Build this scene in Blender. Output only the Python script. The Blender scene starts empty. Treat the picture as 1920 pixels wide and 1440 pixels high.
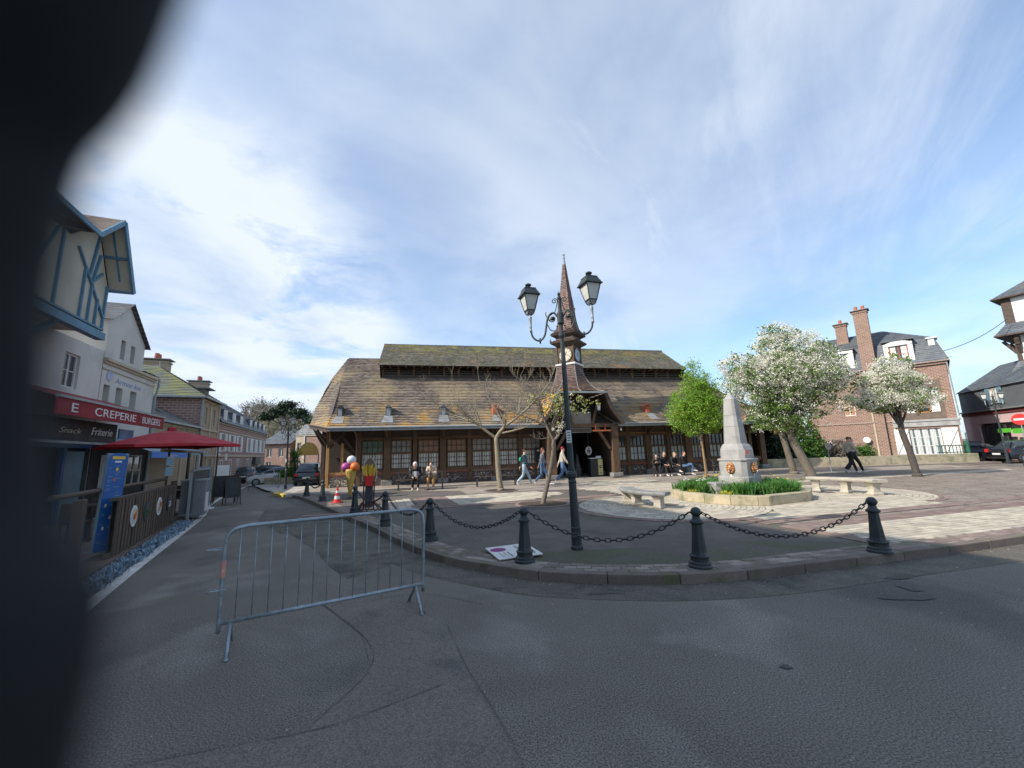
import bpy, bmesh, math, random
from math import sin, cos, pi, radians, sqrt, atan2
from mathutils import Vector, Matrix, Euler

scene = bpy.context.scene
COL = scene.collection

# ------------------------------------------------------------------ camera
EYE = Vector((0, 0, 1.7))
CAMROT = Matrix(((0.99954, 0.03049, 0.0), (0.00509, -0.1668, -0.98598), (-0.03006, 0.98552, -0.16688)))
cam_data = bpy.data.cameras.new('camera')
cam = bpy.data.objects.new('camera', cam_data)
COL.objects.link(cam)
cam.matrix_world = Matrix.Translation(EYE) @ CAMROT.to_4x4()
cam_data.lens = 14.06
cam_data.sensor_width = 36
cam_data.clip_start = 0.004
cam_data.clip_end = 2500
cam_data.dof.use_dof = True
cam_data.dof.focus_distance = 9.0
cam_data.dof.aperture_fstop = 3.2
scene.camera = cam

# ------------------------------------------------------------------ light
TOSUN = Vector((-0.90, -0.40, 0.0)).normalized()
ELEV = radians(37)
SUNV = Vector((TOSUN.x * cos(ELEV), TOSUN.y * cos(ELEV), sin(ELEV)))
sun_data = bpy.data.lights.new('sun', 'SUN')
sun_data.energy = 3.3
sun_data.angle = radians(0.6)
sun_data.color = (1.0, 0.93, 0.82)
sun = bpy.data.objects.new('sun', sun_data)
COL.objects.link(sun)
sun.location = (-40, -15, 40)
sun.rotation_euler = SUNV.to_track_quat('Z', 'Y').to_euler()

scene.view_settings.view_transform = 'Standard'
scene.view_settings.look = 'None'
scene.view_settings.exposure = 0.82
scene.view_settings.gamma = 1
scene.view_settings.use_curve_mapping = False
scene.cycles.max_bounces = 6
scene.cycles.transparent_max_bounces = 6

world = bpy.data.worlds.new('World')
scene.world = world
world.use_nodes = True
WN = world.node_tree.nodes; WL = world.node_tree.links
for n in list(WN): WN.remove(n)
def wn(t, **k):
    n = WN.new(t)
    for a, b in k.items(): setattr(n, a, b)
    return n
def wmath(op, a, b=None, c=None, clamp=False):
    n = wn('ShaderNodeMath', operation=op, use_clamp=clamp)
    for i, v in enumerate((a, b, c)):
        if v is None: continue
        if isinstance(v, (int, float)): n.inputs[i].default_value = v
        else: WL.new(v, n.inputs[i])
    return n.outputs[0]
out = wn('ShaderNodeOutputWorld'); bg = wn('ShaderNodeBackground')
bg.inputs['Strength'].default_value = 0.11
sky = wn('ShaderNodeTexSky', sky_type='NISHITA', sun_disc=False, sun_elevation=ELEV,
         sun_rotation=atan2(TOSUN.x, TOSUN.y), air_density=1.0, dust_density=1.0, ozone_density=1.6)
tc = wn('ShaderNodeTexCoord')
sep = wn('ShaderNodeSeparateXYZ'); WL.new(tc.outputs['Generated'], sep.inputs[0])
zz = wmath('MAXIMUM', wmath('ADD', sep.outputs[2], 0.12), 0.05)
comb = wn('ShaderNodeCombineXYZ')
WL.new(wmath('DIVIDE', sep.outputs[0], zz), comb.inputs[0])
WL.new(wmath('DIVIDE', sep.outputs[1], zz), comb.inputs[1])
def wnoise(scale, det, rot, stretch, dist=0.0, off=(0, 0, 0), rough=0.55):
    m0 = wn('ShaderNodeMapping'); m0.inputs['Rotation'].default_value = (0, 0, rot); WL.new(comb.outputs[0], m0.inputs[0])
    m = wn('ShaderNodeMapping')
    m.inputs['Scale'].default_value = stretch; m.inputs['Location'].default_value = off
    WL.new(m0.outputs[0], m.inputs[0])
    n = wn('ShaderNodeTexNoise'); n.inputs['Scale'].default_value = scale
    n.inputs['Detail'].default_value = det; n.inputs['Distortion'].default_value = dist
    n.inputs['Roughness'].default_value = rough
    WL.new(m.outputs[0], n.inputs['Vector'])
    return n.outputs['Fac']
def wramp(v, lo, hi):
    m = wn('ShaderNodeMapRange', interpolation_type='SMOOTHSTEP')
    WL.new(v, m.inputs[0]); m.inputs[1].default_value = lo; m.inputs[2].default_value = hi
    return m.outputs[0]
def wblob(d, r0, r1):          # 1 towards direction d, 0 beyond r1 (a cloud bank in that part of the sky)
    n = wn('ShaderNodeVectorMath', operation='DOT_PRODUCT'); WL.new(tc.outputs['Generated'], n.inputs[0])
    n.inputs[1].default_value = Vector(d).normalized()
    return wramp(n.outputs['Value'], cos(radians(r1)), cos(radians(r0)))
veil = wnoise(0.6, 6, -0.9, (0.6, 1, 1), 0.6, (3.1, 1.7, 0))
cirr = wnoise(0.9, 10, -1.05, (0.42, 1.7, 1), 0.9, (1.0, 4.0, 0), 0.62)
puff = wnoise(1.9, 10, 0.2, (1, 1, 1), 0.35, (0.4, 2.2, 0), 0.6)
bank = wblob((-1.0, 1.25, 0.5), 4, 26)
zen = wblob((0.05, 1.0, 1.1), 5, 48)
right = wblob((1.5, 1.0, 0.45), 10, 50)
# hole of deep blue left of centre
hole = wblob((-0.62, 1.0, 0.62), 0, 17)
hole2 = wblob((-0.28, 1.0, 0.62), 0, 14)
cov = wmath('MULTIPLY', wramp(veil, 0.3, 0.72), 0.38)
cov = wmath('MAXIMUM', cov, wmath('MULTIPLY', wramp(cirr, 0.40, 0.78), 0.48))
cov = wmath('ADD', cov, wmath('MULTIPLY', wmath('MULTIPLY', bank, wramp(puff, 0.30, 0.60)), 0.95))
cov = wmath('ADD', cov, wmath('MULTIPLY', zen, 0.14))
cov = wmath('SUBTRACT', cov, wmath('MULTIPLY', wmath('ADD', hole, hole2), 0.24))
low = wramp(sep.outputs[2], 0.26, 0.0)
cov = wmath('ADD', cov, wmath('MULTIPLY', low, 0.36))
cov = wmath('SUBTRACT', cov, wmath('MULTIPLY', right, 0.06))
cov = wmath('ADD', cov, 0.22)
cov = wmath('MINIMUM', wmath('MAXIMUM', cov, 0.0), 0.93)
# grey bellies where the cloud is thick
grey = wnoise(1.3, 6, 1.3, (1, 1, 1), 0.2, (7, 3, 0))
ccol = wn('ShaderNodeMix', data_type='RGBA')
WL.new(wramp(grey, 0.4, 0.7), ccol.inputs[0])
ccol.inputs[6].default_value = (4.7, 5.1, 5.7, 1); ccol.inputs[7].default_value = (3.1, 3.75, 4.8, 1)
tint = wn('ShaderNodeMix', data_type='RGBA', blend_type='MULTIPLY'); tint.inputs[0].default_value = 1
WL.new(sky.outputs[0], tint.inputs[6]); tint.inputs[7].default_value = (0.88, 1.09, 1.21, 1)
mx = wn('ShaderNodeMix', data_type='RGBA')
WL.new(cov, mx.inputs[0]); WL.new(tint.outputs[2], mx.inputs[6]); WL.new(ccol.outputs[2], mx.inputs[7])
WL.new(mx.outputs[2], bg.inputs[0]); WL.new(bg.outputs[0], out.inputs[0])

# ------------------------------------------------------------------ helpers
random.seed(7)
def tag(o, label=None, cat=None, group=None, kind=None):
    if label: o['label'] = label
    if cat: o['category'] = cat
    if group: o['group'] = group
    if kind: o['kind'] = kind
    return o
def thing(name, label, cat, loc=(0, 0, 0), rz=0.0, group=None):
    o = bpy.data.objects.new(name, None); COL.objects.link(o)
    o.empty_display_size = 0.2
    o.location = loc; o.rotation_euler = (0, 0, rz)
    return tag(o, label, cat, group)
def link(name, me, parent=None, loc=(0, 0, 0), rot=(0, 0, 0), scale=None):
    o = bpy.data.objects.new(name, me); COL.objects.link(o)
    o.parent = parent; o.location = loc; o.rotation_euler = rot
    if scale: o.scale = scale
    return o
KIDS = {}
def dup(root, loc, rz, label=None, scale=None):
    kids = {}
    for ob in COL.objects:
        if ob.parent: kids.setdefault(ob.parent.name, []).append(ob)
    def cp(o, par):
        c = o.copy(); COL.objects.link(c); c.parent = par
        for k in kids.get(o.name, []): cp(k, c)
        return c
    r = cp(root, None); r.location = loc; r.rotation_euler = (root.rotation_euler[0], root.rotation_euler[1], rz)
    if scale: r.scale = (scale,) * 3
    if label: r['label'] = label
    return r

class MB:
    def __init__(s): s.v = []; s.f = []; s.r = []; s.mi = []; s.cur = 0.0; s.m = 0; s.M = None
    def add(s, vs, fs):
        b = len(s.v)
        if s.M is not None: vs = [s.M @ Vector(p) for p in vs]
        s.v += [tuple(p) for p in vs]
        for f in fs: s.f.append(tuple(i + b for i in f)); s.r.append(s.cur); s.mi.append(s.m)
        return s
    def quad(s, a, b, c, d): return s.add([a, b, c, d], [(0, 1, 2, 3)])
    def poly(s, pts): return s.add(pts, [tuple(range(len(pts)))])
    def box(s, x0, x1, y0, y1, z0, z1):
        return s.add([(x0, y0, z0), (x1, y0, z0), (x1, y1, z0), (x0, y1, z0), (x0, y0, z1), (x1, y0, z1), (x1, y1, z1), (x0, y1, z1)],
                     [(3, 2, 1, 0), (4, 5, 6, 7), (0, 1, 5, 4), (1, 2, 6, 5), (2, 3, 7, 6), (3, 0, 4, 7)])
    def prism(s, pts, z0, z1):
        n = len(pts)
        return s.add([(x, y, z0) for x, y in pts] + [(x, y, z1) for x, y in pts],
                     [tuple(reversed(range(n))), tuple(range(n, 2 * n))] + [(i, (i + 1) % n, n + (i + 1) % n, n + i) for i in range(n)])
    def prismY(s, pts, y0, y1):     # outline in x,z pushed along y
        n = len(pts)
        return s.add([(x, y0, z) for x, z in pts] + [(x, y1, z) for x, z in pts],
                     [tuple(range(n)), tuple(reversed(range(n, 2 * n)))] + [((i + 1) % n, i, n + i, n + (i + 1) % n) for i in range(n)])
    def beam(s, a, b, w, h=None, up=(0, 0, 1)):
        a = Vector(a); b = Vector(b); h = h or w; d = (b - a).normalized(); u = Vector(up)
        if abs(d.dot(u)) > 0.98: u = Vector((0, 1, 0)) if abs(d.y) < .9 else Vector((1, 0, 0))
        x = d.cross(u).normalized() * (w / 2); y = x.cross(d).normalized() * (h / 2)
        vs = [a - x - y, a + x - y, a + x + y, a - x + y, b - x - y, b + x - y, b + x + y, b - x + y]
        return s.add(vs, [(0, 1, 2, 3), (7, 6, 5, 4), (1, 0, 4, 5), (2, 1, 5, 6), (3, 2, 6, 7), (0, 3, 7, 4)])
    def tube(s, pts, r, n=8, cap=True):
        pts = [Vector(p) for p in pts]; k = len(pts)
        rs = r if isinstance(r, (list, tuple)) else [r] * k
        vs = []; ref = None
        for i, p in enumerate(pts):
            d = (pts[min(i + 1, k - 1)] - pts[max(i - 1, 0)])
            if d.length < 1e-9: d = Vector((0, 0, 1))
            d.normalize()
            if ref is None: ref = Vector((1, 0, 0)) if abs(d.x) < .9 else Vector((0, 1, 0))
            a = d.cross(ref); a.normalize(); b = d.cross(a); ref = -b if False else ref - d * ref.dot(d)
            if ref.length < 1e-4: ref = b.copy()
            ref.normalize()
            for j in range(n):
                t = 2 * pi * j / n
                vs.append(p + (a * cos(t) + b * sin(t)) * rs[i])
        fs = [(i * n + j, i * n + (j + 1) % n, (i + 1) * n + (j + 1) % n, (i + 1) * n + j) for i in range(k - 1) for j in range(n)]
        if cap: fs += [tuple(reversed(range(n))), tuple(range((k - 1) * n, k * n))]
        return s.add(vs, fs)
    def loft(s, rings, cap=True, close=True):
        n = len(rings[0]); vs = [p for r in rings for p in r]; fs = []
        for i in range(len(rings) - 1):
            for j in range(n if close else n - 1):
                fs.append((i * n + j, i * n + (j + 1) % n, (i + 1) * n + (j + 1) % n, (i + 1) * n + j))
        if cap: fs += [tuple(reversed(range(n))), tuple(range((len(rings) - 1) * n, len(rings) * n))]
        return s.add(vs, fs)
    def lathe(s, prof, n=16, c=(0, 0, 0), sx=1, sy=1, flat=0):
        rings = [[(c[0] + r * cos(2 * pi * (j + flat) / n) * sx, c[1] + r * sin(2 * pi * (j + flat) / n) * sy, c[2] + z) for j in range(n)] for r, z in prof]
        return s.loft(rings)
    def ball(s, c, r, n=10, m=6, sc=(1, 1, 1)):
        return s.lathe([(max(r * sin(pi * i / m), 1e-4) , -r * cos(pi * i / m) * sc[2]) for i in range(m + 1)], n, c, sc[0], sc[1])
    def build(s, name, mat, parent=None, loc=(0, 0, 0), rot=(0, 0, 0), smooth=False, kind=None, bevel=0):
        me = bpy.data.meshes.new(name); me.from_pydata(s.v, [], s.f)
        for m in (mat if isinstance(mat, (list, tuple)) else [mat]): me.materials.append(m)
        if any(s.mi): me.polygons.foreach_set('material_index', s.mi)
        if any(s.r):
            a = me.attributes.new('rnd', 'FLOAT', 'FACE'); a.data.foreach_set('value', s.r)
        if smooth: me.polygons.foreach_set('use_smooth', [True] * len(me.polygons))
        me.update()
        o = link(name, me, parent, loc, rot)
        if kind: o['kind'] = kind
        if bevel:
            b = o.modifiers.new('edge', 'BEVEL'); b.width = bevel; b.segments = 2; b.limit_method = 'ANGLE'; b.angle_limit = radians(40)
        if smooth == 'auto': pass
        return o

def catmull(pts, k=6):
    pts = [Vector(p) for p in pts]; P_ = [pts[0] * 2 - pts[1]] + pts + [pts[-1] * 2 - pts[-2]]; res = []
    for i in range(1, len(P_) - 2):
        a, b, c, d = P_[i - 1:i + 3]
        for j in range(k):
            t = j / k
            res.append(0.5 * ((2 * b) + (-a + c) * t + (2 * a - 5 * b + 4 * c - d) * t * t + (-a + 3 * b - 3 * c + d) * t ** 3))
    res.append(pts[-1]); return res

# ------------------------------------------------------------------ materials
def mat(name, c, c2=None, scale=3.0, rough=0.8, metal=0.0, rnd=0.0, bump=0.0, bscale=40.0, stains=(), brick=None,
        local=False, hsv=None, spec=None, emit=0, stretch=None, fine=0.0, fscale=120.0, trans=0.0, bdist=0.02, rcol=None):
    m = bpy.data.materials.new(name); m.use_nodes = True
    N = m.node_tree.nodes; L = m.node_tree.links; B = N['Principled BSDF']
    def new(t, **k):
        n = N.new(t)
        for a, b in k.items(): setattr(n, a, b)
        return n
    if local: src = new('ShaderNodeTexCoord').outputs['Object']
    else: src = new('ShaderNodeNewGeometry').outputs['Position']
    if stretch:
        mp = new('ShaderNodeMapping'); mp.inputs['Scale'].default_value = stretch; L.new(src, mp.inputs[0]); vec = mp.outputs[0]
    else: vec = src
    def noise(sc, det=4, d=0.0, v=None, off=None):
        n = new('ShaderNodeTexNoise'); n.inputs['Scale'].default_value = sc; n.inputs['Detail'].default_value = det
        n.inputs['Distortion'].default_value = d
        vv = v or vec
        if off:
            mp = new('ShaderNodeMapping'); mp.inputs['Location'].default_value = off; L.new(vv, mp.inputs[0]); vv = mp.outputs[0]
        L.new(vv, n.inputs['Vector']); return n.outputs['Fac']
    def rng(v, a, b, c_=0, d_=1):
        r = new('ShaderNodeMapRange', interpolation_type='SMOOTHSTEP'); L.new(v, r.inputs[0])
        for i, q in enumerate((a, b, c_, d_)): r.inputs[i + 1].default_value = q
        return r.outputs[0]
    def mix(f, a, b, bt='MIX'):
        x = new('ShaderNodeMix', data_type='RGBA', blend_type=bt)
        if isinstance(f, (int, float)): x.inputs[0].default_value = f
        else: L.new(f, x.inputs[0])
        for i, q in ((6, a), (7, b)):
            if isinstance(q, tuple): x.inputs[i].default_value = (*q[:3], 1)
            else: L.new(q, x.inputs[i])
        return x.outputs[2]
    col = tuple(c)
    if c2: col = mix(rng(noise(scale, 6, .3), .32, .68), tuple(c), tuple(c2))
    hgt = None
    if brick:
        sx, sz, mortar, mcol, cb = brick     # brick length, height, joint, joint colour, second brick colour
        sp = new('ShaderNodeSeparateXYZ'); tcx = new('ShaderNodeTexCoord'); L.new(tcx.outputs['Object'], sp.inputs[0])
        ad = new('ShaderNodeMath', operation='ADD'); L.new(sp.outputs[0], ad.inputs[0]); L.new(sp.outputs[1], ad.inputs[1])
        cm = new('ShaderNodeCombineXYZ'); L.new(ad.outputs[0], cm.inputs[0]); L.new(sp.outputs[2], cm.inputs[1])
        bt = new('ShaderNodeTexBrick'); L.new(cm.outputs[0], bt.inputs['Vector'])
        bt.inputs['Scale'].default_value = 1; bt.inputs['Brick Width'].default_value = sx; bt.inputs['Row Height'].default_value = sz
        bt.inputs['Mortar Size'].default_value = mortar; bt.inputs['Mortar Smooth'].default_value = .2
        bt.inputs['Mortar'].default_value = (*mcol, 1); bt.inputs['Color2'].default_value = (*cb, 1)
        if isinstance(col, tuple): bt.inputs['Color1'].default_value = (*col[:3], 1)
        else: L.new(col, bt.inputs['Color1'])
        bt.inputs['Bias'].default_value = -0.1
        col = bt.outputs['Color']; hgt = bt.outputs['Fac']
    if rnd or rcol:
        at = new('ShaderNodeAttribute', attribute_name='rnd'); oi = new('ShaderNodeObjectInfo')
        ad = new('ShaderNodeMath', operation='ADD'); L.new(at.outputs['Fac'], ad.inputs[0]); L.new(oi.outputs['Random'], ad.inputs[1])
        fr = new('ShaderNodeMath', operation='FRACT'); L.new(ad.outputs[0], fr.inputs[0])
        if rcol: col = mix(rng(fr.outputs[0], .55, .95), col, rcol)
        x = new('ShaderNodeMath', operation='MULTIPLY'); L.new(fr.outputs[0], x.inputs[0]); x.inputs[1].default_value = 7.31
        fr2 = new('ShaderNodeMath', operation='FRACT'); L.new(x.outputs[0], fr2.inputs[0])
        cmb = new('ShaderNodeCombineColor'); v = rng(fr2.outputs[0], 0, 1, 1 - rnd, 1 + rnd)
        for i in range(3): L.new(v, cmb.inputs[i])
        col = mix(1.0, col, cmb.outputs[0], 'MULTIPLY')
    for st in stains:
        sc, sa, lo, hi, off = st[1:6]
        f = rng(noise(sc, 6, .4, src, (off, off * .7, off * .3)), lo, hi, 0, sa)
        if len(st) > 6:      # limited to a height span
            spz = new('ShaderNodeSeparateXYZ'); L.new(src, spz.inputs[0])
            g = rng(spz.outputs[2], st[6], st[7], 0, 1) if st[6] < st[7] else rng(spz.outputs[2], st[7], st[6], 1, 0)
            mm = new('ShaderNodeMath', operation='MULTIPLY'); L.new(f, mm.inputs[0]); L.new(g, mm.inputs[1]); f = mm.outputs[0]
        col = mix(f, col, tuple(st[0]))
    if fine:
        nz = noise(fscale, 2, 0, src)
        cmb = new('ShaderNodeCombineColor'); v = rng(nz, .25, .75, 1 - fine, 1 + fine)
        for i in range(3): L.new(v, cmb.inputs[i])
        col = mix(1.0, col, cmb.outputs[0], 'MULTIPLY')
    if isinstance(col, tuple): B.inputs['Base Color'].default_value = (*col[:3], 1)
    else: L.new(col, B.inputs['Base Color'])
    if c2 or stains:
        L.new(rng(noise(scale * 2, 3, 0, src), .3, .7, max(rough - .08, .02), min(rough + .08, 1)), B.inputs['Roughness'])
    else: B.inputs['Roughness'].default_value = rough
    B.inputs['Metallic'].default_value = metal
    if spec is not None: B.inputs['Specular IOR Level'].default_value = spec
    if trans: B.inputs['Transmission Weight'].default_value = trans
    if emit:
        B.inputs['Emission Strength'].default_value = emit; B.inputs['Emission Color'].default_value = (*c[:3], 1)
    if bump:
        bp = new('ShaderNodeBump'); bp.inputs['Strength'].default_value = bump; bp.inputs['Distance'].default_value = bdist
        h = noise(bscale, 5)
        if hgt is not None:
            s_ = new('ShaderNodeMath', operation='MULTIPLY_ADD'); L.new(hgt, s_.inputs[0]); s_.inputs[1].default_value = -1.0; L.new(h, s_.inputs[2]); h = s_.outputs[0]
        L.new(h, bp.inputs['Height']); L.new(bp.outputs[0], B.inputs['Normal'])
    return m

M = {}
M['road'] = mat('asphalt_road', (.130, .113, .096), (.162, .143, .121), .7, .9, bump=.18, bscale=130, fine=.66, fscale=85,
                stains=[((.25, .225, .195), .8, .7, .53, .74, 3), ((.07, .064, .058), .6, .75, .53, .72, 9), ((.34, .33, .31), 95, .85, .665, .72, 1)], bdist=.012)
M['road_patch'] = mat('asphalt_patch', (.148, .128, .108), (.165, .144, .122), 1.3, .88, bump=.3, bscale=120, fine=.42, fscale=95,
                      stains=[((.075, .070, .066), 1.4, .7, .52, .7, 5), ((.30, .29, .27), 90, .8, .68, .73, 1)], bdist=.008)
M['road_gutter'] = mat('asphalt_gutter', (.125, .108, .088), (.095, .085, .07), 2.2, .9, bump=.4, bscale=80, fine=.5, fscale=70,
                       stains=[((.04, .045, .028), 2.0, .7, .52, .68, 2)], bdist=.012)
M['plaza'] = mat('asphalt_plaza', (.125, .105, .088), (.100, .085, .072), 1.1, .9, bump=.3, bscale=95, fine=.36, fscale=85,
                 stains=[((.075, .076, .044), .55, .6, .52, .68, 11), ((.05, .047, .045), 1.4, .5, .55, .7, 4)], bdist=.01)
M['mosspatch'] = mat('asphalt_moss', (.080, .080, .042), (.10, .088, .075), 1.6, .95, bump=.4, bscale=60, fine=.3, fscale=90)
M['sand'] = mat('joint_sand', (.12, .105, .085), (.07, .065, .05), 6, .95, fine=.3)
M['paver'] = mat('pale_paver', (.48, .42, .325), (.40, .35, .275), 2.5, .85, rnd=.16, bump=.2, bscale=60, fine=.1, fscale=60,
                 stains=[((.27, .25, .21), .9, .55, .55, .75, 3)], bdist=.004)
M['redpaver'] = mat('red_paver', (.20, .135, .112), (.23, .165, .138), 2.0, .85, rnd=.16, bump=.25, bscale=60, fine=.15, fscale=60,
                    stains=[((.14, .12, .09), 1.3, .6, .52, .72, 8)], bdist=.004)
M['edgebrick'] = mat('edge_brick', (.20, .158, .132), (.25, .205, .172), 3.0, .88, rnd=.32, bump=.4, bscale=50, fine=.18, fscale=70,
                     stains=[((.12, .125, .06), 2.2, .7, .52, .68, 1)], bdist=.006)
M['kerb'] = mat('kerb_stone', (.175, .135, .113), (.145, .115, .096), 2.0, .88, rnd=.16, bump=.4, bscale=40, fine=.18, fscale=60,
                stains=[((.10, .105, .045), 2.6, .75, .50, .66, 6), ((.10, .08, .065), 3, .5, .55, .7, 2)], bdist=.008)
M['brickfield'] = mat('brick_paving', (.19, .150, .120), (.245, .205, .165), 1.2, .9, bump=.5, bscale=28, fine=.35, fscale=26,
                      stains=[((.11, .085, .07), 3.2, .6, .5, .66, 4), ((.30, .25, .20), 5.2, .6, .56, .7, 14)], bdist=.02)
M['slab'] = mat('pavement_slab', (.26, .215, .175), (.32, .27, .22), 1.2, .88, bump=.3, bscale=40, fine=.2, fscale=40,
                stains=[((.17, .13, .11), .8, .7, .5, .66, 2)], bdist=.01)
M['concrete'] = mat('pale_concrete', (.46, .43, .38), (.38, .355, .31), 1.5, .88, bump=.25, bscale=40, fine=.15, stains=[((.24, .22, .19), 1.6, .6, .52, .7, 2)], bdist=.01)
M['white_line'] = mat('road_paint', (.62, .60, .56), (.50, .48, .45), 4, .7, fine=.15, fscale=60, stains=[((.15, .15, .15), 9, .7, .58, .72, 2)])
M['yellow_paint'] = mat('yellow_paint', (.62, .47, .06), (.5, .38, .06), 5, .7, stains=[((.2, .17, .1), 9, .6, .55, .7, 2)])
M['iron'] = mat('dark_green_iron', (.022, .030, .033), (.030, .038, .040), 6, .48, metal=.0, bump=.12, bscale=50, fine=.1, stains=[((.055, .055, .05), 5, .5, .58, .75, 3)], bdist=.004, spec=.5)
M['chain'] = mat('black_iron', (.018, .018, .022), (.035, .028, .026), 20, .5, spec=.5)
M['galv'] = mat('galvanised_steel', (.34, .40, .43), (.24, .29, .32), 9, .42, metal=.55, bump=.1, bscale=60, stains=[((.15, .17, .17), 14, .6, .55, .7, 1), ((.55, .6, .62), 22, .5, .6, .7, 5)], bdist=.003)
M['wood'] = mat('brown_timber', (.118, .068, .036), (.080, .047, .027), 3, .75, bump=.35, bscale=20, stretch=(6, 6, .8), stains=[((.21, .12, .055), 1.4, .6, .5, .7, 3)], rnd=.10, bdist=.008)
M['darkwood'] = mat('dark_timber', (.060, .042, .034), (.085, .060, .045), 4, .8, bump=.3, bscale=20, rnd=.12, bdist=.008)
M['sunwood'] = mat('sunlit_honey_timber', (.42, .24, .085), (.33, .18, .065), 3, .7, bump=.3, bscale=20, stretch=(6, 6, .8), rnd=.1, bdist=.008)  # sunlight on the loggia timber sits in this colour; stake and shed reuse it
M['sillred'] = mat('red_sill', (.25, .085, .055), (.18, .06, .045), 3, .75, bump=.2, bscale=30, stains=[((.11, .07, .05), 3, .6, .5, .7, 3)])
M['tile'] = mat('weathered_roof_tile', (.215, .170, .132), (.150, .122, .103), .5, .85, rnd=.22, bump=.3, bscale=30, fine=.15, fscale=30,
                stains=[((.36, .28, .17), .42, .7, .44, .62, 3), ((.46, .26, .06), .8, .75, .50, .64, 8, 5.2, 3.3), ((.42, .25, .07), 1.4, .5, .55, .7, 18, 5.2, 3.0), ((.25, .21, .17), 1.6, .5, .53, .7, 9)], bdist=.01)
M['mosstile'] = mat('mossy_roof_tile', (.185, .165, .125), (.14, .13, .105), .7, .88, rnd=.2, bump=.3, bscale=30, fine=.18, fscale=30,
                    stains=[((.31, .27, .075), 1.4, .85, .38, .64, 5, 8.0, 9.3), ((.33, .19, .08), 1.1, .7, .56, .7, 2), ((.12, .125, .05), 1.3, .5, .5, .66, 14)], bdist=.01)
M['towertile'] = mat('brown_roof_tile', (.155, .095, .078), (.12, .085, .075), .9, .82, rnd=.25, bump=.25, bscale=30,
                     stains=[((.48, .27, .04), 1.6, .95, .42, .58, 3, 5.5, 4.9)], bdist=.01)
M['spiretile'] = mat('red_spire_tile', (.20, .125, .105), (.15, .10, .088), 1.5, .8, rnd=.3, bump=.25, bscale=30, stains=[((.11, .085, .075), 1.4, .6, .5, .68, 3)], bdist=.01)
M['slate'] = mat('grey_slate', (.085, .095, .110), (.11, .12, .135), 1.0, .6, rnd=.16, bump=.2, bscale=15, fine=.12, fscale=12,
                 stains=[((.16, .155, .12), .7, .6, .52, .7, 3)], bdist=.01)
M['slatewall'] = mat('slate_hung_wall', (.115, .13, .14), (.14, .15, .16), 1.2, .65, brick=(.22, .12, .008, (.06, .065, .07), (.15, .16, .17)), bump=.3, bscale=20)
M['mossslate'] = mat('mossy_slate', (.13, .14, .12), (.11, .12, .13), .9, .75, rnd=.12, bump=.2, bscale=15, stains=[((.19, .20, .07), .9, .8, .42, .62, 6)], bdist=.01)
M['brick'] = mat('brick_wall', (.165, .075, .054), (.22, .105, .078), 1.4, .85, brick=(.26, .105, .017, (.34, .28, .22), (.27, .14, .10)), bump=.5, bscale=40, fine=.12, stains=[((.38, .30, .22), .55, .4, .54, .72, 3)], bdist=.012)
M['brick_far'] = mat('brick_wall_far', (.20, .095, .075), (.26, .13, .10), .8, .85, brick=(.34, .14, .02, (.36, .31, .26), (.28, .15, .115)), stains=[((.2, .13, .1), .4, .5, .5, .7, 7)])
M['tanbrick'] = mat('tan_brick_wall', (.33, .25, .165), (.27, .21, .15), .9, .85, brick=(.24, .085, .012, (.40, .35, .27), (.36, .27, .19)), bump=.3, bscale=40)
M['stone_trim'] = mat('pale_stone', (.50, .43, .31), (.42, .36, .27), 1.5, .85, bump=.2, bscale=30, stains=[((.28, .24, .18), 1.2, .5, .55, .7, 3)], bdist=.01)
M['plinthdark'] = mat('brown_pebbledash', (.125, .090, .078), (.085, .068, .062), 3, .9, bump=.7, bscale=18, fine=.3, fscale=14, stains=[((.055, .05, .05), 1.4, .6, .5, .68, 3)], bdist=.03)
M['flint'] = mat('flint_stone', (.52, .45, .36), (.38, .33, .27), 8, .8, rnd=.35, rcol=(.10, .085, .075), bump=.4, bscale=30, bdist=.01)
M['mortar'] = mat('brown_mortar', (.17, .125, .095), (.13, .10, .08), 4, .92, bump=.4, bscale=30)
M['concblock'] = mat('grey_concrete_block', (.20, .19, .18), (.27, .26, .24), 4, .9, bump=.4, bscale=20, stains=[((.12, .115, .11), 2, .6, .5, .7, 5)])
M['granite'] = mat('grey_granite', (.30, .29, .275), (.36, .35, .33), 5, .8, bump=.2, bscale=60, fine=.16, fscale=70, stains=[((.19, .185, .18), 1.6, .6, .5, .7, 3), ((.42, .38, .28), 2.4, .4, .6, .75, 9)], bdist=.006)
M['benchtop'] = mat('weathered_bench_stone', (.27, .265, .25), (.20, .20, .19), 4, .85, bump=.3, bscale=40, fine=.2, stains=[((.13, .135, .12), 4, .7, .5, .66, 3)], bdist=.006)
M['benchstone'] = mat('cream_bench_stone', (.47, .42, .34), (.38, .34, .28), 4, .85, bump=.3, bscale=40, fine=.15, stains=[((.22, .20, .15), 3, .6, .52, .7, 3)], bdist=.008)
M['basin'] = mat('basin_stone', (.46, .39, .26), (.36, .31, .21), 2.5, .85, bump=.4, bscale=30, fine=.15, stains=[((.20, .20, .11), 2.4, .75, .48, .66, 3), ((.16, .13, .08), 5, .5, .56, .7, 7)], bdist=.01)
M['bronze'] = mat('copper_lion', (.55, .25, .10), (.36, .16, .07), 20, .45, metal=.4)
M['soil'] = mat('soil', (.05, .035, .022), (.07, .05, .03), 6, .95, bump=.5, bscale=30)
M['glass'] = mat('window_glass', (.045, .055, .065), (.03, .04, .05), .6, .06, spec=.8)
M['glasspale'] = mat('window_glass_pale', (.16, .18, .19), (.10, .12, .13), .8, .1, spec=.8)
M['lampglass'] = mat('frosted_lamp_glass', (.62, .62, .57), (.55, .55, .50), 4, .35, spec=.5)
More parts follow.
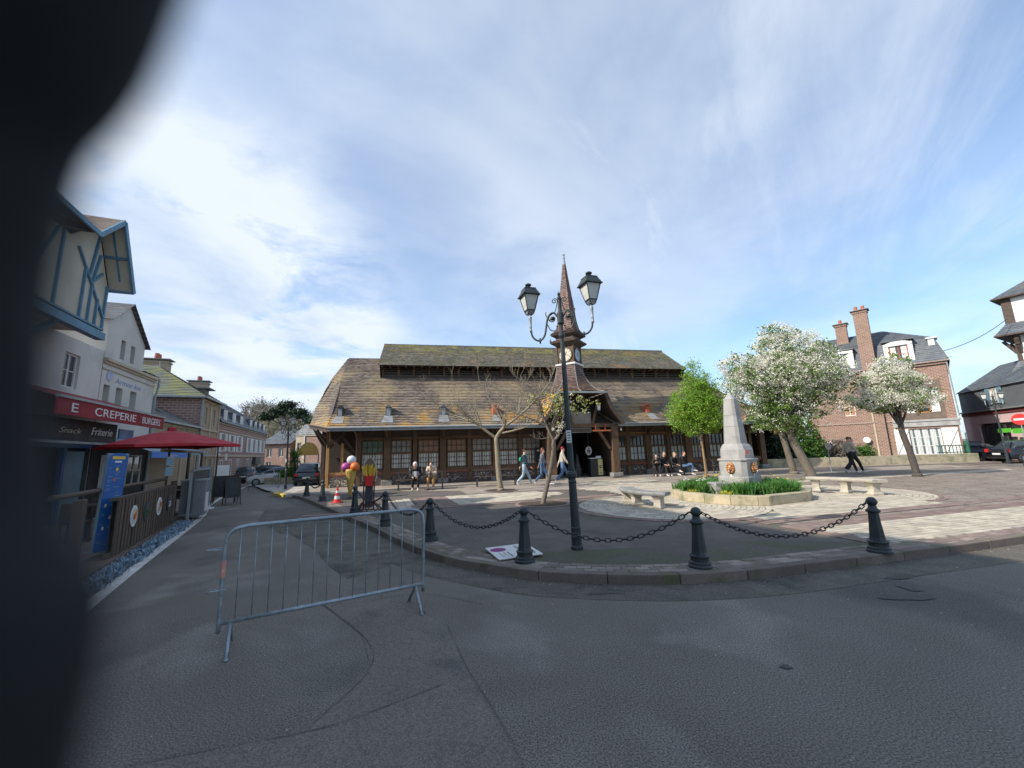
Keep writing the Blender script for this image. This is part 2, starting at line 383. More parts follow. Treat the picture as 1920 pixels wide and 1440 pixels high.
M['white'] = mat('white_paint', (.72, .71, .68), (.64, .63, .60), 3, .6, stains=[((.45, .44, .40), 2, .4, .55, .75, 3)])
M['offwhite'] = mat('offwhite_render', (.60, .575, .53), (.53, .51, .47), 1.0, .85, bump=.15, bscale=30, stains=[((.38, .36, .33), .8, .5, .55, .75, 3)], bdist=.01)
M['cream'] = mat('cream_render', (.56, .52, .42), (.48, .45, .36), 1.0, .85, bump=.15, bscale=30, stains=[((.40, .37, .28), .8, .45, .55, .75, 3)], bdist=.01)
M['whitecurtain'] = mat('white_curtain', (.78, .76, .70), (.66, .64, .58), 6, .9, stretch=(5, 5, .4))
M['greycurtain'] = mat('grey_curtain', (.55, .58, .56), (.42, .45, .44), 6, .9, stretch=(5, 5, .4))
M['orangecurtain'] = mat('orange_curtain', (.40, .21, .12), (.30, .17, .10), 3, .9)
M['blue'] = mat('blue_paint', (.11, .235, .34), (.09, .20, .29), 3, .6)
M['deepblue'] = mat('royal_blue_panel', (.018, .13, .42), (.015, .09, .30), 1, .4)
M['signblue'] = mat('light_blue_sign', (.06, .22, .60), None, 1, .5)
M['paleblue'] = mat('pale_blue_panel', (.20, .30, .37), (.16, .25, .31), 2, .5)
M['awning'] = mat('red_awning', (.27, .018, .026), (.22, .015, .022), 2, .75, stretch=(2, 2, 1))
M['parasol'] = mat('red_parasol', (.44, .022, .035), (.38, .018, .03), 2, .8)
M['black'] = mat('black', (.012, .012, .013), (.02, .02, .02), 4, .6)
M['darkgrey'] = mat('dark_grey_metal', (.045, .048, .052), (.06, .06, .065), 4, .55)
M['midgrey'] = mat('mid_grey_cloth', (.075, .078, .082), (.06, .064, .068), 2, .85)
M['fencewood'] = mat('dark_fence_slat', (.095, .068, .048), None, 3, .7, rnd=.2)
M['zinc'] = mat('zinc', (.33, .35, .35), (.27, .29, .30), 4, .5, metal=.3)
M['pink'] = mat('pink_render', (.70, .50, .50), (.64, .46, .46), 1.0, .85, stains=[((.45, .33, .32), .8, .4, .55, .75, 3)])
M['terracotta'] = mat('terracotta', (.42, .13, .07), (.32, .10, .06), 5, .8)
M['rust'] = mat('rust_orange', (.45, .13, .05), (.32, .09, .04), 5, .8)
M['orangepaint'] = mat('orange_paint', (.62, .22, .03), (.5, .18, .03), 3, .6)
M['red'] = mat('red_plastic', (.62, .025, .02), (.52, .02, .018), 4, .45)
M['green'] = mat('green_sign', (.12, .55, .05), None, 1, .5)
M['darkgreen'] = mat('dark_green_paint', (.02, .10, .06), (.03, .12, .07), 3, .5)
M['yellow'] = mat('yellow_chips', (.80, .52, .05), (.72, .42, .03), 12, .5)
M['wafer'] = mat('wafer', (.50, .34, .08), (.42, .28, .06), 6, .6)
M['magenta'] = mat('magenta_scoop', (.40, .06, .28), (.34, .05, .24), 9, .5)
M['orange'] = mat('orange_scoop', (.70, .17, .03), (.6, .13, .02), 9, .5)
M['whitescoop'] = mat('white_scoop', (.66, .66, .70), (.58, .58, .62), 9, .5)
M['bark'] = mat('grey_bark', (.20, .165, .13), (.13, .105, .085), 9, .9, bump=.6, bscale=26, stretch=(3, 3, .8), stains=[((.12, .13, .06), 3, .5, .5, .7, 2)], bdist=.02)
M['palebark'] = mat('pale_bark', (.29, .24, .165), (.20, .165, .115), 7, .85, bump=.5, bscale=24, stretch=(3, 3, .8), bdist=.015)
M['darkbark'] = mat('dark_bark', (.10, .085, .072), (.065, .055, .048), 9, .9, bump=.6, bscale=26, stretch=(3, 3, .8), bdist=.02)
def leafmat(name, c, c2, t=.25, rnd=.3):
    m = mat(name, c, c2, 1.1, .6, rnd=rnd)
    B = m.node_tree.nodes['Principled BSDF']; L = m.node_tree.links; N = m.node_tree.nodes
    tr = N.new('ShaderNodeBsdfTranslucent'); mx_ = N.new('ShaderNodeMixShader'); mx_.inputs[0].default_value = t
    lk = B.inputs['Base Color'].links
    if lk: L.new(lk[0].from_socket, tr.inputs[0])
    else: tr.inputs[0].default_value = (*c, 1)
    L.new(B.outputs[0], mx_.inputs[1]); L.new(tr.outputs[0], mx_.inputs[2])
    L.new(mx_.outputs[0], N['Material Output'].inputs[0])
    return m
M['leaf'] = leafmat('bright_leaf', (.20, .36, .035), (.27, .43, .055), .45)
M['leafdark'] = leafmat('mid_leaf', (.10, .19, .028), (.15, .24, .04), .35)
M['blossom'] = leafmat('white_blossom', (.80, .77, .66), (.72, .70, .58), .3, .12)
M['hedge'] = leafmat('hedge_leaf', (.05, .125, .018), (.08, .17, .025), .3)
M['pine'] = leafmat('pine_needles', (.022, .045, .022), (.035, .06, .028), .1)
M['twig'] = leafmat('brown_twig_haze', (.15, .125, .10), (.19, .16, .12), .1)
M['springleaf'] = leafmat('spring_leaf', (.22, .36, .06), (.30, .42, .09), .4)
M['daff'] = leafmat('daffodil_leaf', (.05, .17, .025), (.10, .24, .045), .3)
M['yellowleaf'] = leafmat('yellow_leaf', (.55, .50, .05), (.45, .45, .06), .3)
M['flower'] = mat('yellow_flower', (.85, .62, .02), None, 1, .6)
M['bluegreen'] = leafmat('blue_grey_leaf', (.20, .29, .36), (.27, .36, .43), .1)
M['hillgrass'] = mat('hill_grass', (.09, .10, .045), (.12, .11, .06), .1, .95)
M['skin'] = mat('skin', (.56, .34, .25), (.50, .30, .22), 9, .55)
for nm, c in dict(c_black=(.015, .015, .018), c_white=(.62, .62, .63), c_cream=(.55, .46, .36), c_tan=(.40, .21, .08), c_jean=(.10, .18, .32),
                  c_palejean=(.36, .47, .56), c_navy=(.02, .03, .06), c_green=(.02, .34, .22), c_hair=(.09, .045, .025), c_blond=(.42, .30, .16),
                  c_grey=(.20, .21, .22), c_greyhair=(.35, .34, .33), c_red=(.45, .03, .05), c_ginger=(.25, .08, .04), c_beige=(.50, .45, .36), c_orange=(.5, .16, .05), c_brown=(.16, .09, .05)).items():
    M[nm] = mat(nm[2:] + '_cloth', c, tuple(x * .8 for x in c), 12, .85, bump=.15, bscale=25, bdist=.01)

def rect_tile(mb, L_, R_, row=.17, tw=.2, th=.02, lift=.018, jit=.35, rng=random):
    """overlapping tiles between two polylines (bottom to top)"""
    def seg(pl):
        pl = [Vector(p) for p in pl]; d = [0]
        for a, b in zip(pl, pl[1:]): d.append(d[-1] + (b - a).length)
        return pl, d
    L_, dl = seg(L_); R_, dr = seg(R_)
    n = len(L_) - 1
    for i in range(n):
        hl = dl[i + 1] - dl[i]; hr = dr[i + 1] - dr[i]; k = max(1, round(max(hl, hr) / row))
        nrm = (R_[i] - L_[i]).cross(L_[i + 1] - L_[i])
        if nrm.length < 1e-8: nrm = (R_[i + 1] - L_[i]).cross(L_[i + 1] - L_[i])
        nrm.normalize()
        for j in range(k):
            a0 = L_[i].lerp(L_[i + 1], j / k); a1 = L_[i].lerp(L_[i + 1], (j + 1) / k)
            b0 = R_[i].lerp(R_[i + 1], j / k); b1 = R_[i].lerp(R_[i + 1], (j + 1) / k)
            w = (b0 - a0).length; m = max(1, round(w / tw)); off = .5 if (j % 2) else 0
            us = [0] + [(q + off + rng.uniform(-.06, .06)) / m for q in range(1 - (1 if off else 0), m)] + [1]
            us = sorted(set(min(1, max(0, u)) for u in us))
            wob = rng.uniform(-.004, .004)
            for u0, u1 in zip(us, us[1:]):
                if u1 - u0 < 1e-4: continue
                e = lift * (1 + rng.uniform(-jit, jit)) + wob
                p = a0.lerp(b0, u0); q = a0.lerp(b0, u1); r_ = a1.lerp(b1, u1); s_ = a1.lerp(b1, u0)
                up = nrm * (e + th)
                ext = (p - s_) * .05 * rng.random()
                mb.cur = rng.random()
                mb.add([p + up + ext, q + up + ext, r_ + nrm * th * .3, s_ + nrm * th * .3, p + nrm * e * .2 + ext, q + nrm * e * .2 + ext], [(0, 1, 2, 3), (4, 5, 1, 0)])
    return mb

def text(s, size, m, parent, loc, rot=(pi / 2, 0, 0), ext=.004, align='LEFT', name='lettering', sx=1, font=None, shear=0):
    cu = bpy.data.curves.new(name, 'FONT'); cu.body = s; cu.size = size; cu.extrude = ext; cu.align_x = align; cu.resolution_u = 3
    cu.shear = shear
    tmp = bpy.data.objects.new('t', cu)
    me = bpy.data.meshes.new_from_object(tmp); bpy.data.objects.remove(tmp); bpy.data.curves.remove(cu)
    me.materials.clear(); me.materials.append(m); me.name = name
    return link(name, me, parent, loc, rot, (sx, 1, 1))
# ================================================================== GROUND
g = MB(); g.quad((-900, -700, 0), (900, -700, 0), (900, 1300, 0), (-900, 1300, 0)); tag(g.build('road', M['road']), kind='structure')
def sheet(name, pts, z, m):
    b = MB(); b.poly([(x, y, z) for x, y in pts]); return tag(b.build(name, m), kind='structure')
sheet('asphalt_patch', [(-3.2, 6.6), (-2.2, 5.9), (-1.75, 5.35), (-.72, 4.35), (-.43, 3.5), (-.02, 2.5), (0.3, 1.0), (-.9, .6), (-1.35, 2.9), (-1.22, 3.6), (-1.52, 4.2), (-2.36, 5.11)], .004, M['road_patch'])
sheet('asphalt_patch', [(-3.5, 2.15), (-2.1, 2.62), (-1.30, 2.84), (-1.1, 1.4), (-1.3, -.8), (-5, -1)], .006, M['road_patch'])
sheet('asphalt_patch', [(-5.2, 9.6), (-3.8, 7.9), (-2.9, 6.6), (-2.4, 6.0), (-1.9, 6.9), (-3.2, 8.7), (-4.6, 10.6)], .0045, M['road_gutter'])
def blobsheet(name, cx_, cy_, rx_, ry_, m, seed, z=.0075):
    r_ = random.Random(seed); n = 22; ph_ = [r_.random() * 6 for _ in range(4)]
    sheet(name, [(cx_ + rx_ * cos(t) * (1 + .22 * sin(2 * t + ph_[0]) + .15 * sin(3 * t + ph_[1]) + .08 * sin(5 * t + ph_[2])), cy_ + ry_ * sin(t) * (1 + .2 * sin(2 * t + ph_[3]) + .12 * sin(4 * t + ph_[0]))) for t in [2 * pi * i / n for i in range(n)]], z, m)
DM = mat('damp_asphalt', (.060, .056, .052), (.078, .072, .066), 5, .8, bump=.3, bscale=110, fine=.4, fscale=90)
for q in ((4.28, 4.72, .26, .11, 1), (4.55, 5.02, .10, .16, 2), (4.72, 5.35, .13, .05, 3), (1.0, 5.12, .16, .035, 4), (2.04, 3.41, .045, .03, 5), (-1.05, 4.7, .035, .02, 7)): blobsheet('damp_stain', *q[:4], DM, q[4])
for k_, q in enumerate((((-2.36, 5.11), (-1.9, 5.05), (-1.2, 5.3), (-.4, 4.9)), ((-3.6, 2.15), (-2.1, 2.64), (-1.28, 2.86), (-.6, 3.3)), ((-.72, 4.35), (-.42, 3.52), (0.0, 2.5), (.32, 1.0)), ((-1.35, 2.9), (-1.22, 3.6), (-1.52, 4.2), (-2.36, 5.11)))):
    cc_ = catmull([(x, y, 0) for x, y in q], 6); rr_k = random.Random(k_); b = MB(); w_k = [rr_k.uniform(.001, .0045) for _ in cc_]
    for i in range(len(cc_) - 1):
        t_ = (cc_[i + 1] - cc_[i]).normalized(); n_k = Vector((-t_.y, t_.x, 0)); a0_, a1_, b0_, b1_ = cc_[i] - n_k * w_k[i], cc_[i + 1] - n_k * w_k[i + 1], cc_[i] + n_k * w_k[i], cc_[i + 1] + n_k * w_k[i + 1]
        b.quad((a0_.x, a0_.y, .0095), (a1_.x, a1_.y, .0095), (b1_.x, b1_.y, .0095), (b0_.x, b0_.y, .0095))
    tag(b.build('road_crack', M['road_gutter']), kind='structure')
sheet('asphalt_patch', [(-13.8, 19.9), (-12.0, 19.9), (-10.4, 17.2), (-12.4, 17.0)], .004, M['road_patch'])
sheet('asphalt_patch', [(-8.6, 14.2), (-6.4, 14.4), (-4.5, 10.3), (-5.4, 9.6), (-7.2, 11.6)], .005, M['road_gutter'])

KERB = [(-11.2, 19.4), (-9.0, 17.2), (-6.88, 14.4), (-4.74, 11.5), (-3.3, 9.55), (-2.24, 8.0), (-1.52, 7.05), (-.99, 6.5), (-.5, 6.15), (.2, 5.7), (.88, 5.5), (1.86, 5.36), (2.91, 5.44), (4.14, 5.73), (5.58, 6.1), (6.61, 6.35), (8.1, 6.77), (10.5, 7.45), (14, 8.5), (18.5, 10.6), (22, 13.6), (24.4, 17.2), (26.2, 21.2), (27.5, 25)]
KC = [Vector((p.x, p.y, 0)) for p in catmull([(x, y, 0) for x, y in KERB], 8)]
def resample(pts, step):
    res = [pts[0].copy()]; acc = 0
    for a, b in zip(pts, pts[1:]):
        l = (b - a).length
        if l < 1e-9: continue
        t = step - acc
        while t <= l: res.append(a.lerp(b, t / l)); t += step
        acc = (acc + l) % step
    return res
KS = resample(KC, .05)
def off(pts, d):
    o = []
    for i in range(len(pts)):
        t = (pts[min(i + 1, len(pts) - 1)] - pts[max(i - 1, 0)]).normalized(); o.append(pts[i] + Vector((-t.y, t.x, 0)) * d)
    return o
edge_in = off(KC, .12)
# gutter strip of worn asphalt along the kerb
go = off(KC, -.55); go2 = off(KC, .02)
b = MB()
rg = random.Random(3)
for i in range(len(KC) - 1):
    b.quad(tuple(go[i][:2]) + (.003,), tuple(go[i + 1][:2]) + (.003,), tuple(go2[i + 1][:2]) + (.003,), tuple(go2[i][:2]) + (.003,))
tag(b.build('gutter_strip', M['road_gutter']), kind='structure')
plz = [(p.x, p.y) for p in edge_in] + [(32, 30), (30, 42), (-4, 40), (-11, 32), (-12.6, 24)]
b = MB(); b.prism(plz, .02, .10); plaza = tag(b.build('plaza', M['plaza']), kind='structure')
b = MB(); b.poly([(p.x, p.y, .1035) for p in off(KC, .52)[len(KC) and 62:116]] + [(4.2, 7.1, .1035), (2.2, 6.9, .1035), (.6, 6.75, .1035), (-.6, 7.0, .1035)])
tag(b.build('moss_patch', M['mosspatch']), kind='structure')

# kerb stones (pieces) and brick edging (pieces)
kerbroot = thing('kerb', 'curved reddish stone kerb with a double row of edging bricks round the square', 'kerb')
def piece(path, i0, i1, d0, d1, z0, z1, gap, bev=.0):
    A = off(path, d0); B_ = off(path, d1)
    idx = [i0, (i0 + i1) // 2, i1]
    vs = []
    for q, i in enumerate(idx):
        t = (path[min(i + 1, len(path) - 1)] - path[max(i - 1, 0)]).normalized()
        s = t * (gap / 2 if q == 0 else (-gap / 2 if q == 2 else 0))
        vs += [(A[i] + s, B_[i] + s)]
    b_ = MB(); n = 3
    lo = [v[0] for v in vs]; hi = [v[1] for v in vs]
    pts = [(p.x, p.y) for p in lo] + [(p.x, p.y) for p in reversed(hi)]
    b_.prism(pts, z0, z1); return b_
rk = random.Random(5)
step = 18
i = 0; nk = 0; rest = MB()
offA = None
while i + step < len(KS):
    b_ = piece(KS, i, i + step, 0, .13, -.02, .119 + rk.uniform(-.003, .004), .008)
    c = KS[i + 9]
    if c.length < 13 and nk < 60: b_.build('kerb_stone', M['kerb'], kerbroot, bevel=.012); nk += 1
    else: rest.cur = rk.random(); rest.add(b_.v, b_.f)
    i += step
o = rest.build('kerb_stones', M['kerb'], kerbroot); o['kind'] = 'stuff'
rest = MB(); nb = 0; blist = []
for row in range(3):
    d0 = .138 + row * .118; i = (row % 2) * 2
    while i + 4 < len(KS):
        st = 4
        blist.append((KS[i + 2].length, i, st, d0)); i += st
blist.sort(key=lambda t: t[0])
for q, (d, i, st, d0) in enumerate(blist):
    if d > 40: continue
    zt = .114 + rk.uniform(-.003, .004)
    b_ = piece(KS, i, i + st, d0, d0 + .11, .06, zt, .008)
    if q < 280: b_.build('edging_brick', M['edgebrick'], kerbroot)
    else: rest.cur = rk.random(); rest.add(b_.v, b_.f)
o = rest.build('edging_bricks', M['edgebrick'], kerbroot); o['kind'] = 'stuff'

# pavers ---------------------------------------------------------------
def inside(p, poly):
    x, y = p; c = False; j = len(poly) - 1
    for i in range(len(poly)):
        xi, yi = poly[i]; xj, yj = poly[j]
        if (yi > y) != (yj > y) and x < (xj - xi) * (y - yi) / (yj - yi) + xi: c = not c
        j = i
    return c
cells = []       # (dist, quad corners, kind)
ang = radians(15.8)
E1 = (cos(ang), sin(ang)); E2 = (-sin(ang), cos(ang))
CL = (4.25, 11.6, 2.5); CR = (9.95, 13.35, 2.55)
def in_circle(x, y, c, m=0): return (x - c[0]) ** 2 + (y - c[1]) ** 2 < (c[2] + m) ** 2
def field(poly, du, dv, kind, skip=None, org=(0, 0), stagger=True, rot=0):
    a = ang + rot; e1 = (cos(a), sin(a)); e2 = (-sin(a), cos(a))
    us = [((p[0] - org[0]) * e1[0] + (p[1] - org[1]) * e1[1]) for p in poly]; vs = [((p[0] - org[0]) * e2[0] + (p[1] - org[1]) * e2[1]) for p in poly]
    v = min(vs); r = 0; g_ = .007
    while v < max(vs):
        u = min(us) - (du / 2 if stagger and r % 2 else 0)
        while u < max(us):
            uc, vc = u + du / 2, v + dv / 2
            x = org[0] + uc * e1[0] + vc * e2[0]; y = org[1] + uc * e1[1] + vc * e2[1]
            if inside((x, y), poly) and not (skip and skip(x, y)):
                qd = []
                for (a_, b_) in ((g_, g_), (du - g_, g_), (du - g_, dv - g_), (g_, dv - g_)):
                    uu, vv = u + a_, v + b_; qd.append((org[0] + uu * e1[0] + vv * e2[0], org[1] + uu * e1[1] + vv * e2[1]))
                cells.append((x * x + y * y, qd, kind))
            u += du
        v += dv; r += 1
def P2(o, a, b): return (o[0] + a * E1[0] + b * E2[0], o[1] + a * E1[1] + b * E2[1])
VX = (5.3, 8.85)
basinc = (6.75, 12.7)
sq = [VX, P2(VX, 5.7, 0), P2(VX, 5.7, 6.6), P2(VX, 0, 6.6)]
circ = lambda x, y: in_circle(x, y, CL) or in_circle(x, y, CR) or ((x - basinc[0]) ** 2 + (y - basinc[1]) ** 2 < 1.55 ** 2)
field(sq, .2, .13, 'p', circ, VX)
# rings of setts round the two benches
for c in (CL, CR):
    r = .3
    while r < c[2] - .05:
        n = max(6, int(2 * pi * r / .2)); 
        for k in range(n):
            a0 = 2 * pi * k / n + r; a1 = 2 * pi * (k + 1) / n + r; gp = .006 / r
            x = c[0] + (r + .06) * cos((a0 + a1) / 2); y = c[1] + (r + .06) * sin((a0 + a1) / 2)
            if c is CL and in_circle(x, y, CR): continue
            if (x - basinc[0]) ** 2 + (y - basinc[1]) ** 2 < 1.55 ** 2: continue
            qd = [(c[0] + rr * cos(aa), c[1] + rr * sin(aa)) for rr, aa in ((r + .007, a0 + gp), (r + .007, a1 - gp), (r + .128, a1 - gp), (r + .128, a0 + gp))]
            qd = [qd[0], qd[3], qd[2], qd[1]]
            cells.append((x * x + y * y, qd, 'p'))
        r += .135
    for k in range(70):      # red ring outside
        a0 = 2 * pi * k / 70; a1 = 2 * pi * (k + 1) / 70
        x = c[0] + (c[2] + .1) * cos(a0); y = c[1] + (c[2] + .1) * sin(a0)
        if inside((x, y), sq) or in_circle(x, y, CL if c is CR else CR): continue
        for rr0 in (c[2] + .0, c[2] + .115):
            qd = [(c[0] + rr * cos(aa), c[1] + rr * sin(aa)) for rr, aa in ((rr0, a0 + .002), (rr0 + .108, a0 + .002), (rr0 + .108, a1 - .002), (rr0, a1 - .002))]
            cells.append((x * x + y * y, qd, 'r'))
incirc = lambda x, y: in_circle(x, y, CL, .2) or in_circle(x, y, CR, .2)
def strip(a, b, w, kind='r', side=1):
    ax, ay = a; bx, by = b; l = sqrt((bx - ax) ** 2 + (by - ay) ** 2); ex = ((bx - ax) / l, (by - ay) / l); ey = (-ex[1] * side, ex[0] * side)
    n = int(l / .22); m_ = max(1, round(w / .11))
    for i in range(n):
        for j in range(m_):
            u0, u1, v0, v1 = i * l / n + .004, (i + 1) * l / n - .004, j * w / m_ + .004, (j + 1) * w / m_ - .004
            qd = [(ax + u * ex[0] + v * ey[0], ay + u * ex[1] + v * ey[1]) for u, v in ((u0, v0), (u1, v0), (u1, v1), (u0, v1))]
            if side < 0: qd = [qd[0], qd[3], qd[2], qd[1]]
            x, y = qd[0]
            if incirc(x, y): continue
            cells.append((x * x + y * y, qd, kind))
strip(P2(VX, -.35, -.34), P2(VX, 8.5, -.34), .34)
strip(P2(VX, -.34, 0), P2(VX, -.34, 2.0), .34, side=-1)
# right-hand pale band with red borders
BR = (5.95, 6.55)
field([P2(BR, .0, .05), P2(BR, 14, .05), P2(BR, 14, 1.38), P2(BR, .0, 1.38)], .2, .133, 'p', None, P2(BR, 0, .05))
strip(P2(BR, -.3, 1.38), P2(BR, 14, 1.38), .45)
strip(P2(BR, -.34, -.2), P2(BR, -.34, 1.8), .34, side=-1)
strip(P2(BR, -.3, -.2), P2(BR, 14, -.2), .24)
# left band, centre bands
BL = (-4.6, 11.95)
redsec = lambda x, y: -2.75 < ((x - BL[0]) * E1[0] + (y - BL[1]) * E1[1]) - 4.4 < -1.5
field([(-4.75, 12.05), (-3.75, 12.35), (.6, 13.75), (1.95, 15.6), (.72, 16.5), (-2.62, 15.75), (-4.2, 15.2)], .26, .26, 'p', redsec, BL, False, radians(3))
field([(-4.75, 12.05), (-3.75, 12.35), (.6, 13.75), (1.95, 15.6), (.72, 16.5), (-2.62, 15.75), (-4.2, 15.2)], .24, .24, 'r', lambda x, y: not redsec(x, y), BL, False, radians(3))
strip((-5.9, 11.35), (2.2, 13.65), .34, side=1)
strip((-5.6, 13.2), (-4.9, 11.6), .5, side=1)
strip((2.2, 13.65), (3.6, 14.3), .5, side=1)
field([(2.55, 16.9), (5.38, 19.3), (7.5, 17.9), (7.2, 15.95), (3.8, 15.15)], .22, .14, 'p', None, (2.5, 15), True)
field([(2.5, 20.4), (6.6, 21.8), (7.1, 19.7), (3.9, 18.35)], .22, .14, 'p', None, (2.5, 18), True)
field([(11.0, 17.3), (19.5, 19.4), (24.5, 20.6), (24.3, 20.0), (19.4, 18.7), (11.0, 16.7)], .3, .2, 'p', None, (11, 16), True)
cells.sort(key=lambda t: t[0])
cnt = {'p': 0, 'r': 0}; rest = {'p': MB(), 'r': MB()}
mm_ = {'p': M['paver'], 'r': M['redpaver']}; nm_ = {'p': 'paver', 'r': 'red_paver'}
pavroot = thing('paving', 'pale and red block paving laid in bands and circles round the fountain', 'paving')
for d, qd, k in cells:
    zt = .1155 + rk.uniform(-.0018, .0018)
    lim = 290
    b_ = MB() if cnt[k] < lim else rest[k]
    b_.cur = rk.random()
    b_.add([(x, y, .103) for x, y in qd] + [(x, y, zt + rk.uniform(-.001, .001)) for x, y in qd], [(4, 5, 6, 7), (0, 1, 5, 4), (1, 2, 6, 5), (2, 3, 7, 6), (3, 0, 4, 7)])
    if cnt[k] < lim: b_.build(nm_[k], mm_[k], pavroot)
    cnt[k] += 1
for k in 'pr': rest[k].build(nm_[k] + 's', mm_[k], pavroot, kind='stuff')
BZ = [0, .0004, .0008, .0012, .0016]
for poly in (sq, [P2(BR, 0, 0), P2(BR, 14, 0), P2(BR, 14, 1.5), P2(BR, 0, 1.5)], [(-4.75, 12.05), (-3.75, 12.35), (.6, 13.75), (1.95, 15.6), (.72, 16.5), (-2.62, 15.75), (-4.2, 15.2)],
             [(2.55, 16.9), (5.38, 19.3), (7.5, 17.9), (7.2, 15.95), (3.8, 15.15)], [(2.5, 20.4), (6.6, 21.8), (7.1, 19.7), (3.9, 18.35)]):
    a = sum((poly[i][0] * poly[(i + 1) % len(poly)][1] - poly[(i + 1) % len(poly)][0] * poly[i][1]) for i in range(len(poly)))
    sheet('paving_bed', poly if a > 0 else poly[::-1], .1075 + BZ.pop(0), M['sand'])
for c in (CL, CR): sheet('paving_bed', [(c[0] + (c[2] - .02) * cos(t * pi / 24), c[1] + (c[2] - .02) * sin(t * pi / 24)) for t in range(48)], .1105, M['sand'])
# brown brick field on the right and reddish walk by the hall
sheet('brick_pavement', [P2(BR, 0, 1.84), P2(BR, 14, 1.84), (21.5, 14.2), (25, 19.5), (26, 22.5), (20, 22), (13, 20.5), (8.8, 18.2), (8.2, 15.2), (10.2, 12.5), P2(VX, 5.7, .1), P2(VX, 5.7, -.36), P2(VX, 0, -.36)], .105, M['brickfield'])
sheet('walkway', [(-2.4, 17.8), (-1.9, 16.4), (.8, 16.9), (2.6, 17.0), (5.6, 19.5), (7.7, 17.9), (8.4, 18.3), (13, 20.6), (20, 22.2), (26, 22.8), (26.5, 25.5), (14, 24), (6.6, 23.6), (1.3, 22.4), (-2.8, 20.4), (-5.5, 18.6)], .1025, M['slab'])
sheet('walkway', [(-11.2, 19.6), (-8.55, 18.5), (-9.6, 21.4), (-12.6, 27), (-17, 31), (-16.2, 25.5), (-13.3, 21.8)], .1025, M['concrete'])
tag(MB().prism([(-13.2, 21.9), (-11.25, 19.35), (-9.0, 17.4), (-12.6, 24.4), (-17, 31), (-19, 30.2)], .01, .1).build('pavement', M['concrete']), kind='structure')
# leaves and litter scattered along the kerb
lit = MB(); rl = random.Random(11)
for i in range(420):
    k = rl.randrange(40, len(KC) - 5); p = KC[k] + Vector((0, 0, 0)); d = rl.choice([-rl.random() ** 2 * .5 - .02, -rl.random() * .12 - .01, rl.uniform(.1, 1.2)])
    t = (KC[k + 1] - KC[k]).normalized(); q = p + Vector((-t.y, t.x, 0)) * d; s_ = rl.uniform(.005, .013); a = rl.random() * 6
    z = .12 if d > .0 else .006
    lit.cur = rl.random()
    lit.add([(q.x + s_ * cos(a), q.y + s_ * sin(a), z), (q.x - s_ * sin(a) * .6, q.y + s_ * cos(a) * .6, z + .004), (q.x - s_ * cos(a), q.y - s_ * sin(a), z + .001), (q.x + s_ * sin(a) * .5, q.y - s_ * cos(a) * .5, z + .005)], [(0, 1, 2, 3)])
for i in range(130):
    x, y = rl.uniform(-3.5, 6), rl.uniform(1.6, 5.2); s_ = rl.uniform(.003, .009); a = rl.random() * 6
    lit.add([(x + s_ * cos(a), y + s_ * sin(a), .006), (x - s_ * sin(a), y + s_ * cos(a), .009), (x - s_ * cos(a), y - s_ * sin(a), .007), (x + s_ * sin(a), y - s_ * cos(a), .01)], [(0, 1, 2, 3)])
tag(lit.build('petals', mat('fallen_petals', (.55, .50, .42), (.30, .24, .17), 300, .8, rnd=.4)), 'pale fallen petals and bits of leaf scattered on the road and kerb', 'petals', kind='stuff')

# white line of the road edge
WLP = catmull([(-2.6, 1.0, 0), (-4.76, 4.43, 0), (-6.23, 6.87, 0), (-7.9, 9.75, 0), (-9.7, 12.8, 0), (-11.62, 15.61, 0), (-13.3, 18.5, 0), (-14.95, 21.5, 0), (-18, 28, 0)], 8)
b = MB(); A = off(WLP, -.08); B_ = off(WLP, .08)
for i in range(len(WLP) - 1): b.quad((A[i].x, A[i].y, .005), (A[i + 1].x, A[i + 1].y, .005), (B_[i + 1].x, B_[i + 1].y, .005), (B_[i].x, B_[i].y, .005))
tag(b.build('road_marking', M['white_line']), kind='structure')
b = MB(); b.prism([(-11.9, 20.6), (-11.3, 19.2), (-9.95, 18.0), (-9.8, 18.15), (-11.1, 19.35), (-11.7, 20.7)], 0, .125)
tag(b.build('yellow_kerb', M['yellow_paint'], bevel=.02), 'short yellow painted kerb at the street corner beside the lamp post', 'kerb')

# ================================================================== MARKET HALL
HA = radians(12)
hall = thing('market_hall', 'long brown timber market hall with mossy tiled roof, louvred clerestory and clock spire', 'market hall', (-8.6, 21.3, 0), HA)
HX = Matrix.Translation((-8.6, 21.3, 0)) @ Matrix.Rotation(HA, 4, 'Z')
def hw(x, y, z=0): return HX @ Vector((x, y, z))
XR = 25.6
rt = random.Random(21)
# base slab
b = MB(); b.prism([(-2.1, -2.9), (1.2, -2.7), (6, -1.7), (11, -1.3), (26.5, -1.1), (26.5, 12.4), (-2.1, 12.4)], 0, .15); b.build('floor_slab', M['slab'], hall, bevel=.01)
b = MB(); b.prism([(-2.1, -3.02), (1.2, -2.82), (6, -1.82), (11, -1.42), (26.5, -1.22), (26.5, -1.1), (11, -1.3), (6, -1.7), (1.2, -2.7), (-2.1, -2.9)], .02, .165); b.build('slab_edge', M['concrete'], hall, bevel=.008)
# roof profiles
def zr(y): 
    pts = [(-1.3, 3.13), (.6, 4.28), (3.6, 6.6), (5.9, 8.33)]
    for (a, za), (c, zc) in zip(pts, pts[1:]):
        if y <= c: return za + (zc - za) * (y - a) / (c - a)
    return 8.33
D = (-.9, -1.3, 3.13); A_ = (-1.4, 5.9, 8.35)
LEFT = [D, (-1.05, .6, 4.28), (-1.28, 3.6, 6.6), A_]
RIGHT = [(25.9, -1.3, 3.13), (25.3, .6, 4.28), (23.9, 3.6, 6.6), (22.7, 5.9, 8.33)]
b = MB()
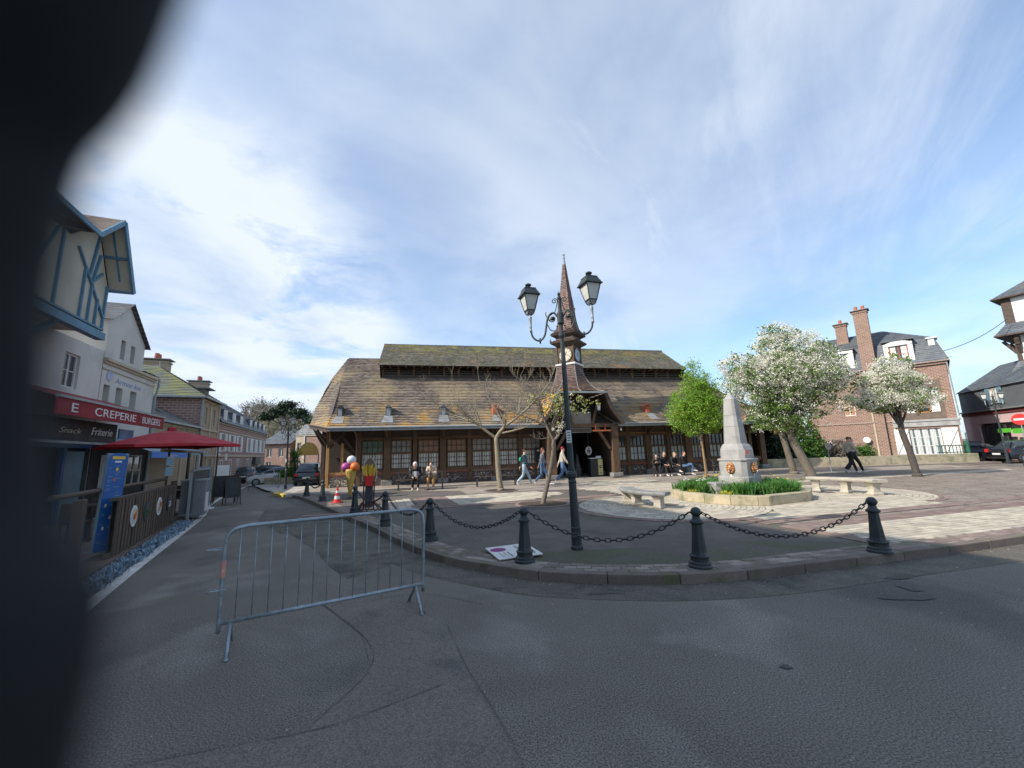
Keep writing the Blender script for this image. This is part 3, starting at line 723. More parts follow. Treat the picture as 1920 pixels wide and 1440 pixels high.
# left of the porch, right of the porch (porch covers 10.9..13.7 up to y=.6), then everything above
rect_tile(b, [D, (-1.05, .6, 4.28)], [(10.35, -1.3, 3.13), (10.9, .6, 4.28)], row=.2, lift=.032, rng=rt)
rect_tile(b, [(14.35, -1.3, 3.13), (13.7, .6, 4.28)], [RIGHT[0], RIGHT[1]], row=.2, lift=.032, rng=rt)
rect_tile(b, [LEFT[1], LEFT[2]], [RIGHT[1], RIGHT[2]], row=.2, lift=.032, rng=rt)
rect_tile(b, [LEFT[2], LEFT[3]], [(1.05, 3.6, 6.6), (1.0, 5.9, 8.33)], row=.2, lift=.032, rng=rt)
rect_tile(b, [(22.45, 3.6, 6.6), (22.45, 5.9, 8.33)], [RIGHT[2], RIGHT[3]], row=.2, lift=.032, rng=rt)
# left return of the roof
rect_tile(b, [(-2.28, 1.0, 3.46), (-2.3, 1.9, 4.45), (-1.98, 4.1, 6.6), A_], LEFT, row=.2, lift=.032, rng=rt)
rect_tile(b, [(-2.3, 11.5, 3.5), (-2.05, 9.0, 5.75), A_], [(-2.3, 1.0, 3.5), (-2.05, 3.0, 5.75), A_], row=.3, tw=.5, rng=rt)
o = b.build('roof_tiles', M['tile'], hall, kind='stuff')
b = MB()  # underlay and back slope
b.quad((-.92, -1.25, 3.09), (XR, -1.25, 3.09), (XR - .6, .6, 4.23), (-1.05, .6, 4.23)); b.quad((-1.05, .6, 4.23), (XR - .6, .6, 4.23), (23.8, 3.6, 6.55), (-1.28, 3.6, 6.55))
b.quad((-1.28, 3.6, 6.55), (1.0, 3.6, 6.55), (1.0, 5.9, 8.28), (-1.4, 5.9, 8.28)); b.quad((22.45, 3.6, 6.55), (23.8, 3.6, 6.55), (22.7, 5.9, 8.28), (22.45, 5.9, 8.28))
b.quad((XR, 13.1, 3.1), (-2.3, 13.1, 3.1), (-1.28, 8.2, 6.6), (23.8, 8.2, 6.6)); b.quad((22.45, 5.9, 8.28), (22.7, 5.9, 8.28), (23.8, 8.2, 6.6), (22.45, 8.2, 6.6))
b.quad((1.0, 5.9, 8.28), (-1.4, 5.9, 8.28), (-1.28, 8.2, 6.6), (1.0, 8.2, 6.6))
b.add([(XR + .3, -1.3, 3.1), (XR + .3, 13.1, 3.1), (22.7, 5.9, 8.3)], [(0, 1, 2)]); b.add([(-2.3, 1, 3.45), (-.9, -1.25, 3.09), (-1.4, 5.9, 8.28), (-2.3, 11.5, 3.45)], [(0, 1, 2), (0, 2, 3)])
b.build('roof_deck', M['darkwood'], hall)
# clerestory
b = MB()
rect_tile(b, [(.9, 2.98, 7.30), (.95, 5.9, 9.42)], [(22.6, 2.98, 7.30), (22.5, 5.9, 9.42)], row=.15, tw=.18, rng=rt)
b.build('upper_roof_tiles', M['mosstile'], hall, kind='stuff')
b = MB(); b.quad((.9, 3.0, 7.26), (22.6, 3.0, 7.26), (22.5, 5.9, 9.38), (.95, 5.9, 9.38)); b.quad((22.6, 8.8, 7.28), (.9, 8.8, 7.28), (.95, 5.9, 9.38), (22.5, 5.9, 9.38)); b.build('upper_roof_deck', M['darkwood'], hall)
b = MB()
x = .95
while x < 22.5:
    b.cur = rt.random(); b.lathe([(.075, 0), (.085, .0), (.085, .27), (.06, .27)], 6); n_ = 24
    vs = b.v[-n_:]; del b.v[-n_:]; b.v += [(x + z, 5.9 + yy, 9.40 + xx * .9) for xx, yy, z in vs]; x += .285
x = -1.35
while x < 1.0:
    b.lathe([(.07, 0), (.08, .0), (.08, .27), (.055, .27)], 6); vs = b.v[-24:]; del b.v[-24:]; b.v += [(x + z, 5.9 + yy, 8.33 + xx * .9) for xx, yy, z in vs]; x += .285
b.build('ridge_tiles', M['slate'], hall, kind='stuff')
for (ya, sgn) in ((3.6, 1), (8.2, -1)):
    b = MB(); b.box(1.1, 22.4, ya - .05, ya + .05, 6.55, 6.72); b.box(1.1, 22.4, ya - .05, ya + .05, 7.32, 7.5)
    b.build('louvre_sill', M['darkwood'], hall)
bay = 21.2 / 22
post = None; slat = None
for ya in (3.6, 8.2):
    for i in range(23):
        x = 1.15 + i * bay
        if post is None:
            b = MB(); b.box(-.07, .07, -.06, .06, 0, .64); post = b.build('louvre_post', M['wood'], hall, (x, ya, 6.70)).data
        else: link('louvre_post', post, hall, (x, ya, 6.70))
        if i < 22 and ya < 5:
            for k in range(4):
                if (i in (5, 7) and k == 3): continue
                if slat is None:
                    b = MB(); b.add([(.08, -.045, 0), (bay - .08, -.045, 0), (bay - .08, .045, .075), (.08, .045, .075), (.08, -.045, .014), (bay - .08, -.045, .014), (bay - .08, .045, .089), (.08, .045, .089)], [(3, 2, 1, 0), (4, 5, 6, 7), (0, 1, 5, 4), (2, 3, 7, 6)])
                    slat = b.build('louvre_slat', mat('grey_louvre', (.15, .12, .10), None, 1, .8), hall, (x, ya, 6.74 + k * .145)).data
                else: link('louvre_slat', slat, hall, (x, ya, 6.74 + k * .145), (rt.uniform(-.12, .12), 0, 0))
b = MB()   # rafter ends under the upper eave
for i in range(44): b.box(1.1 + i * .49, 1.17 + i * .49, 3.0, 3.6, 7.20, 7.27)
b.build('rafter_ends', M['wood'], hall, kind='stuff')
for xx, nm in ((1.0, 1), (22.45, -1)):
    b = MB(); b.prismY([(0, 0), (1, 0), (1, 1)], 0, 1); b = MB()
    b.add([(xx, 3.0, 7.25), (xx, 8.8, 7.25), (xx, 5.9, 9.36), (xx, 3.55, 6.5), (xx, 8.25, 6.5), (xx + .04 * nm, 3.0, 7.25), (xx + .04 * nm, 8.8, 7.25), (xx + .04 * nm, 5.9, 9.36), (xx + .04 * nm, 3.55, 6.5), (xx + .04 * nm, 8.25, 6.5)],
          [(0, 2, 1), (0, 1, 4, 3), (5, 6, 7), (5, 8, 9, 6)]); b.build('gable_boarding', M['darkwood'], hall)
# gutter and downpipes
b = MB(); b.tube([(-.9, -1.34, 3.12), (10.4, -1.34, 3.12)], .055, 8); b.tube([(14.35, -1.34, 3.12), (25.9, -1.34, 3.12)], .055, 8); b.beam((-.9, -1.3, 3.03), (10.4, -1.3, 3.03), .03, .13); b.beam((14.35, -1.3, 3.03), (25.9, -1.3, 3.03), .03, .13)
b.build('gutter', M['zinc'], hall, smooth=False)
b = MB(); b.tube([(-.9, -1.32, 3.12), (-2.35, 1.0, 3.46), (-2.35, 11, 3.46)], .05, 6); b.beam((-.9, -1.28, 3.02), (-2.3, 1.0, 3.36), .05, .2); b.build('eave_board', M['darkwood'], hall)
b = MB(); b.tube([(.3, -1.2, 3.08), (.3, -.3, 2.85), (.3, -.1, 2.7), (.3, -.1, .75)], .045, 8); b.build('downpipe', mat('brown_pipe', (.17, .10, .07), None, 1, .6), hall)
# soffit / rafters
b = MB()
for i in range(44):
    x = -.6 + i * .6
    if 10.6 < x < 14.2: continue
    b.beam((x, -1.22, 3.05), (x, .1, 3.86), .07, .12)
b.build('eave_rafters', M['darkwood'], hall, kind='stuff')
# walls
wins = [(.55, 1.65, 'green'), (2.05, 3.12, 'w'), (3.47, 4.58, 'o'), (5.02, 6.08, 'o'), (6.4, 7.5, 'w'), (7.92, 9.02, 'w'), (9.28, 10.36, 'w'),
        (14.66, 15.74, 'g'), (15.98, 17.0, 'g'), (17.4, 18.44, 'g'), (18.72, 19.72, 'g'), (20.2, 21.1, 'g'), (21.45, 22.6, 'g'), (23.15, 24.3, 'g')]
pil = [(1.86, .36), (3.3, .24), (4.8, .36), (6.25, .24), (7.72, .36), (9.15, .22), (14.45, .36), (15.87, .22), (17.2, .38), (18.58, .22), (19.95, .4), (21.28, .24), (22.9, .42), (24.5, .22), (25.4, .36), (.42, .2), (10.62, .38)]
b = MB(); b.box(.3, 10.6, .02, .2, 2.62, 3.75); b.box(14.4, 25.5, .02, .2, 2.62, 3.75); b.box(10.6, 14.4, .02, .2, 3.1, 3.75); b.build('eave_wall', M['darkwood'], hall)
b = MB(); b.box(.22, .34, .2, 12, .15, 3.8); b.box(25.4, 25.55, .2, 12, .15, 3.9); b.box(.3, 25.5, 11.9, 12, .15, 3.8); b.build('side_wall', M['darkwood'], hall)
for x0, x1 in ((.3, 1.68), (2.04, 3.18), (3.42, 4.62), (4.98, 6.13), (6.37, 7.54), (7.9, 9.04), (9.26, 10.43), (14.63, 15.76), (15.98, 17.01), (17.39, 18.47), (18.69, 19.75), (20.15, 21.16), (21.4, 22.69), (23.11, 24.39)):
    b = MB(); b.box(x0, x1, 0, .2, .15, .72); b.build('plinth_panel', M['plinthdark'], hall)
    b = MB()
    for k in range(34):
        u = rt.gauss(.5, .22); v = rt.gauss(.55, .2)
        if not (.05 < u < .95 and .08 < v < .92): continue
        cx_ = x0 + u * (x1 - x0); cz = .18 + v * .5; s_ = rt.uniform(.02, .05); b.cur = rt.random()
        ring = [(cx_ + s_ * cos(t * pi / 3) * rt.uniform(.7, 1.3), -.0, cz + s_ * .7 * sin(t * pi / 3) * rt.uniform(.7, 1.3)) for t in range(6)]
        b.add(ring + [(cx_, -.018, cz)], [(t, (t + 1) % 6, 6) for t in range(6)])
    b.build('flints', M['flint'], hall, kind='stuff')
b = MB(); b.box(.5, 10.43, -.06, .16, .72, .82); b.box(14.63, 25.3, -.06, .16, .72, .82); b.build('window_ledge', M['sillred'], hall, bevel=.01)
b = MB(); b.box(.5, 10.43, -.03, .14, .82, .96); b.box(14.63, 25.3, -.03, .14, .82, .96); b.build('bottom_rail', M['wood'], hall)
b = MB(); b.box(.5, 10.43, -.03, .14, 2.52, 2.68); b.box(14.63, 25.3, -.03, .14, 2.44, 2.62); b.build('top_rail', M['wood'], hall)
for x, w in pil:
    b = MB(); b.box(x - w / 2, x + w / 2, -.1 if w > .3 else -.06, .16, .15 if w < .3 else .42, 3.1); b.build('timber_post', M['wood'], hall, bevel=.012)
    if w > .3:
        b = MB(); b.box(x - w / 2 - .1, x + w / 2 + .1, -.16, .1, .15, .42); b.build('post_base', M['concblock'], hall, bevel=.03)
        b = MB(); b.beam((x, -.1, 2.55), (x, -1.05, 3.06), .12, .14); b.build('eave_bracket', M['darkwood'], hall)
def hall_window(x0, x1, kind):
    right = kind == 'g'
    z0, zt, z1 = .97, 1.80, 2.5; fr = M['wood']; mu = M['darkwood']
    b = MB(); w = x1 - x0; t = .05
    b.box(x0, x0 + t, -.02, .06, z0, z1); b.box(x1 - t, x1, -.02, .06, z0, z1); b.box(x0, x1, -.025, .06, zt - .04, zt + .06); b.box(x0, x1, -.02, .06, z1 - t, z1); b.box(x0, x1, -.02, .06, z0, z0 + t)
    b.box((x0 + x1) / 2 - .03, (x0 + x1) / 2 + .03, -.022, .06, z0, zt)
    win = b.build('window', fr, hall)
    b = MB(); nc = 4; m_ = .012
    for i in range(1, nc):
        xx = x0 + w * i / nc; b.box(xx - m_, xx + m_, -.01, .03, zt + .06, z1 - t)
    b.box(x0 + t, x1 - t, -.012, .03, (zt + z1) / 2 - m_, (zt + z1) / 2 + m_)
    nb = 4 if right else 8
    for i in range(1, nb):
        if i == nb // 2: continue
        xx = x0 + w * i / nb; b.box(xx - m_ * .8, xx + m_ * .8, -.01, .03, z0 + t, zt - .04)
    for k in (1, 2) if not right else (1,):
        zz = z0 + t + (zt - z0 - .09) * k / (3 if not right else 2); b.box(x0 + t, x1 - t, -.012, .03, zz - m_, zz + m_)
    b.build('glazing_bars', mu, win)
    b = MB(); b.quad((x0 + t, .012, z0 + t), (x1 - t, .012, z0 + t), (x1 - t, .012, z1 - t), (x0 + t, .012, z1 - t))
    cm = {'g': M['greycurtain']}.get(kind, M['whitecurtain'])
    # curtain folds close behind the glass
    cb = MB(); n = 28
    def cur(zl, zh):
        cb.loft([[(x0 + .05 + (w - .1) * i / n, .045 + .02 * sin(i * 1.9) , z) for i in range(n + 1)] for z in (zl, zh)], cap=False, close=False)
    cur(z0 + .04, zt - .02)
    cb.build('curtain', cm, win)
    ub = MB(); ub.quad((x0 + .04, .05, zt + .05), (x1 - .04, .05, zt + .05), (x1 - .04, .05, z1), (x0 + .04, .05, z1))
    um = {'green': mat('green_upper_pane', (.10, .15, .11), (.14, .18, .14), 4, .8), 'o': mat('tan_reflection', (.30, .22, .15), (.33, .17, .09), 1.5, .8), 'w': mat('grey_reflection', (.34, .31, .26), (.24, .22, .19), 2, .8), 'g': M['glass']}[kind]  # grey and tan sheets stand in for reflections in the upper glass
    ub.build('upper_pane', um, win)
for x0, x1, k in wins: hall_window(x0, x1, k)
# small roof vents
def vent(x, m1, lean):
    y = -.25; z = zr(y)
    b = MB(); b.box(x - .15, x + .15, y, y + .62, z - .02, z + .5); b.add([(x - .2, y - .06, z + .5), (x + .2, y - .06, z + .5), (x + .2, y + .7, z + .58), (x - .2, y + .7, z + .58), (x, y - .06, z + .64), (x, y + .8, z + .68)], [(0, 1, 4), (1, 2, 5, 4), (3, 0, 4, 5), (0, 3, 2, 1)])
    v = b.build('roof_vent', m1, hall)
    b = MB(); b.box(x - .1, x + .1, y - .012, y, z + .05, z + .45); b.build('vent_shutter', M['zinc'] if m1 != M['rust'] else M['rust'], v)
    b = MB(); b.quad((x - .22, y - .03, z + .03), (x + .22, y - .03, z + .03), (x + .3, y - .7, zr(y - .7) + .05), (x - .3, y - .7, zr(y - .7) + .05))
    b.v = [tuple(p) for p in b.v]; b.f = [(3, 2, 1, 0)]; b.build('vent_flashing', M['zinc'], v)
for x, m1 in ((-.55, M['darkwood']), (1.9, M['slate']), (4.82, M['slate']), (7.75, M['rust']), (17.3, M['rust']), (20.2, M['rust'])): vent(x, m1, 0)
# open loggia at the left end
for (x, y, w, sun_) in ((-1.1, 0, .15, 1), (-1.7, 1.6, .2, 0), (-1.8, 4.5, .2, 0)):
    b = MB(); b.box(x - w / 2, x + w / 2, y - .1, y + .1, .15, 3.3); b.build('timber_post', M['sunwood'] if sun_ else M['darkwood'], hall, bevel=.012)  # front post takes the sunlit colour, the posts behind the shaded one
b = MB(); b.box(-.95, -.02, .0, .22, .15, .7); b.build('low_wall', M['mortar'], hall)
b = MB()
for k in range(150):
    cx_ = rt.uniform(-.92, -.06); cz = rt.uniform(.2, .67); s_ = rt.uniform(.028, .052); b.cur = rt.random()
    ring = [(cx_ + s_ * cos(t * pi / 3) * rt.uniform(.7, 1.3), -.0, cz + s_ * .8 * sin(t * pi / 3) * rt.uniform(.7, 1.3)) for t in range(6)]
    b.add(ring + [(cx_, -.02, cz)], [(t, (t + 1) % 6, 6) for t in range(6)])
b.build('flints', M['flint'], hall, kind='stuff')
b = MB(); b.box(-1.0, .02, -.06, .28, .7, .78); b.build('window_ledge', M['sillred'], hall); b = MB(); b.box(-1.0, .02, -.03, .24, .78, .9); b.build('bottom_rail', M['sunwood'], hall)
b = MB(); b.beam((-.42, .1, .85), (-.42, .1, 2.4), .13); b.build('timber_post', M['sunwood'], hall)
for a, c in (((-1.1, 0, 2.2), (-.95, -1.1, 3.0)), ((-1.1, 0, 2.1), (-.3, 0, 3.0)), ((.2, .05, 1.9), (-.6, .05, 3.0)), ((-1.7, 1.6, 2.3), (-2.15, 1.2, 3.3)), ((-1.1, 0, 2.3), (-1.6, -.5, 3.1))):
    b = MB(); b.beam(a, c, .11, .13); b.build('brace', M['darkwood'], hall)
b = MB(); b.box(-1.6, .3, 2.4, 2.5, .15, 3.6); b.build('loggia_shade_wall', M['darkwood'], hall); b = MB(); b.box(-1.2, .3, -.1, .1, 3.0, 3.2); b.build('loggia_beam', M['darkwood'], hall)  # dark wall added to make the open loggia look shaded inside
# small white box lettering on right half window bars
for x0, x1 in ((14.66, 15.74), (15.98, 17.0), (17.4, 18.44)):
    b = MB(); b.box(x0 - .05, x1 + .1, -.12, -.1, 2.6, 2.63); b.build('rail', M['sunwood'], hall)
# ---- porch
px0, px1 = 10.35, 14.35
for x in (10.62, 14.34):
    b = MB(); b.box(x - .2, x + .2, -1.5, -1.1, .38, 3.0); b.build('porch_post', M['wood'], hall, bevel=.015)
    b = MB(); b.box(x - .3, x + .3, -1.6, -1.0, .15, .38); b.build('post_base', M['concblock'], hall, bevel=.03)
b = MB(); b.box(10.4, 14.6, -1.45, -1.2, 2.92, 3.12); b.build('lintel', M['wood'], hall)
for x in (10.42, 14.22): b = MB(); b.box(x, x + .28, -1.1, 3.5, .15, 3.0); b.build('passage_wall', M['darkwood'], hall)
b = MB(); b.box(10.4, 14.5, 4.4, 4.5, .15, 4.2); b.build('entrance_shade_sheet', M['black'], hall)  # black sheet standing in for the deep shade inside the entrance
for s_, xp in ((1, 10.82), (-1, 14.14)):
    b = MB(); b.add([(xp, -1.4, 1.7), (xp + .13 * s_, -1.4, 1.7), (xp + .95 * s_, -1.4, 2.92), (xp + .7 * s_, -1.4, 2.92), (xp, -1.25, 1.7), (xp + .13 * s_, -1.25, 1.7), (xp + .95 * s_, -1.25, 2.92), (xp + .7 * s_, -1.25, 2.92)],
                 [(0, 1, 2, 3), (7, 6, 5, 4), (1, 5, 6, 2), (0, 3, 7, 4)]); b.build('brace', M['wood'], hall)
    xq = xp + .2 * s_
    b = MB(); b.beam((xq + .9 * s_, -1.42, 3.1), (xq + .45 * s_, -1.42, 4.5), .12, .12); b.build('brace', M['wood'], hall)
b = MB(); b.box(11.65, 13.0, -1.38, -1.3, 3.12, 3.8); b.build('plaster_panel', mat('beige_panel', (.24, .21, .175), (.20, .175, .15), 3, .85), hall)
b = MB(); b.box(11.4, 12.9, -1.5, -1.46, 2.66, 2.86); sb_ = b.build('name_board', M['darkwood'], hall)
b = MB(); b.box(11.36, 12.94, -1.49, -1.47, 2.63, 2.66); b.box(11.36, 12.94, -1.49, -1.47, 2.86, 2.89); b.box(12.9, 12.94, -1.49, -1.47, 2.63, 2.89); b.build('board_frame', M['concblock'], sb_)
b = MB(); b.box(13.0, 14.05, -1.62, -1.5, 2.68, 2.76); b.box(13.15, 13.19, -1.56, -1.52, 2.76, 3.1); b.box(13.72, 13.76, -1.56, -1.52, 2.76, 3.1); b.build('hanging_rail', M['rust'], hall)
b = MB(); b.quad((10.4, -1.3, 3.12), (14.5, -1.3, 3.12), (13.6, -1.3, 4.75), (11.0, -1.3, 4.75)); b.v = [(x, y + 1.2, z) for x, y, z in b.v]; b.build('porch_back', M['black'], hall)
# flared side roofs of the porch
b = MB()
rect_tile(b, [(14.75, -1.9, 3.12), (14.15, -1.95, 3.9), (13.75, -1.98, 4.8)], [(14.75, 1.2, 3.12), (14.15, 1.2, 3.9), (13.75, 1.2, 4.8)], rng=rt)
rect_tile(b, [(9.9, 1.2, 3.12), (10.5, 1.2, 3.9), (10.9, 1.2, 4.8)], [(9.9, -1.9, 3.12), (10.5, -1.95, 3.9), (10.9, -1.98, 4.8)], rng=rt)
b.build('porch_side_tiles', M['towertile'], hall, kind='stuff')
for pl in ([(14.72, 3.08), (14.12, 3.86), (13.72, 4.78)], [(9.93, 3.08), (10.53, 3.86), (10.93, 4.78)]):
    b = MB()
    for (xa, za), (xb, zb) in zip(pl, pl[1:]): b.beam((xa, -1.93, za), (xb, -1.96, zb), .06, .2)
    b.build('barge_board', M['darkwood'], hall)
    b = MB(); (xa, za), (xm, zm), (xb, zb) = pl; s_ = 1 if xa > 12 else -1
    b.quad((xa, -1.9, za), (xa, 1.2, za), (xm, 1.2, zm), (xm, -1.9, zm)); b.quad((xm, -1.9, zm), (xm, 1.2, zm), (xb, 1.2, zb), (xb, -1.9, zb)); b.build('porch_soffit', M['darkwood'], hall)
# ---- clock tower
tw = MB()
cx0, cy0 = 12.27, -.4
levels = [(4.85, 1.36, 1.36), (5.02, 1.12, 1.25), (5.35, .88, 1.08), (5.8, .66, .94), (6.25, .48, .84), (6.62, .40, .78)]
def ring8(a, bb, z): return [(cx0 + x, cy0 + y * (1.18 if z < 5 else 1), z) for x, y in ((-a, -a), (0, -bb), (a, -a), (bb, 0), (a, a), (0, bb), (-a, a), (-bb, 0))]
R8 = [ring8(a, c, z) for z, a, c in levels]
for k in range(8): rect_tile(tw, [r[k] for r in R8], [r[(k + 1) % 8] for r in R8], row=.12, tw=.16, rng=rt)
tw.build('tower_skirt_tiles', M['towertile'], hall, kind='stuff')
b = MB(); b.loft([[(x, y, z - .03) for x, y, z in r] for r in R8]); b.build('tower_skirt', M['darkwood'], hall)
b = MB(); b.beam((cx0 - 1.42, cy0 - 1.64, 4.83), (cx0 + 1.42, cy0 - 1.64, 4.83), .1, .1); b.build('porch_gutter', M['zinc'], hall)
for k in (1, 3, 5, 7, 0, 2): b = MB(); b.tube([Vector(r[k]) + Vector((0, 0, .03)) for r in R8], .033, 5); b.build('hip_tile_row', M['concblock'], hall)
def sqp(h): return [(cx0, cy0 - h), (cx0 + h, cy0), (cx0, cy0 + h), (cx0 - h, cy0)]
b = MB(); b.prism(sqp(.92), 6.62, 6.72); b.build('tower_sill', M['white'], hall, bevel=.01)
b = MB(); b.prism(sqp(.72), 6.72, 7.78); cs = b.build('clock_stage', M['wood'], hall)
for k in range(4):
    p, q = sqp(.74)[k], sqp(.74)[(k + 1) % 4]
    b = MB(); b.tube([(p[0], p[1], 6.72), (p[0], p[1], 7.78)], .045, 6); b.build('corner_trim', M['wood'], cs)
for k in range(4):
    p, q = sqp(.72)[k], sqp(.72)[(k + 1) % 4]; mx_, my_ = (p[0] + q[0]) / 2, (p[1] + q[1]) / 2; a = atan2(q[1] - p[1], q[0] - p[0])
    if k not in (0, 3): continue
    dial = MB(); dial.lathe([(.001, 0), (.40, 0), (.40, .03), (.001, .03)], 28)
    dl = dial.build('clock_dial', mat('dial_cream', (.50, .46, .33) if k == 3 else (.34, .41, .47), None, 1, .5), cs, (mx_, my_, 7.25), (pi / 2, 0, a))
    dl.location = (mx_ + sin(a) * .0, my_ - cos(a) * .0, 7.25)
    b = MB(); rr = [(.39, .0), (.45, .0), (.45, .05), (.39, .05)]
    n = 28; rings = [[(r * cos(2 * pi * j / n), r * sin(2 * pi * j / n), z) for j in range(n)] for r, z in rr + rr[:1]]; b.loft(rings, cap=False)
    b.build('clock_rim', M['darkwood'], dl)
    b = MB()
    for h in range(12):
        t = h * pi / 6; b.beam((.30 * cos(t), .30 * sin(t), .033), (.36 * cos(t), .36 * sin(t), .033), .035, .004)
    b.build('hour_marks', M['black'], dl)
    for ln, t, w in ((.2, radians(60), .035), (.3, radians(-15), .022)):
        b = MB(); b.beam((0, 0, .038), (ln * cos(t), ln * sin(t), .038), w, .004); b.build('clock_hand', M['black'], dl)
def cornice(z0, hs):
    b = MB(); z = z0; rings = []
    for h, dz in hs: rings.append([(x, y, z0 + dz) for x, y in sqp(h)])
    b.loft(rings); return b.build('cornice', M['darkwood'], hall)
cornice(7.78, [(.78, 0), (.86, .06), (1.0, .12), (1.16, .2), (1.18, .25), (.9, .27)])
b = MB()
q0 = sqp(1.16); q1 = sqp(.86)
for k in range(4): rect_tile(b, [(*q0[k], 8.03), (*q1[k], 8.2)], [(*q0[(k + 1) % 4], 8.03), (*q1[(k + 1) % 4], 8.2)], row=.1, tw=.14, rng=rt)
b.build('collar_tiles', M['spiretile'], hall, kind='stuff')
b = MB(); b.prism(sqp(.8), 8.03, 8.34); b.build('collar', M['spiretile'], hall)
cornice(8.34, [(.82, 0), (.95, .06), (1.12, .14), (1.14, .2), (.9, .26)])
sp_l = [(8.58, 1.10), (8.72, .86), (8.95, .70), (9.4, .60), (10.5, .46), (12.0, .24), (13.2, .085)]
b = MB()
for k in range(4): rect_tile(b, [(*sqp(h)[k], z) for z, h in sp_l], [(*sqp(h)[(k + 1) % 4], z) for z, h in sp_l], row=.11, tw=.14, lift=.012, rng=rt)
b.build('spire_tiles', M['spiretile'], hall, kind='stuff')
b = MB(); b.loft([[(x, y, z - .01) for x, y in sqp(h * .98)] for z, h in sp_l]); b.build('spire_core', M['darkwood'], hall)
b = MB(); b.lathe([(.11, 13.1), (.085, 13.4), (.06, 13.48), (.08, 13.55), (.06, 13.72), (.09, 13.8), (.03, 13.84)], 8, (cx0, cy0, 0)); b.build('finial', M['zinc'], hall)
b = MB(); b.lathe([(.03, 0), (.06, .08), (.015, .22), (.001, .3)], 6, (cx0 - 1.12, cy0, 8.05)); b.build('corner_finial', M['darkgrey'], hall)
# porch lantern
b = MB(); x, y, z = 13.35, -1.75, 3.95
b.tube([(x, y, z + .6), (x, y, z + .3)], .012, 5); b.lathe([(.02, .32), (.13, .25), (.15, .2), (.02, .2)], 6, (x, y, z)); b.lathe([(.1, -.1), (.08, -.16), (.02, -.2)], 6, (x, y, z)); pl_ = b.build('porch_lantern', M['darkgrey'], hall)
b = MB(); b.lathe([(.075, -.1), (.12, .2)], 6, (x, y, z)); b.build('lantern_glass', M['white'], pl_)
b = MB(); b.lathe([(.02, 0), (.05, .02), (.05, .1), (.01, .12)], 8, (14.75, -1.45, 2.7)); b.tube([(14.75, -1.3, 2.85), (14.75, -1.5, 2.85), (14.75, -1.45, 2.78)], .012, 5); b.build('wall_camera', M['white'], hall)
# dark poster on the window right of the left range
b = MB(); b.box(9.98, 10.36, -.13, -.11, 1.05, 1.9); po = b.build('notice_board', M['black'], hall)
b = MB(); b.box(10.2, 10.29, -.135, -.13, 1.12, 1.24); b.add([(10.08, -.133, 1.72), (10.17, -.133, 1.66), (10.26, -.133, 1.72), (10.17, -.133, 1.78)], [(0, 1, 2, 3)]); b.build('notice', M['white'], po)
# ================================================================== STREET FURNITURE
# --- steel crowd barrier
bar = thing('crowd_barrier', 'galvanised steel crowd barrier standing alone on the road in the foreground', 'barrier', (-2.73, 3.93, 0), atan2(4.9 - 3.93, -1.09 + 2.73))
BLn = sqrt(1.64 ** 2 + .97 ** 2)
b = MB(); pts = catmull([(0, 0, .16), (0, 0, .5), (0, 0, .88), (.03, 0, 1.02), (.14, 0, 1.07), (.4, 0, 1.075), (BLn - .4, 0, 1.075), (BLn - .14, 0, 1.07), (BLn - .03, 0, 1.02), (BLn, 0, .88), (BLn, 0, .5), (BLn, 0, .16)], 4)
b.tube(pts, .0185, 10); b.build('frame', M['galv'], bar, smooth=True)
b = MB(); b.tube([(0, 0, .24), (BLn, 0, .24)], .0185, 10); b.build('bottom_rail', M['galv'], bar, smooth=True)
rod = None
for i in range(14):
    x = .12 + i * (BLn - .24) / 13
    if rod is None: b = MB(); b.tube([(0, 0, .24), (0, 0, 1.07)], .0052, 6); rod = b.build('rod', M['galv'], bar, (x, 0, 0), smooth=True).data
    else: link('rod', rod, bar, (x, 0, 0))
for x in (.09, BLn - .09):
    for s_ in (-1, 1):
        b = MB(); b.tube([(x, 0, .235), (x + .0, s_ * .24, .012)], .017, 8); b.tube([(x, s_ * .24, .0), (x, s_ * .24, .02)], .02, 8); b.build('foot', M['galv'], bar, smooth=True)
b = MB(); b.tube([(0, 0, .9), (-.13, .02, .89), (-.14, .0, .885), (-.13, -.02, .89), (0, 0, .88)], .005, 6); b.build('hook', M['galv'], bar)
b = MB(); b.tube([(.05, .0, .535), (-.02, .02, .53), (-.10, .02, .54), (-.12, 0, .52), (-.09, -.02, .53), (0.04, -.02, .53)], .005, 6); b.build('hook', M['galv'], bar)
b = MB(); b.tube([(0, 0, .635), (0, 0, .78)], .0215, 12); st = b.build('sticker', mat('salmon_sticker', (.60, .27, .21), (.52, .24, .19), 30, .6), bar)
text('1', .05, M['white'], st, (-.012, -.024, .68), (pi / 2, 0, 0), .0008)

# --- bollards with chains
BOLL = [(5.23, 6.12), (2.43, 5.66), (.11, 6.18), (-1.62, 7.85), (-3.02, 9.6), (-4.55, 11.7), (-7.12, 15.2), (-8.8, 17.35)]
BLAB = ['dark green cast iron bollard at the right end of the chain, beside the pale paving', 'dark green bollard alone on the kerb between two sagging chains right of the lamp post',
        'dark green bollard standing over the fallen white sign board', 'dark green bollard directly behind the right end of the crowd barrier',
        'dark green bollard seen through the bars of the crowd barrier', 'dark green bollard just left of the chips figure',
        'dark green bollard left of the orange traffic cone', 'dark green bollard at the street corner, last of the row towards the lamp post']
proto = thing('bollard', BLAB[0], 'bollard', (0, 0, 0), 0, 'chain bollards round the square')
b = MB(); b.lathe([(.001, 0), (.148, 0), (.148, .03), (.135, .045), (.135, .07), (.115, .085), (.115, .13), (.126, .14), (.126, .155), (.108, .165)], 20); b.build('base', M['iron'], proto, smooth=False, bevel=.003)
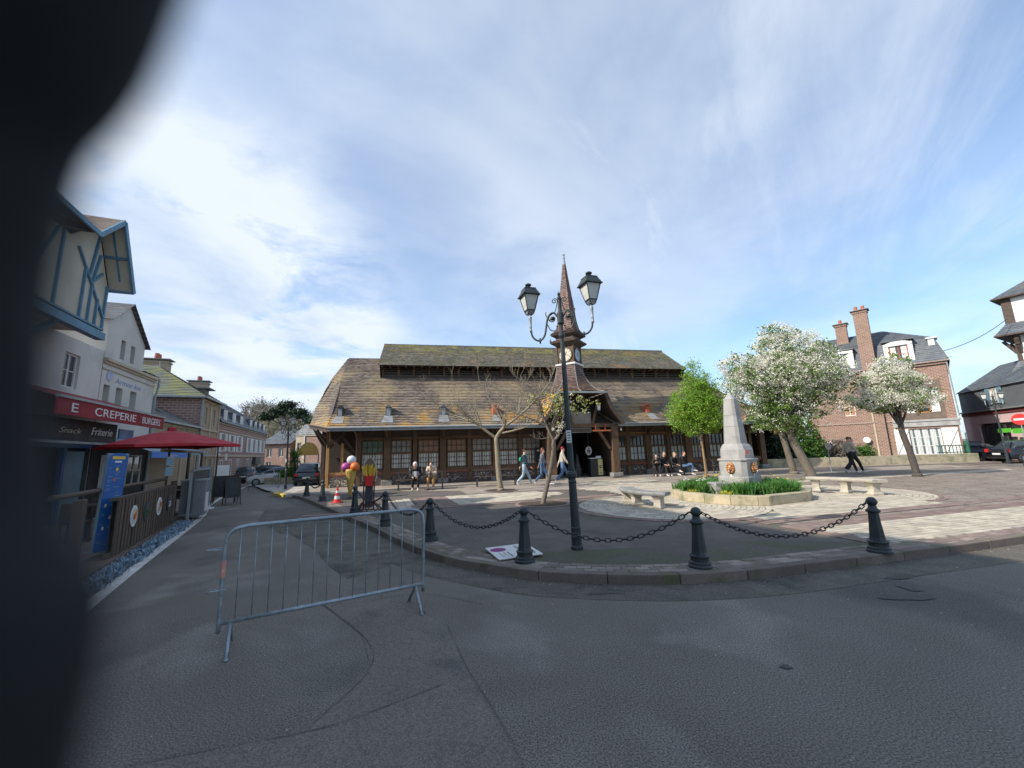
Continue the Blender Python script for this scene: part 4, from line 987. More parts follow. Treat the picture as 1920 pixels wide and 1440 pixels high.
b = MB(); b.lathe([(.104, .16), (.094, .20), (.085, .30), (.073, .42), (.067, .52), (.066, .555)], 8, flat=.5); b.build('shaft', M['iron'], proto, bevel=.004)
b = MB(); b.lathe([(.06, .55), (.085, .56), (.088, .585), (.07, .60), (.055, .615), (.05, .63), (.05, .65)], 20); b.build('collar', M['iron'], proto, smooth=True)
b = MB(); b.ball((0, 0, .705), .068, 20, 12); hd = b.build('ball', M['iron'], proto, smooth=True)
b = MB(); b.tube([(-.085, 0, .70), (.085, 0, .70)], .014, 8); b.build('eyelet', M['chain'], hd)
bl = []
rb = random.Random(4)
for i, (x, y) in enumerate(BOLL):
    if i == 0: o = proto; o.location = (x, y, .112)
    else: o = dup(proto, (x, y, .112), 0, BLAB[i])
    j = min(max(i, 1), 6); a, c = BOLL[j - 1], BOLL[j + 1] if j + 1 < len(BOLL) else BOLL[j]
    o.rotation_euler = (rb.uniform(-.02, .02), rb.uniform(-.02, .03) + (.03 if i < 2 else 0), atan2(a[1] - c[1], a[0] - c[0])); bl.append(o)
lk = MB()
n = 10; hl, rr_ = .030, .021
pth = [(hl * (1 if cos(t) > 0 else -1) * .62 + rr_ * cos(t), rr_ * sin(t), 0) for t in [2 * pi * i / n for i in range(n)]]
rings = []
for i, p in enumerate(pth):
    t = 2 * pi * i / n; nx, ny = cos(t), sin(t)
    rings.append([(p[0] + nx * .0072 * cos(a), p[1] + ny * .0072 * cos(a), .0072 * sin(a)) for a in [pi / 2 * q for q in range(4)]])
lk.loft(rings + rings[:1], cap=False)
linkme = None
def chain(p, q, sag, label, near=True):
    global linkme
    p = Vector(p); q = Vector(q); L0 = (q - p).length
    r = thing('chain', label, 'chain', tuple(p), 0, 'chains between the bollards')
    pts = []
    K = 200
    for i in range(K + 1):
        t = i / K; v = p.lerp(q, t); v.z -= sag * 4 * t * (1 - t); pts.append(v - p)
    pitch = .076; acc = 0; pos = [pts[0]]; 
    ps = resample_any(pts, pitch)
    for i, v in enumerate(ps[:-1]):
        d = (ps[i + 1] - v).normalized(); c = (v + ps[i + 1]) / 2
        e = d.to_track_quat('X', 'Z') @ Euler((pi / 2 * (i % 2) + .35, 0, 0)).to_quaternion()
        if linkme is None: ob = lk.build('link', M['chain'], r, smooth=True); linkme = ob.data
        else: ob = link('link', linkme, r)
        ob.location = c; ob.rotation_euler = e.to_euler(); ob.scale = (1.15, 1.15, 1.15)
def resample_any(pts, step):
    res = [pts[0].copy()]; acc = 0
    for a, b_ in zip(pts, pts[1:]):
        l = (b_ - a).length; t = step - acc
        while t <= l: res.append(a.lerp(b_, t / l)); t += step
        acc = (acc + l) % step
    return res
CLAB = ['heavy black chain sagging between the rightmost bollard and the next one', 'black chain sagging in front of the lamp post foot', 'black chain hanging above the plaza asphalt left of the fallen sign',
        'short black chain behind the upper right corner of the crowd barrier', 'black chain hanging beside the feet of the chips figure', None, 'small black chain between the two bollards left of the traffic cone']
for i, sag in enumerate((.39, .38, .33, .34, .26, None, .28)):
    if sag is None: continue
    a, c = Vector(BOLL[i]).to_3d(), Vector(BOLL[i + 1]).to_3d(); d = (c - a).normalized() * .08
    chain((a.x + d.x, a.y + d.y, .812), (c.x - d.x, c.y - d.y, .812), sag, CLAB[i])

# --- lamp post with two lanterns
lamp = thing('street_lamp', 'tall black double lantern lamp post with scroll arms inside the chained corner', 'street lamp', (.98, 6.88, .10))
lamp.rotation_euler = (0, radians(-1.1), 0)
b = MB(); b.lathe([(.001, 0), (.10, 0), (.10, .05), (.085, .07), (.085, .17), (.095, .18), (.095, .2), (.08, .215), (.08, .32), (.088, .33), (.088, .345), (.075, .36)], 8, flat=.5); b.build('base', M['iron'], lamp, bevel=.003)
b = MB(); b.lathe([(.074, .35), (.063, 1.05), (.066, 1.06), (.072, 1.08), (.06, 1.10), (.06, 1.13), (.082, 1.16), (.086, 1.2), (.07, 1.24), (.056, 1.26), (.06, 1.28), (.056, 1.31)], 10); b.build('lower_shaft', M['iron'], lamp, bevel=.002)
b = MB(); b.lathe([(.054, 1.30), (.050, 2.0), (.040, 3.3), (.034, 3.62)], 8, flat=.5); b.build('pole', M['iron'], lamp)
b = MB(); b.lathe([(.036, 3.55), (.055, 3.60), (.055, 3.68), (.036, 3.70), (.036, 3.8), (.06, 3.84), (.06, 4.02), (.045, 4.05), (.036, 4.1), (.03, 4.28), (.036, 4.3), (.036, 4.33), (.02, 4.35), (.03, 4.39), (.001, 4.44)], 12); b.build('head_column', M['iron'], lamp, bevel=.002)
b = MB(); b.box(-.052, .03, -.056, -.05, 1.72, 1.93); stt = b.build('sticker', M['white'], lamp)
for k in range(4): 
    b = MB(); b.box(-.035, .012, -.0585, -.0565, 1.75 + k * .045, 1.765 + k * .045); b.build('print', M['darkgrey'], stt)
AZ = radians(-20)
def arm(sx):
    ca, sa = cos(AZ), sin(AZ)
    def w(u, z): return (u * sx * ca, u * sx * sa, z)
    b = MB()
    main = catmull([w(.03, 3.93), w(.10, 4.04), w(.17, 4.05), w(.235, 3.97), (w(.27, 3.82)), w(.31, 3.66), w(.39, 3.58), w(.48, 3.60), w(.545, 3.69), w(.56, 3.80)], 5)
    b.tube(main, .018, 8)
    a_ = b.build('arm', M['iron'], lamp, smooth=True)
    def spiral(c, r0, r1, a0, turns, n=18):
        return [w(c[0] + (r0 + (r1 - r0) * i / n) * cos(a0 + turns * 2 * pi * i / n), c[1] + (r0 + (r1 - r0) * i / n) * sin(a0 + turns * 2 * pi * i / n)) for i in range(n + 1)]
    b = MB(); b.tube(spiral((.145, 3.95), .085, .02, pi * .5, -1.2), .010, 6); b.build('scroll', M['iron'], a_, smooth=True); b = MB(); b.tube([w(.235, 3.94), w(.19, 3.93), w(.155, 3.94)], .012, 6); b.ball(w(.15, 3.95), .04, 10, 6)
    b.build('rosette', M['iron'], a_, smooth=True); b = MB(); b.tube(spiral((.09, 4.27), .055, .012, pi * 1.0, -1.3), .009, 6); b.tube(catmull([w(.035, 4.27), w(.06, 4.16), w(.10, 4.05)], 5), .009, 6)
    b.build('scroll', M['iron'], a_, smooth=True); b = MB(); b.tube(catmull([w(.25, 3.86), w(.19, 3.74), w(.10, 3.72), w(.06, 3.79)], 5), .009, 6); b.ball(w(.07, 3.79), .018, 8, 5)
    b.tube(catmull([w(.25, 3.99), w(.27, 4.06), w(.25, 4.09)], 4), .008, 6)
    b.build('scroll', M['iron'], a_, smooth=True); b = MB(); b.tube([w(.40, 3.62), w(.40, 3.53)], .016, 8); b.ball(w(.40, 3.53), .016, 8, 5)
    b.build('drop_knob', M['iron'], a_, smooth=True)
    c = w(.565, 0); b = MB(); b.lathe([(.022, 3.76), (.027, 3.78), (.022, 3.8), (.022, 3.84), (.027, 3.86), (.022, 3.88), (.028, 3.99), (.034, 4.03), (.03, 4.05)], 10, c); b.build('stem', M['zinc'], a_, smooth=True)
    # lantern
    T = Matrix.Translation(Vector((c[0], c[1], 4.05))) @ Matrix.Rotation(radians(20), 4, 'Z')
    def sq_(h, z): return [(-h, -h, z), (h, -h, z), (h, h, z), (-h, h, z)]
    b = MB(); b.M = T
    for k in range(4):
        p0, p1 = Vector(sq_(.075, .12)[k]), Vector(sq_(.135, .40)[k]); b.beam(p0, p1, .014, .014); b.beam(sq_(.075, .12)[k], sq_(.075, .12)[(k + 1) % 4], .014, .014)
        b.tube(catmull([(sq_(.075, .12)[k]), (sq_(.05, .05)[k]), (sq_(.015, .03)[k])], 4), .007, 5)
        b.beam(sq_(.052, .05)[k], sq_(.075, .12)[k], .008, .008)
    b.build('lantern_frame', M['iron'], a_)
    b = MB(); b.M = T
    b.loft([sq_(.165, .395), sq_(.168, .41), sq_(.155, .42), sq_(.105, .53), sq_(.11, .54), sq_(.095, .55), sq_(.045, .57)]); b.build('lantern_roof', M['iron'], a_)
    b = MB(); b.M = T; b.lathe([(.03, .56), (.03, .60), (.055, .61), (.06, .63), (.03, .65), (.001, .652)], 14); b.build('lantern_cap', M['iron'], a_)
    g_ = MB(); g_.M = T; g_.loft([sq_(.068, .125), sq_(.127, .395)]); g_.build('lantern_glass', M['lampglass'], a_)
    b = MB(); b.M = T; b.loft([sq_(.055, .055), sq_(.068, .118)]); b.build('lantern_bottom_glass', M['glasspale'], a_)
arm(-1); arm(1)

# --- fallen sign board
sg = thing('fallen_sign', 'white sign board with a purple oval lying flat behind a bollard', 'sign', (0, 0, 0), 0)
P_ = [Vector((-.41, 6.95, 0)), Vector((-.27, 6.22, 0)), Vector((.40, 6.47, 0)), Vector((.27, 7.14, 0))]
sg.location = (P_[1].x, P_[1].y, .118); sa_ = atan2((P_[2] - P_[1]).y, (P_[2] - P_[1]).x); sg.rotation_euler = (radians(1.2), radians(-.5), sa_)
W_, H_ = .71, .72
b = MB(); b.box(0, W_, 0, H_, .012, .030); b.build('board', M['white'], sg, bevel=.004)
b = MB(); b.lathe([(.001, .0312), (.13, .0312), (.13, .0325), (.001, .0325)], 28, (.15, .50, 0), 1, .85); b.build('logo', mat('purple', (.22, .02, .16), None, 1, .6), sg)
b = MB()
for (x, y0, y1, w_) in ((.10, .08, .30, .012), (.14, .10, .27, .010), (.18, .07, .32, .012), (.235, .06, .34, .022), (.45, .10, .62, .02), (.49, .2, .6, .012), (.60, .08, .40, .024), (.64, .12, .36, .012)):
    y = y0
    while y < y1: l_ = rb.uniform(.012, .035); b.box(x, x + w_, y, y + l_, .0302, .0312); y += l_ + .008
b.build('small_print', M['black'], sg)

# --- stone benches
def stone_bench(loc, c, r, a0, a1, label, h0=.45, top=M['benchtop'], n=14):
    t_ = thing('stone_bench', label, 'bench', loc, 0, 'curved stone benches by the fountain')
    b = MB(); rings = []
    for i in range(n + 1):
        a = a0 + (a1 - a0) * i / n; d = Vector((cos(a), sin(a), 0)); cc = Vector((c[0] - loc[0], c[1] - loc[1], 0))
        prof = [(-.21, -.01), (-.23, .03), (-.23, .065), (-.20, .085), (.20, .085), (.23, .065), (.23, .03), (.21, -.01)]
        rings.append([cc + d * (r + u) + Vector((0, 0, h0 - .085 + v)) for u, v in prof])
    b.loft(rings); b.build('seat', top, t_, bevel=.004)
    for f in (.12, .5, .88):
        a = a0 + (a1 - a0) * f; d = Vector((cos(a), sin(a), 0)); tg = Vector((-sin(a), cos(a), 0)); cc = Vector((c[0] - loc[0], c[1] - loc[1], 0)) + d * r
        b = MB(); prof = [(.17, 0), (.175, .05), (.13, .08), (.11, .16), (.115, .24), (.15, .30), (.18, .32), (.18, .355)]
        prof = [(w_, z * (h0 - .09) / .355) for w_, z in prof]
        b.loft([[cc + d * w_ * u * 1.0 + tg * v * (.12 if z < .06 or z > .3 * (h0 / .45) else .095) + Vector((0, 0, z)) for u, v in ((-1, -1), (1, -1), (1, 1), (-1, 1))] for w_, z in prof])
        b.build('leg', M['benchstone'], t_, bevel=.01)
stone_bench((3.45, 11.5, .116), (4.95, 12.1), 1.62, radians(160), radians(233), 'curved grey stone bench on the paved circle left of the fountain', .42)
stone_bench((10.3, 13.1, .116), (8.6, 12.1), 2.05, radians(-2), radians(56), 'curved cream stone bench right of the fountain', .46, M['benchstone'])

# --- obelisk fountain in its flower bed
fo = thing('obelisk_fountain', 'grey stone obelisk fountain with copper lion masks in the flower bed', 'fountain', (7.05, 12.9, .112), radians(33)); fo.scale = (.77, .77, 1.03)
def oct_(h, c, z): return [(-h + c, -h, z), (h - c, -h, z), (h, -h + c, z), (h, h - c, z), (h - c, h, z), (-h + c, h, z), (-h, h - c, z), (-h, -h + c, z)]
b = MB(); b.loft([oct_(.62, .13, 0), oct_(.62, .13, .58), oct_(.60, .13, .62)]); b.build('base_block', M['granite'], fo, bevel=.012)
b = MB(); b.loft([oct_(.565, .16, .62), oct_(.565, .16, 1.07), oct_(.60, .16, 1.08), oct_(.60, .16, 1.12), oct_(.54, .16, 1.14)]); b.build('mask_block', M['granite'], fo, bevel=.008)
b = MB(); b.loft([oct_(.50, .15, 1.14), oct_(.49, .15, 1.40), oct_(.44, .13, 1.50), oct_(.375, .11, 1.58)]); b.build('pedestal', M['granite'], fo, bevel=.008)
b = MB(); b.loft([oct_(.35, .11, 1.58), oct_(.305, .10, 2.1)]); b.build('shaft', M['granite'], fo, bevel=.004)
b = MB(); b.loft([oct_(.305, .10, 2.104), oct_(.272, .09, 2.45)]); b.build('shaft', M['granite'], fo, bevel=.004)
b = MB(); b.loft([oct_(.272, .09, 2.454), oct_(.218, .075, 2.93), oct_(.225, .08, 2.95), oct_(.02, .005, 3.17)]); b.build('shaft', M['granite'], fo, bevel=.004)
for k in range(4):
    if k not in (0, 1, 3): continue
    T = Matrix.Rotation(k * pi / 2, 4, 'Z') @ Matrix.Translation((0, -.57, .86))
    b = MB(); b.M = T @ Matrix.Rotation(pi / 2, 4, 'X')
    b.lathe([(.001, .0), (.17, .0), (.165, .05), (.13, .06), (.001, .06)], 16); b.M = T
    b.ball((0, -.06, .0), .105, 10, 7, (1, .8, 1.05)); b.ball((0, -.13, -.03), .05, 8, 6, (1.1, 1, .8)); b.ball((0, -.12, -.085), .03, 6, 5)
    for q in range(11):
        a = 2 * pi * q / 11; b.ball((.125 * cos(a), -.05, .125 * sin(a)), .038, 6, 4)
    for s_ in (-1, 1): b.ball((s_ * .04, -.135, .035), .014, 6, 4); b.ball((s_ * .085, -.09, .09), .028, 6, 4)
    b.build('lion_mask', M['bronze'], fo, smooth=True)
    b = MB(); b.M = T; b.lathe([(.012, -.0), (.012, -.09)], 6, (0, -.16, -.02)); b.box(-.035, .035, -.02, -.012, -.42, -.17); b.build('spout', M['whitecurtain'], fo)
b = MB(); b.M = Matrix.Rotation(-pi / 2, 4, 'Z'); b.box(-.17, .17, -.512, -.497, 1.28, 1.40)
b.M = Matrix.Rotation(0, 4, 'Z'); b.v = []; b.f = []; b.r = []; b.mi = []; b.box(-.33, .06, -.507, -.494, 1.235, 1.40); nt = b.build('notice', mat('pale_notice', (.62, .36, .32), None, 1, .6), fo)
b = MB()
for z, w0, w1 in ((1.355, -.30, .0), (1.31, -.27, .03), (1.265, -.30, -.05)): b.box(w0, w1, -.510, -.508, z, z + .018)
b.build('print', M['red'], nt)
# basin wall round the bed
bs = thing('flower_bed_wall', 'low yellowish stone kerb wall of the planted bed round the obelisk', 'planter', (0, 0, 0))
ring = [(5.0, 13.3), (4.98, 12.35), (5.28, 11.6), (5.75, 11.1), (6.35, 10.85), (6.62, 10.8), (8.15, 11.45), (8.75, 12.2), (8.95, 13.2), (8.6, 14.3), (7.6, 15.0), (6.4, 14.9), (5.5, 14.3)]
bs.location = (6.9, 12.8, .116); RG = [(x - 6.9, y - 12.8) for x, y in ring]
inn = [(x * .86, y * .86) for x, y in RG]
for i in range(len(RG)):
    j = (i + 1) % len(RG); A1, B1, C1, D1 = Vector(RG[i]), Vector(RG[j]), Vector(inn[j]), Vector(inn[i])
    g_ = .004; b = MB(); e = (B1 - A1).normalized() * g_; b.prism([tuple(A1 + e), tuple(B1 - e), tuple(C1 - e), tuple(D1 + e)], 0, .245 + rb.uniform(-.006, .006)); b.build('kerb_block', M['basin'], bs, bevel=.014)
b = MB(); b.poly([(x, y, .16) for x, y in inn]); b.build('soil', M['soil'], bs)
b = MB(); b.box(-1.05, -.55, -.75, -.25, .1, .5); b.build('corner_block', M['granite'], bs, bevel=.015)
# daffodil leaves
def blades(name, label, pts, m, h=(.25, .42), per=26, spread=.16, w=.013, flowers=0, kind='stuff', fm=None):
    b = MB(); fb = MB(); r = random.Random(len(pts) * 7 + 1)
    for (x, y, z) in pts:
        for k in range(per):
            a = r.random() * 2 * pi; hh = r.uniform(*h); sp = r.random() * spread; bx, by = x + r.gauss(0, .05), y + r.gauss(0, .05)
            lean = hh * r.uniform(.15, .9); d = Vector((cos(a), sin(a), 0)); s_ = Vector((-sin(a), cos(a), 0)) * w * r.uniform(.7, 1.3)
            p0 = Vector((bx, by, z)); p1 = p0 + d * lean * .35 + Vector((0, 0, hh * .6)); p2 = p0 + d * lean + Vector((0, 0, hh * r.uniform(.75, 1.0)))
            b.cur = r.random(); b.add([p0 - s_, p0 + s_, p1 + s_, p1 - s_, p2], [(0, 1, 2, 3), (3, 2, 4)])
        if flowers and r.random() < flowers:
            c = Vector((x, y, z + h[1] * r.uniform(.85, 1.0))); fb.lathe([(.01, 0), (.035, .02), (.02, .03)], 6, tuple(c))
    o = b.build(name, m)
    tag(o, label, 'plants', kind=kind)
    if flowers and fb.v: fb.build('flowers', fm or M['flower'], o)
    return o
rp = random.Random(9); pp = []
while len(pp) < 150:
    x, y = rp.uniform(5.9, 8.55), rp.uniform(11.15, 14.4)
    if not inside((x, y), [(6.9 + u * .95, 12.8 + v * .95) for u, v in inn]): continue
    if (x - 7.08) ** 2 + (y - 13.0) ** 2 < .72 ** 2: continue
    if x < 6.05 and y < 12.3: continue
    pp.append((x, y, .27))
blades('daffodils', 'dense green daffodil leaves with a few yellow flowers in front of the obelisk', pp, M['daff'], (.26, .46), 34, flowers=.1)
pp = [(rp.gauss(5.72, .26), rp.gauss(12.75, .4), .27) for k in range(34)]
blades('daffodils', 'clump of green daffodil leaves left of the obelisk with white flowers', pp, M['daff'], (.26, .44), 34, flowers=.35, fm=M['white'])
pp = [(rp.gauss(5.3, .08), rp.gauss(12.4, .08), .26) for k in range(12)]
blades('yellow_foliage_plant', 'small bright yellow tuft at the left tip of the flower bed', pp, M['yellowleaf'], (.1, .2), 26)
pp = [(rp.gauss(6.02, .1), rp.gauss(11.62, .06), .26) for k in range(12)]
blades('yellow_foliage_plant', 'small yellow tuft in front of the granite corner block', pp, M['yellowleaf'], (.1, .2), 24)

# --- traffic cone
tcn = thing('traffic_cone', 'orange and white traffic cone standing left of the ice cream figure', 'traffic cone', (-6.33, 14.65, .105))
b = MB(); b.prism([(-.17, -.17), (.17, -.17), (.17, .17), (-.17, .17)], 0, .03); b.build('foot', M['red'], tcn, bevel=.01)
zz_ = [(.13, .03), (.1, .13), (.1, .13), (.082, .24), (.082, .24), (.058, .34), (.058, .34), (.045, .42), (.045, .42), (.022, .54)]
for k in range(5):
    b = MB(); (r0, z0), (r1, z1) = zz_[2 * k], zz_[2 * k + 1]; b.lathe([(r0, z0), (r1, z1)], 14); b.build('band' if k % 2 else 'cone_section', M['white'] if k % 2 else M['red'], tcn, smooth=False)

# --- ice cream cone figure
ic = thing('ice_cream_figure', 'giant ice cream cone figure with white, purple and orange scoops', 'advertising figure', (-6.38, 15.9, .105))
b = MB(); b.lathe([(.28, 0), (.28, .03), (.05, .04), (.03, .08)], 18); b.build('stand', M['black'], ic, smooth=False)
b = MB(); b.lathe([(.03, .06), (.06, .2), (.13, .6), (.20, 1.02), (.21, 1.1), (.15, 1.12)], 16); cn = b.build('wafer_cone', M['wafer'], ic, smooth=True)
b = MB()
for k in range(14):
    z = .15 + k * .07; r = .045 + (z - .12) * .168
    n = 12; b.tube([(r * cos(2 * pi * j / n), r * sin(2 * pi * j / n), z + .02 * sin(2 * pi * j / n)) for j in range(n + 1)], .006, 4)
for k in range(8):
    a = k * pi / 4; b.tube([(.06 * cos(a), .06 * sin(a), .2), (.2 * cos(a + .5), .2 * sin(a + .5), 1.02)], .006, 4)
b.build('wafer_ridges', mat('wafer_ridge', (.38, .24, .04), None, 1, .6), cn)
for c, r, m in (((-.19, -.02, 1.2), .175, 'magenta'), ((.17, -.05, 1.2), .175, 'orange'), ((.0, .03, 1.46), .175, 'whitescoop')):
    b = MB(); b.ball(c, r, 16, 10); b.build('scoop', M[m], ic, smooth=True)
# --- chips figure
fr = thing('chips_figure', 'giant red carton of yellow chips with an oval white rim on a dark stand', 'advertising figure', (-4.32, 12.15, .105), radians(8))
b = MB(); n = 24
b.loft([[(.19 * cos(t) * (1 - .1 * sin(t)), y, 1.12 + .42 * sin(t)) for t in [2 * pi * j / n for j in range(n)]] for y in (.02, .05)]); b.build('oval_back', mat('oval_brown', (.20, .14, .09), None, 1, .6), fr)
b = MB(); b.tube([(.2 * cos(t) * (1 - .1 * sin(t)), .02, 1.12 + .43 * sin(t)) for t in [2 * pi * j / 24 for j in range(25)]], .014, 6); b.build('oval_rim', M['cream'], fr)
b = MB(); b.loft([[(x, y, z) for x, y in ((-w, -.07 + .04 * (abs(w) < 0)), (w, -.07), (w, .02), (-w, .02))] for w, z in ((.09, .72), (.11, .8), (.145, 1.07))]); b.build('carton', M['red'], fr, bevel=.012)
b = MB(); rf = random.Random(2)
for k in range(46):
    x = rf.uniform(-.14, .14); y = rf.uniform(-.07, .0); z0 = 1.02; a = x * 1.2 + rf.uniform(-.15, .15); l = rf.uniform(.16, .34); b.cur = rf.random()
    b.beam((x, y, z0), (x + l * sin(a), y - .02, z0 + l * cos(a)), .024, .024)
b.build('chips', M['yellow'], fr, kind='stuff')
mb_ = mat('maroon_metal', (.10, .022, .016), (.07, .02, .015), 4, .5)
b = MB(); b.box(-.11, .11, .0, .03, .12, .74); b.build('panel', M['darkgrey'], fr)
for s_ in (-1, 1):
    b = MB(); b.beam((s_ * .14, 0, .03), (s_ * .15, 0, .85), .035, .035); b.build('upright', mb_, fr)
    b = MB(); b.beam((s_ * .14, -.03, .3), (s_ * .36, -.2, .03), .03, .03); b.beam((s_ * .14, -.03, .25), (-s_ * .02, -.25, .03), .025, .025); b.beam((s_ * .14, .0, .28), (s_ * .33, .25, .03), .03, .03); b.build('strut', mb_, fr)
b = MB(); b.beam((-.38, -.2, .02), (.38, -.2, .02), .03, .03); b.beam((-.36, .25, .02), (.36, .25, .02), .03, .03); b.beam((-.2, -.2, .02), (-.2, .25, .02), .03, .03); b.beam((.2, -.2, .02), (.2, .25, .02), .03, .03); b.build('foot_frame', mb_, fr)

# --- slatted benches in front of the hall
def slat_bench(x, y, w, label, rz=HA):
    t_ = thing('bench', label, 'bench', (x, y, .105), rz, 'dark benches along the market hall')
    for k in range(3):
        b = MB(); b.box(-w / 2, w / 2, -.2 + k * .13, -.1 + k * .13, .43, .46); b.build('seat_slat', M['darkwood'], t_)
    for s_ in (-1, 1):
        b = MB(); b.beam((s_ * (w / 2 - .15), -.15, .0), (s_ * (w / 2 - .15), -.15, .43), .05); b.beam((s_ * (w / 2 - .15), .15, 0), (s_ * (w / 2 - .15), .2, .8), .05); b.box(s_ * (w / 2 - .15) - .04, s_ * (w / 2 - .15) + .04, -.2, .2, 0, .03); b.build('leg', M['darkgrey'], t_)
    b = MB(); b.box(-w / 2, w / 2, .19, .215, .72, .80); b.build('back_rail', M['darkwood'], t_)
slat_bench(-4.4, 19.15, 2.3, 'dark slatted bench with two seated people under the left windows')
slat_bench(-.9, 20.0, 2.2, 'empty dark slatted bench behind the bare tree')
slat_bench(8.75, 23.2, 2.0, 'dark slatted bench holding four seated people right of the entrance')
slat_bench(12.3, 23.9, 1.6, 'empty dark slatted bench behind the young green tree')
# --- menu stand and round sign at the entrance
ms = thing('menu_stand', 'black counter with a yellow menu board inside the hall entrance', 'menu stand', tuple(hw(13.55, -.6, .15)), HA)
b = MB(); b.box(-.5, .25, -.2, .25, 0, 1.02); b.build('counter', M['black'], ms, bevel=.01)
b = MB(); b.box(-.05, .22, -.23, -.205, .1, .98); mbb = b.build('menu_board', mat('pale_yellow', (.50, .46, .20), (.42, .38, .16), 6, .6), ms)
b = MB(); b.box(-.0, .17, -.235, -.231, .6, .64); b.box(.0, .17, -.235, -.231, .48, .56); b.box(0, .17, -.235, -.231, .2, .23); b.build('print', M['darkgrey'], mbb)
b = MB(); b.box(-.06, .2, -.1, .1, 1.02, 1.16); b.build('card_box', M['white'], ms); b = MB(); b.box(-.55, -.1, -.25, .1, 1.03, 1.06); b.build('shelf', M['white'], ms)
rs = thing('round_sign', 'oval pale sign hanging in the dark entrance above the menu counter', 'sign', tuple(hw(13.1, -.5, 1.62)), HA)
b = MB(); b.M = Matrix.Rotation(pi / 2, 4, 'X'); b.lathe([(.001, -.02), (.25, -.02), (.25, .02), (.001, .02)], 24, (0, 0, 0), .78, 1); b.build('disc', mat('pale_disc', (.42, .42, .42), None, 1, .6), rs)
b = MB(); b.box(-.1, .1, -.03, -.021, -.08, .06); b.ball((0, -.02, .13), .05, 8, 5, (1, .3, 1)); b.tube([(0, 0, .25), (0, 0, 1.2)], .012, 5); b.box(-.12, .12, -.03, -.022, -.15, -.12); b.build('emblem', M['darkgrey'], rs)
b = MB(); b.lathe([(.22, 0), (.24, .02), (.25, .5), (.2, .55), (.12, .85), (.05, 1.25), (.02, 1.3)], 12); tag(b.build('coat_rack', M['darkgrey'], None, tuple(hw(12.6, .1, .15))), 'dark draped stand in the shadow left of the menu counter', 'stand')

# ================================================================== TREES
def limb(b, p, d, l, r, depth, R, tips, spread=.6, up=.15, curl=.25, k=5, minr=.004, ratio=.7, kids=(2, 3)):
    pts = [p]; rs = [r]; dd = d.normalized()
    for i in range(k):
        dd = (dd + Vector((R.gauss(0, curl), R.gauss(0, curl), R.gauss(up, curl * .7))) * .45).normalized()
        p = p + dd * l / k; pts.append(p); rs.append(max(minr, r * (1 - .45 * (i + 1) / k)))
    b.tube(pts, rs, 6 if r > .03 else (4 if r > .012 else 3), cap=False)
    if depth == 0: tips.append((pts[-1], dd)); tips.append((pts[k // 2], dd)); return
    n = R.randint(*kids)
    for i in range(n + 1):
        t = R.uniform(.45, 1) if i else 1
        q = pts[min(k, int(t * k))]
        a = Vector((R.gauss(0, 1), R.gauss(0, 1), R.gauss(.1, .6))).normalized()
        nd = (dd + a * spread * R.uniform(.6, 1.3)).normalized()
        limb(b, q, nd, l * ratio * R.uniform(.7, 1.15), max(minr, rs[min(k, int(t * k))] * .68), depth - 1, R, tips, spread, up, curl, k, minr, ratio, kids)
def quads(b, c, n, sig, size, R, elong=1.6, inside_=None):
    for i in range(n):
        p = Vector((R.gauss(c[0], sig[0]), R.gauss(c[1], sig[1]), R.gauss(c[2], sig[2])))
        if inside_ and not inside_(p): continue
        u = Vector((R.gauss(0, 1), R.gauss(0, 1), R.gauss(0, 1))).normalized(); v = u.cross(Vector((R.gauss(0, 1), R.gauss(0, 1), R.gauss(0, 1)))).normalized()
        s_ = size * R.uniform(.6, 1.3); b.cur = R.random(); u = u * s_ * elong; v = v * s_
        b.add([p - u, p + v, p + u, p - v], [(0, 1, 2, 3)])
def soil_pit(x, y, r=.55):
    b = MB(); n = 28; b.poly([(x + r * cos(2 * pi * j / n), y + r * sin(2 * pi * j / n), .1155) for j in range(n)]); tag(b.build('tree_pit', M['soil'], None), kind='structure')
    b = MB(); q = [[(x + rr * cos(2 * pi * j / n), y + rr * sin(2 * pi * j / n), z) for j in range(n)] for rr, z in ((r, .1), (r, .123), (r + .1, .123), (r + .1, .1))]; b.loft(q, cap=False)
    tag(b.build('tree_pit_ring', M['redpaver']), kind='structure')
# bare pollarded tree
R = random.Random(12)
t1 = thing('bare_tree', 'bare pollarded tree with pale spreading limbs in front of the hall', 'tree', (-.6, 17.3, .1))
b = MB(); tips = []
b.tube(catmull([(0, 0, 0), (-.08, 0, .7), (-.12, 0, 1.4), (-.16, 0, 2.25)], 4), [.13 - .004 * i for i in range(13)], 10)
b.lathe([(.17, 0), (.13, .12)], 10)
F0 = Vector((-.16, 0, 2.2))
def guided(b, pts, r0, r1, R, tips, sub=2, side=.5, l=.7):
    c = catmull(pts, 5); n = len(c); b.tube(c, [r0 + (r1 - r0) * i / (n - 1) for i in range(n)], 7, cap=False)
    for i in range(3, n, 2):
        d = (c[i] - c[i - 1]).normalized()
        a = Vector((R.gauss(0, 1), R.gauss(0, .8), R.gauss(.5, .6))).normalized()
        limb(b, c[i], d * .6 + a * .8, l * R.uniform(.5, 1.1), (r0 + (r1 - r0) * i / n) * .5, sub, R, tips, .6, .3, .3, 4, .0055)
    tips.append((c[-1], (c[-1] - c[-2]).normalized()))
guided(b, [F0, (-.7, -.1, 2.62), (-1.25, -.2, 3.1), (-1.75, -.2, 3.75)], .07, .025, R, tips, 2, l=.8)
guided(b, [F0, (.15, .0, 2.6), (.75, .1, 3.05), (1.3, .1, 3.5), (1.85, 0, 4.05), (2.2, 0, 4.5)], .08, .025, R, tips, 2, l=.8)
